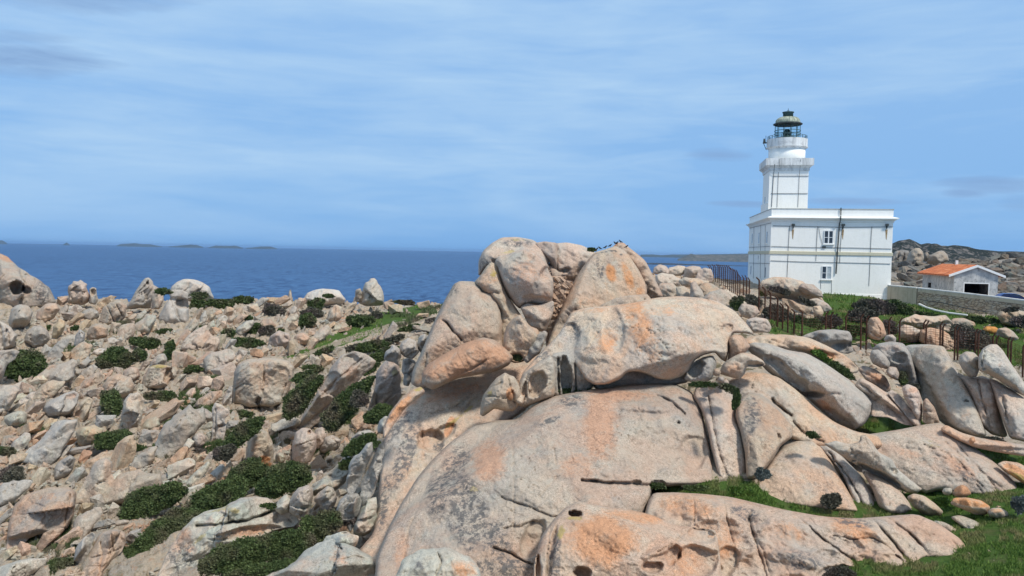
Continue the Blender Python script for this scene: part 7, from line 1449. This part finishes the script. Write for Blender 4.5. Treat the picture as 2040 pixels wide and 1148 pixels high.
# small stones and broken rock in the gaps of the right-hand slope and crest
pts = []
for reg, n, rmax in (([(1300, 548), (1420, 556), (1500, 590), (1520, 640), (1480, 640), (1440, 600), (1320, 596), (1295, 560)], 260, 8), ([(1560, 600), (1660, 600), (1640, 640), (1560, 640)], 60, 6), ([(1700, 735), (1830, 700), (1860, 760), (1800, 850), (1740, 800), (1690, 760)], 120, 8), ([(1580, 670), (1800, 690), (1790, 740), (1700, 740)], 140, 7), ([(1850, 1000), (2040, 980), (2040, 1140), (1830, 1140)], 26, 3.5), ([(1395, 740), (1460, 755), (1475, 790), (1400, 775)], 40, 5), ([(1108, 545), (1135, 560), (1110, 640), (1095, 655)], 90, 7), ([(1960, 640), (2040, 645), (2040, 670), (1960, 668)], 30, 5)):
    a = np.array(reg); q = 0
    while q < n:
        x, y = rs.uniform(*a[:, 0][[a[:, 0].argmin(), a[:, 0].argmax()]]), rs.uniform(a[:, 1].min(), a[:, 1].max())
        if not inpoly(np.array([x]), np.array([y]), reg)[0]: continue
        q += 1; Y = gY(x, y); 
        if Y < 15: continue
        if x < 1140: Y = 50.5
        p_ = at(x, y, Y + .05); pts.append((p_.x, p_.y, p_.z, (2 + rmax * rs.rand() ** 1.6) * Y / F))
rubble('rubble', pts, 'granite', 'small stones filling the gaps around the right-hand boulders', 8, tilt=-25)
# ------------------------------------------------------------------ boulder field behind the lighthouse and garage
B([(1806, 536), (1806, 516), (1812, 502), (1822, 495), (1832, 494), (1839, 502), (1841, 515), (1836, 526), (1824, 540), (1814, 544)], 165, 4, 'great disc-like grey boulder with a sunlit face behind the lighthouse', h=2, mat='granite_dim', col=(1.75, 1.6, 1.4), rx=-.05)  # tint lifts the shadowed base; the sunlit look is put in the colour
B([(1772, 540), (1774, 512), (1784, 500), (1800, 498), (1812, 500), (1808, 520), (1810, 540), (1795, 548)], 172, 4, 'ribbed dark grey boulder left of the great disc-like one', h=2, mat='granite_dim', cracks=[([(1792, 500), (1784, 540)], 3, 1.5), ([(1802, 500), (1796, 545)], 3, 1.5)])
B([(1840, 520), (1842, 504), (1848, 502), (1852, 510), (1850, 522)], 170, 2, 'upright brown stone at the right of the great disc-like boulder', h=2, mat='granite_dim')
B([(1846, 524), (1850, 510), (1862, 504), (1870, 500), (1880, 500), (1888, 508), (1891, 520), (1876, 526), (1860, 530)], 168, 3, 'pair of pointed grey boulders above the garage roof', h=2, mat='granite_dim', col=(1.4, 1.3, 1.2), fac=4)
BP = []
far_lab = 'rounded grey boulder heaped in the jumble behind the lighthouse and garage'
k = 0
for t in range(900):
    x = rs.uniform(1776, 2060); y = rs.uniform(508, 582)
    ymin = np.interp(x, [1776, 1840, 1900, 1950, 2000, 2060], [520, 528, 525, 518, 508, 510])
    if y < ymin or k > 150: continue
    Y = 175 - (y - 505) * .75; s = rs.uniform(6, 16) * Y / F
    if any(abs(x - a_) < 6 and abs(y - b_) < 5 for a_, b_ in BP): continue
    BP.append((x, y)); k += 1
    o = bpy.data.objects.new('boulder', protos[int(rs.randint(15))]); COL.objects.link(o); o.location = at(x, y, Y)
    o.rotation_euler = tuple(rs.uniform(-.5, .5, 3)); o.scale = (s * .8, s * .8, s * .75); g_ = rs.uniform(.36, .56); o.color = (g_ * .86, g_ * .93, g_ * .98, 1)  # low tint puts the heap's shadowed look into the colour
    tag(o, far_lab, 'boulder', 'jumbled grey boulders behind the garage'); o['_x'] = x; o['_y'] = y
# tell the boulders of the jumble apart by their size, shade and row
FLM = [(1780, 540, 'lighthouse wall'), (1823, 515, 'great disc-like boulder'), (1870, 515, 'pointed boulders above the garage'), (1850, 545, 'left end of the garage roof'), (1905, 524, 'ridge of the garage roof'), (1990, 545, 'right corner of the garage'), (2005, 580, 'blue car'), (2035, 515, 'hill at the right edge')]
jb = sorted([(o_['_x'], o_['_y'], o_) for o_ in COL.objects if o_.get('label') == far_lab], key=lambda q: q[0]); seen_ = {}
for x, y, o_ in jb:
    lm = min(FLM, key=lambda l: (l[0] - x) ** 2 + (l[1] - y) ** 2); sz_ = 'big' if o_.scale.x > .75 else ('middling' if o_.scale.x > .5 else 'small'); tn = 'light grey' if o_.color[0] > .48 else ('mid grey' if o_.color[0] > .42 else 'dark grey')
    key = (sz_, tn, wherefrom(x, y, lm), lm[2]); seen_[key] = seen_.get(key, 0) + 1; od = ['', 'second ', 'third ', 'fourth ', 'fifth ', 'sixth '][min(seen_[key] - 1, 5)]
    o_['label'] = f"{od}{sz_} {tn} boulder {key[2]} the {lm[2]}"
    del o_['_x']; del o_['_y']
# hillside under that boulder field
V = []; n1, n2 = 60, 14
for j in range(n2):
    for i in range(n1):
        x = 1765 + (2200 - 1765) * i / (n1 - 1); y = 600 - (600 - np.interp(x, [1776, 1840, 1900, 1950, 2000, 2060, 2200], [520, 530, 528, 520, 510, 512, 520])) * min(j, n2 - 2) / (n2 - 2); Y = 176 - (y - 505) * .75 + 1 + (18 if j == n2 - 1 else 0)
        p_ = at(x, y, Y); p_.z -= (14 if j == n2 - 1 else 0); V.append(tuple(p_))
V = np.array(V); V[:, 2] += fbm(V, 5, 3) * .5
ii = np.arange(len(V)).reshape(n2, n1); FFq = np.stack([ii[:-1, :-1], ii[:-1, 1:], ii[1:, 1:], ii[1:, :-1]], -1).reshape(-1, 4)
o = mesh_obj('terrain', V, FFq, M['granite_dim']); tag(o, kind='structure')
# ------------------------------------------------------------------ grass
def blades(polys, n, seed, hgt=(.06, .16)):
    rs = np.random.RandomState(seed); X = []; 
    for poly in polys:
        a = np.array(poly); ar = (a[:, 0].max() - a[:, 0].min()) * (a[:, 1].max() - a[:, 1].min()); k = int(n * ar / 60000)
        xs = rs.uniform(a[:, 0].min(), min(a[:, 0].max(), 2250), k); ys = rs.uniform(a[:, 1].min(), min(a[:, 1].max(), 1160), k); q = inpoly(xs, ys, poly); X.append(np.stack([xs[q], ys[q]], 1))
    X = np.vstack(X); keep = fbm(np.stack([X[:, 0], X[:, 1], X[:, 0] * 0], -1), 16, 3) > -.22; X = X[keep]
    Y = zterr(X[:, 0], X[:, 1]); q = ~np.isnan(Y); X, Y = X[q], Y[q]; Y = Y * (1 + rs.uniform(-.004, .004, len(Y)))
    P = atn(X[:, 0], X[:, 1], Y); P[:, 2] = zat(P[:, 0], P[:, 1]); m_ = len(P)
    an = rs.rand(m_) * 6.28; wdt = (Y / F * 1.0)[:, None] * np.stack([np.cos(an), np.sin(an), an * 0], 1)
    hh = (rs.uniform(*hgt, m_) * (.6 + Y / 60)); lean = rs.normal(size=(m_, 3)) * .35; lean[:, 2] = 1
    V = np.stack([P - wdt, P + wdt, P + lean * hh[:, None]], 1).reshape(-1, 3); V[:, 2] -= .01
    a = np.stack([rs.rand(m_), np.clip(.3 + fbm(P, 1.5, 3) * .6 + rs.rand(m_) * .1, 0, 1), rs.rand(m_)], -1)
    return V, np.arange(m_ * 3).reshape(-1, 3), np.repeat(a, 3, 0)
V, Fc, A = blades(GRASS[:4], 46000, 3)
tag(mesh_obj('grass', V, Fc, M['grass'], smooth=False, attrs={'stain': A}), 'bright green turf in the hollows of the right-hand slope', 'grass', kind='stuff')
LG = [blob(*q) for q in ((395, 800, 34, 50, 20, 1), (440, 885, 40, 18, -20, 2), (250, 655, 46, 10, -5, 3), (150, 700, 40, 10, -8, 4), (345, 850, 22, 14, 0, 5), (90, 1075, 60, 16, -10, 6), (120, 1095, 40, 12, 0, 7), (560, 760, 30, 16, 0, 8), (640, 900, 20, 10, 0, 9), (330, 905, 36, 16, -20, 10), (60, 860, 30, 8, 0, 11), (700, 840, 20, 12, 0, 12), (690, 760, 26, 14, -30, 13), (560, 880, 24, 10, 0, 14), (800, 640, 50, 12, -15, 15), (860, 620, 30, 8, -10, 16))]
V, Fc, A = blades(LG, 110000, 9, (.10, .26))
tag(mesh_obj('low_plants', V, Fc, M['leaf'], smooth=False, attrs={'stain': A}), 'thin low green plants between the stones of the left slope', 'plants', kind='stuff')
V, Fc, A = blades(GRASS[4:], 30000, 4, (.03, .08))
tag(mesh_obj('grass', V, Fc, M['grass'], smooth=False, attrs={'stain': A}), 'thin grey-green turf strip beside the path on the left slope', 'grass', kind='stuff')

# ------------------------------------------------------------------ haze over the sea
hm = bpy.data.materials.new('sea_haze'); hm.use_nodes = True; ht = hm.node_tree; ht.nodes.clear()
pv = ht.nodes.new('ShaderNodeVolumePrincipled'); ho = ht.nodes.new('ShaderNodeOutputMaterial'); ht.links.new(pv.outputs[0], ho.inputs['Volume'])
pv.inputs['Color'].default_value = (0.38, 0.62, 0.98, 1); pv.inputs['Density'].default_value = 3.0e-5; pv.inputs['Anisotropy'].default_value = 0.2
mb = MB(); mb.box(-44000, 44000, -120, 41000, SEA - 30, 48); hz = mb.build('haze', hm); tag(hz, 'faint pale air over the sea', 'haze', kind='stuff')
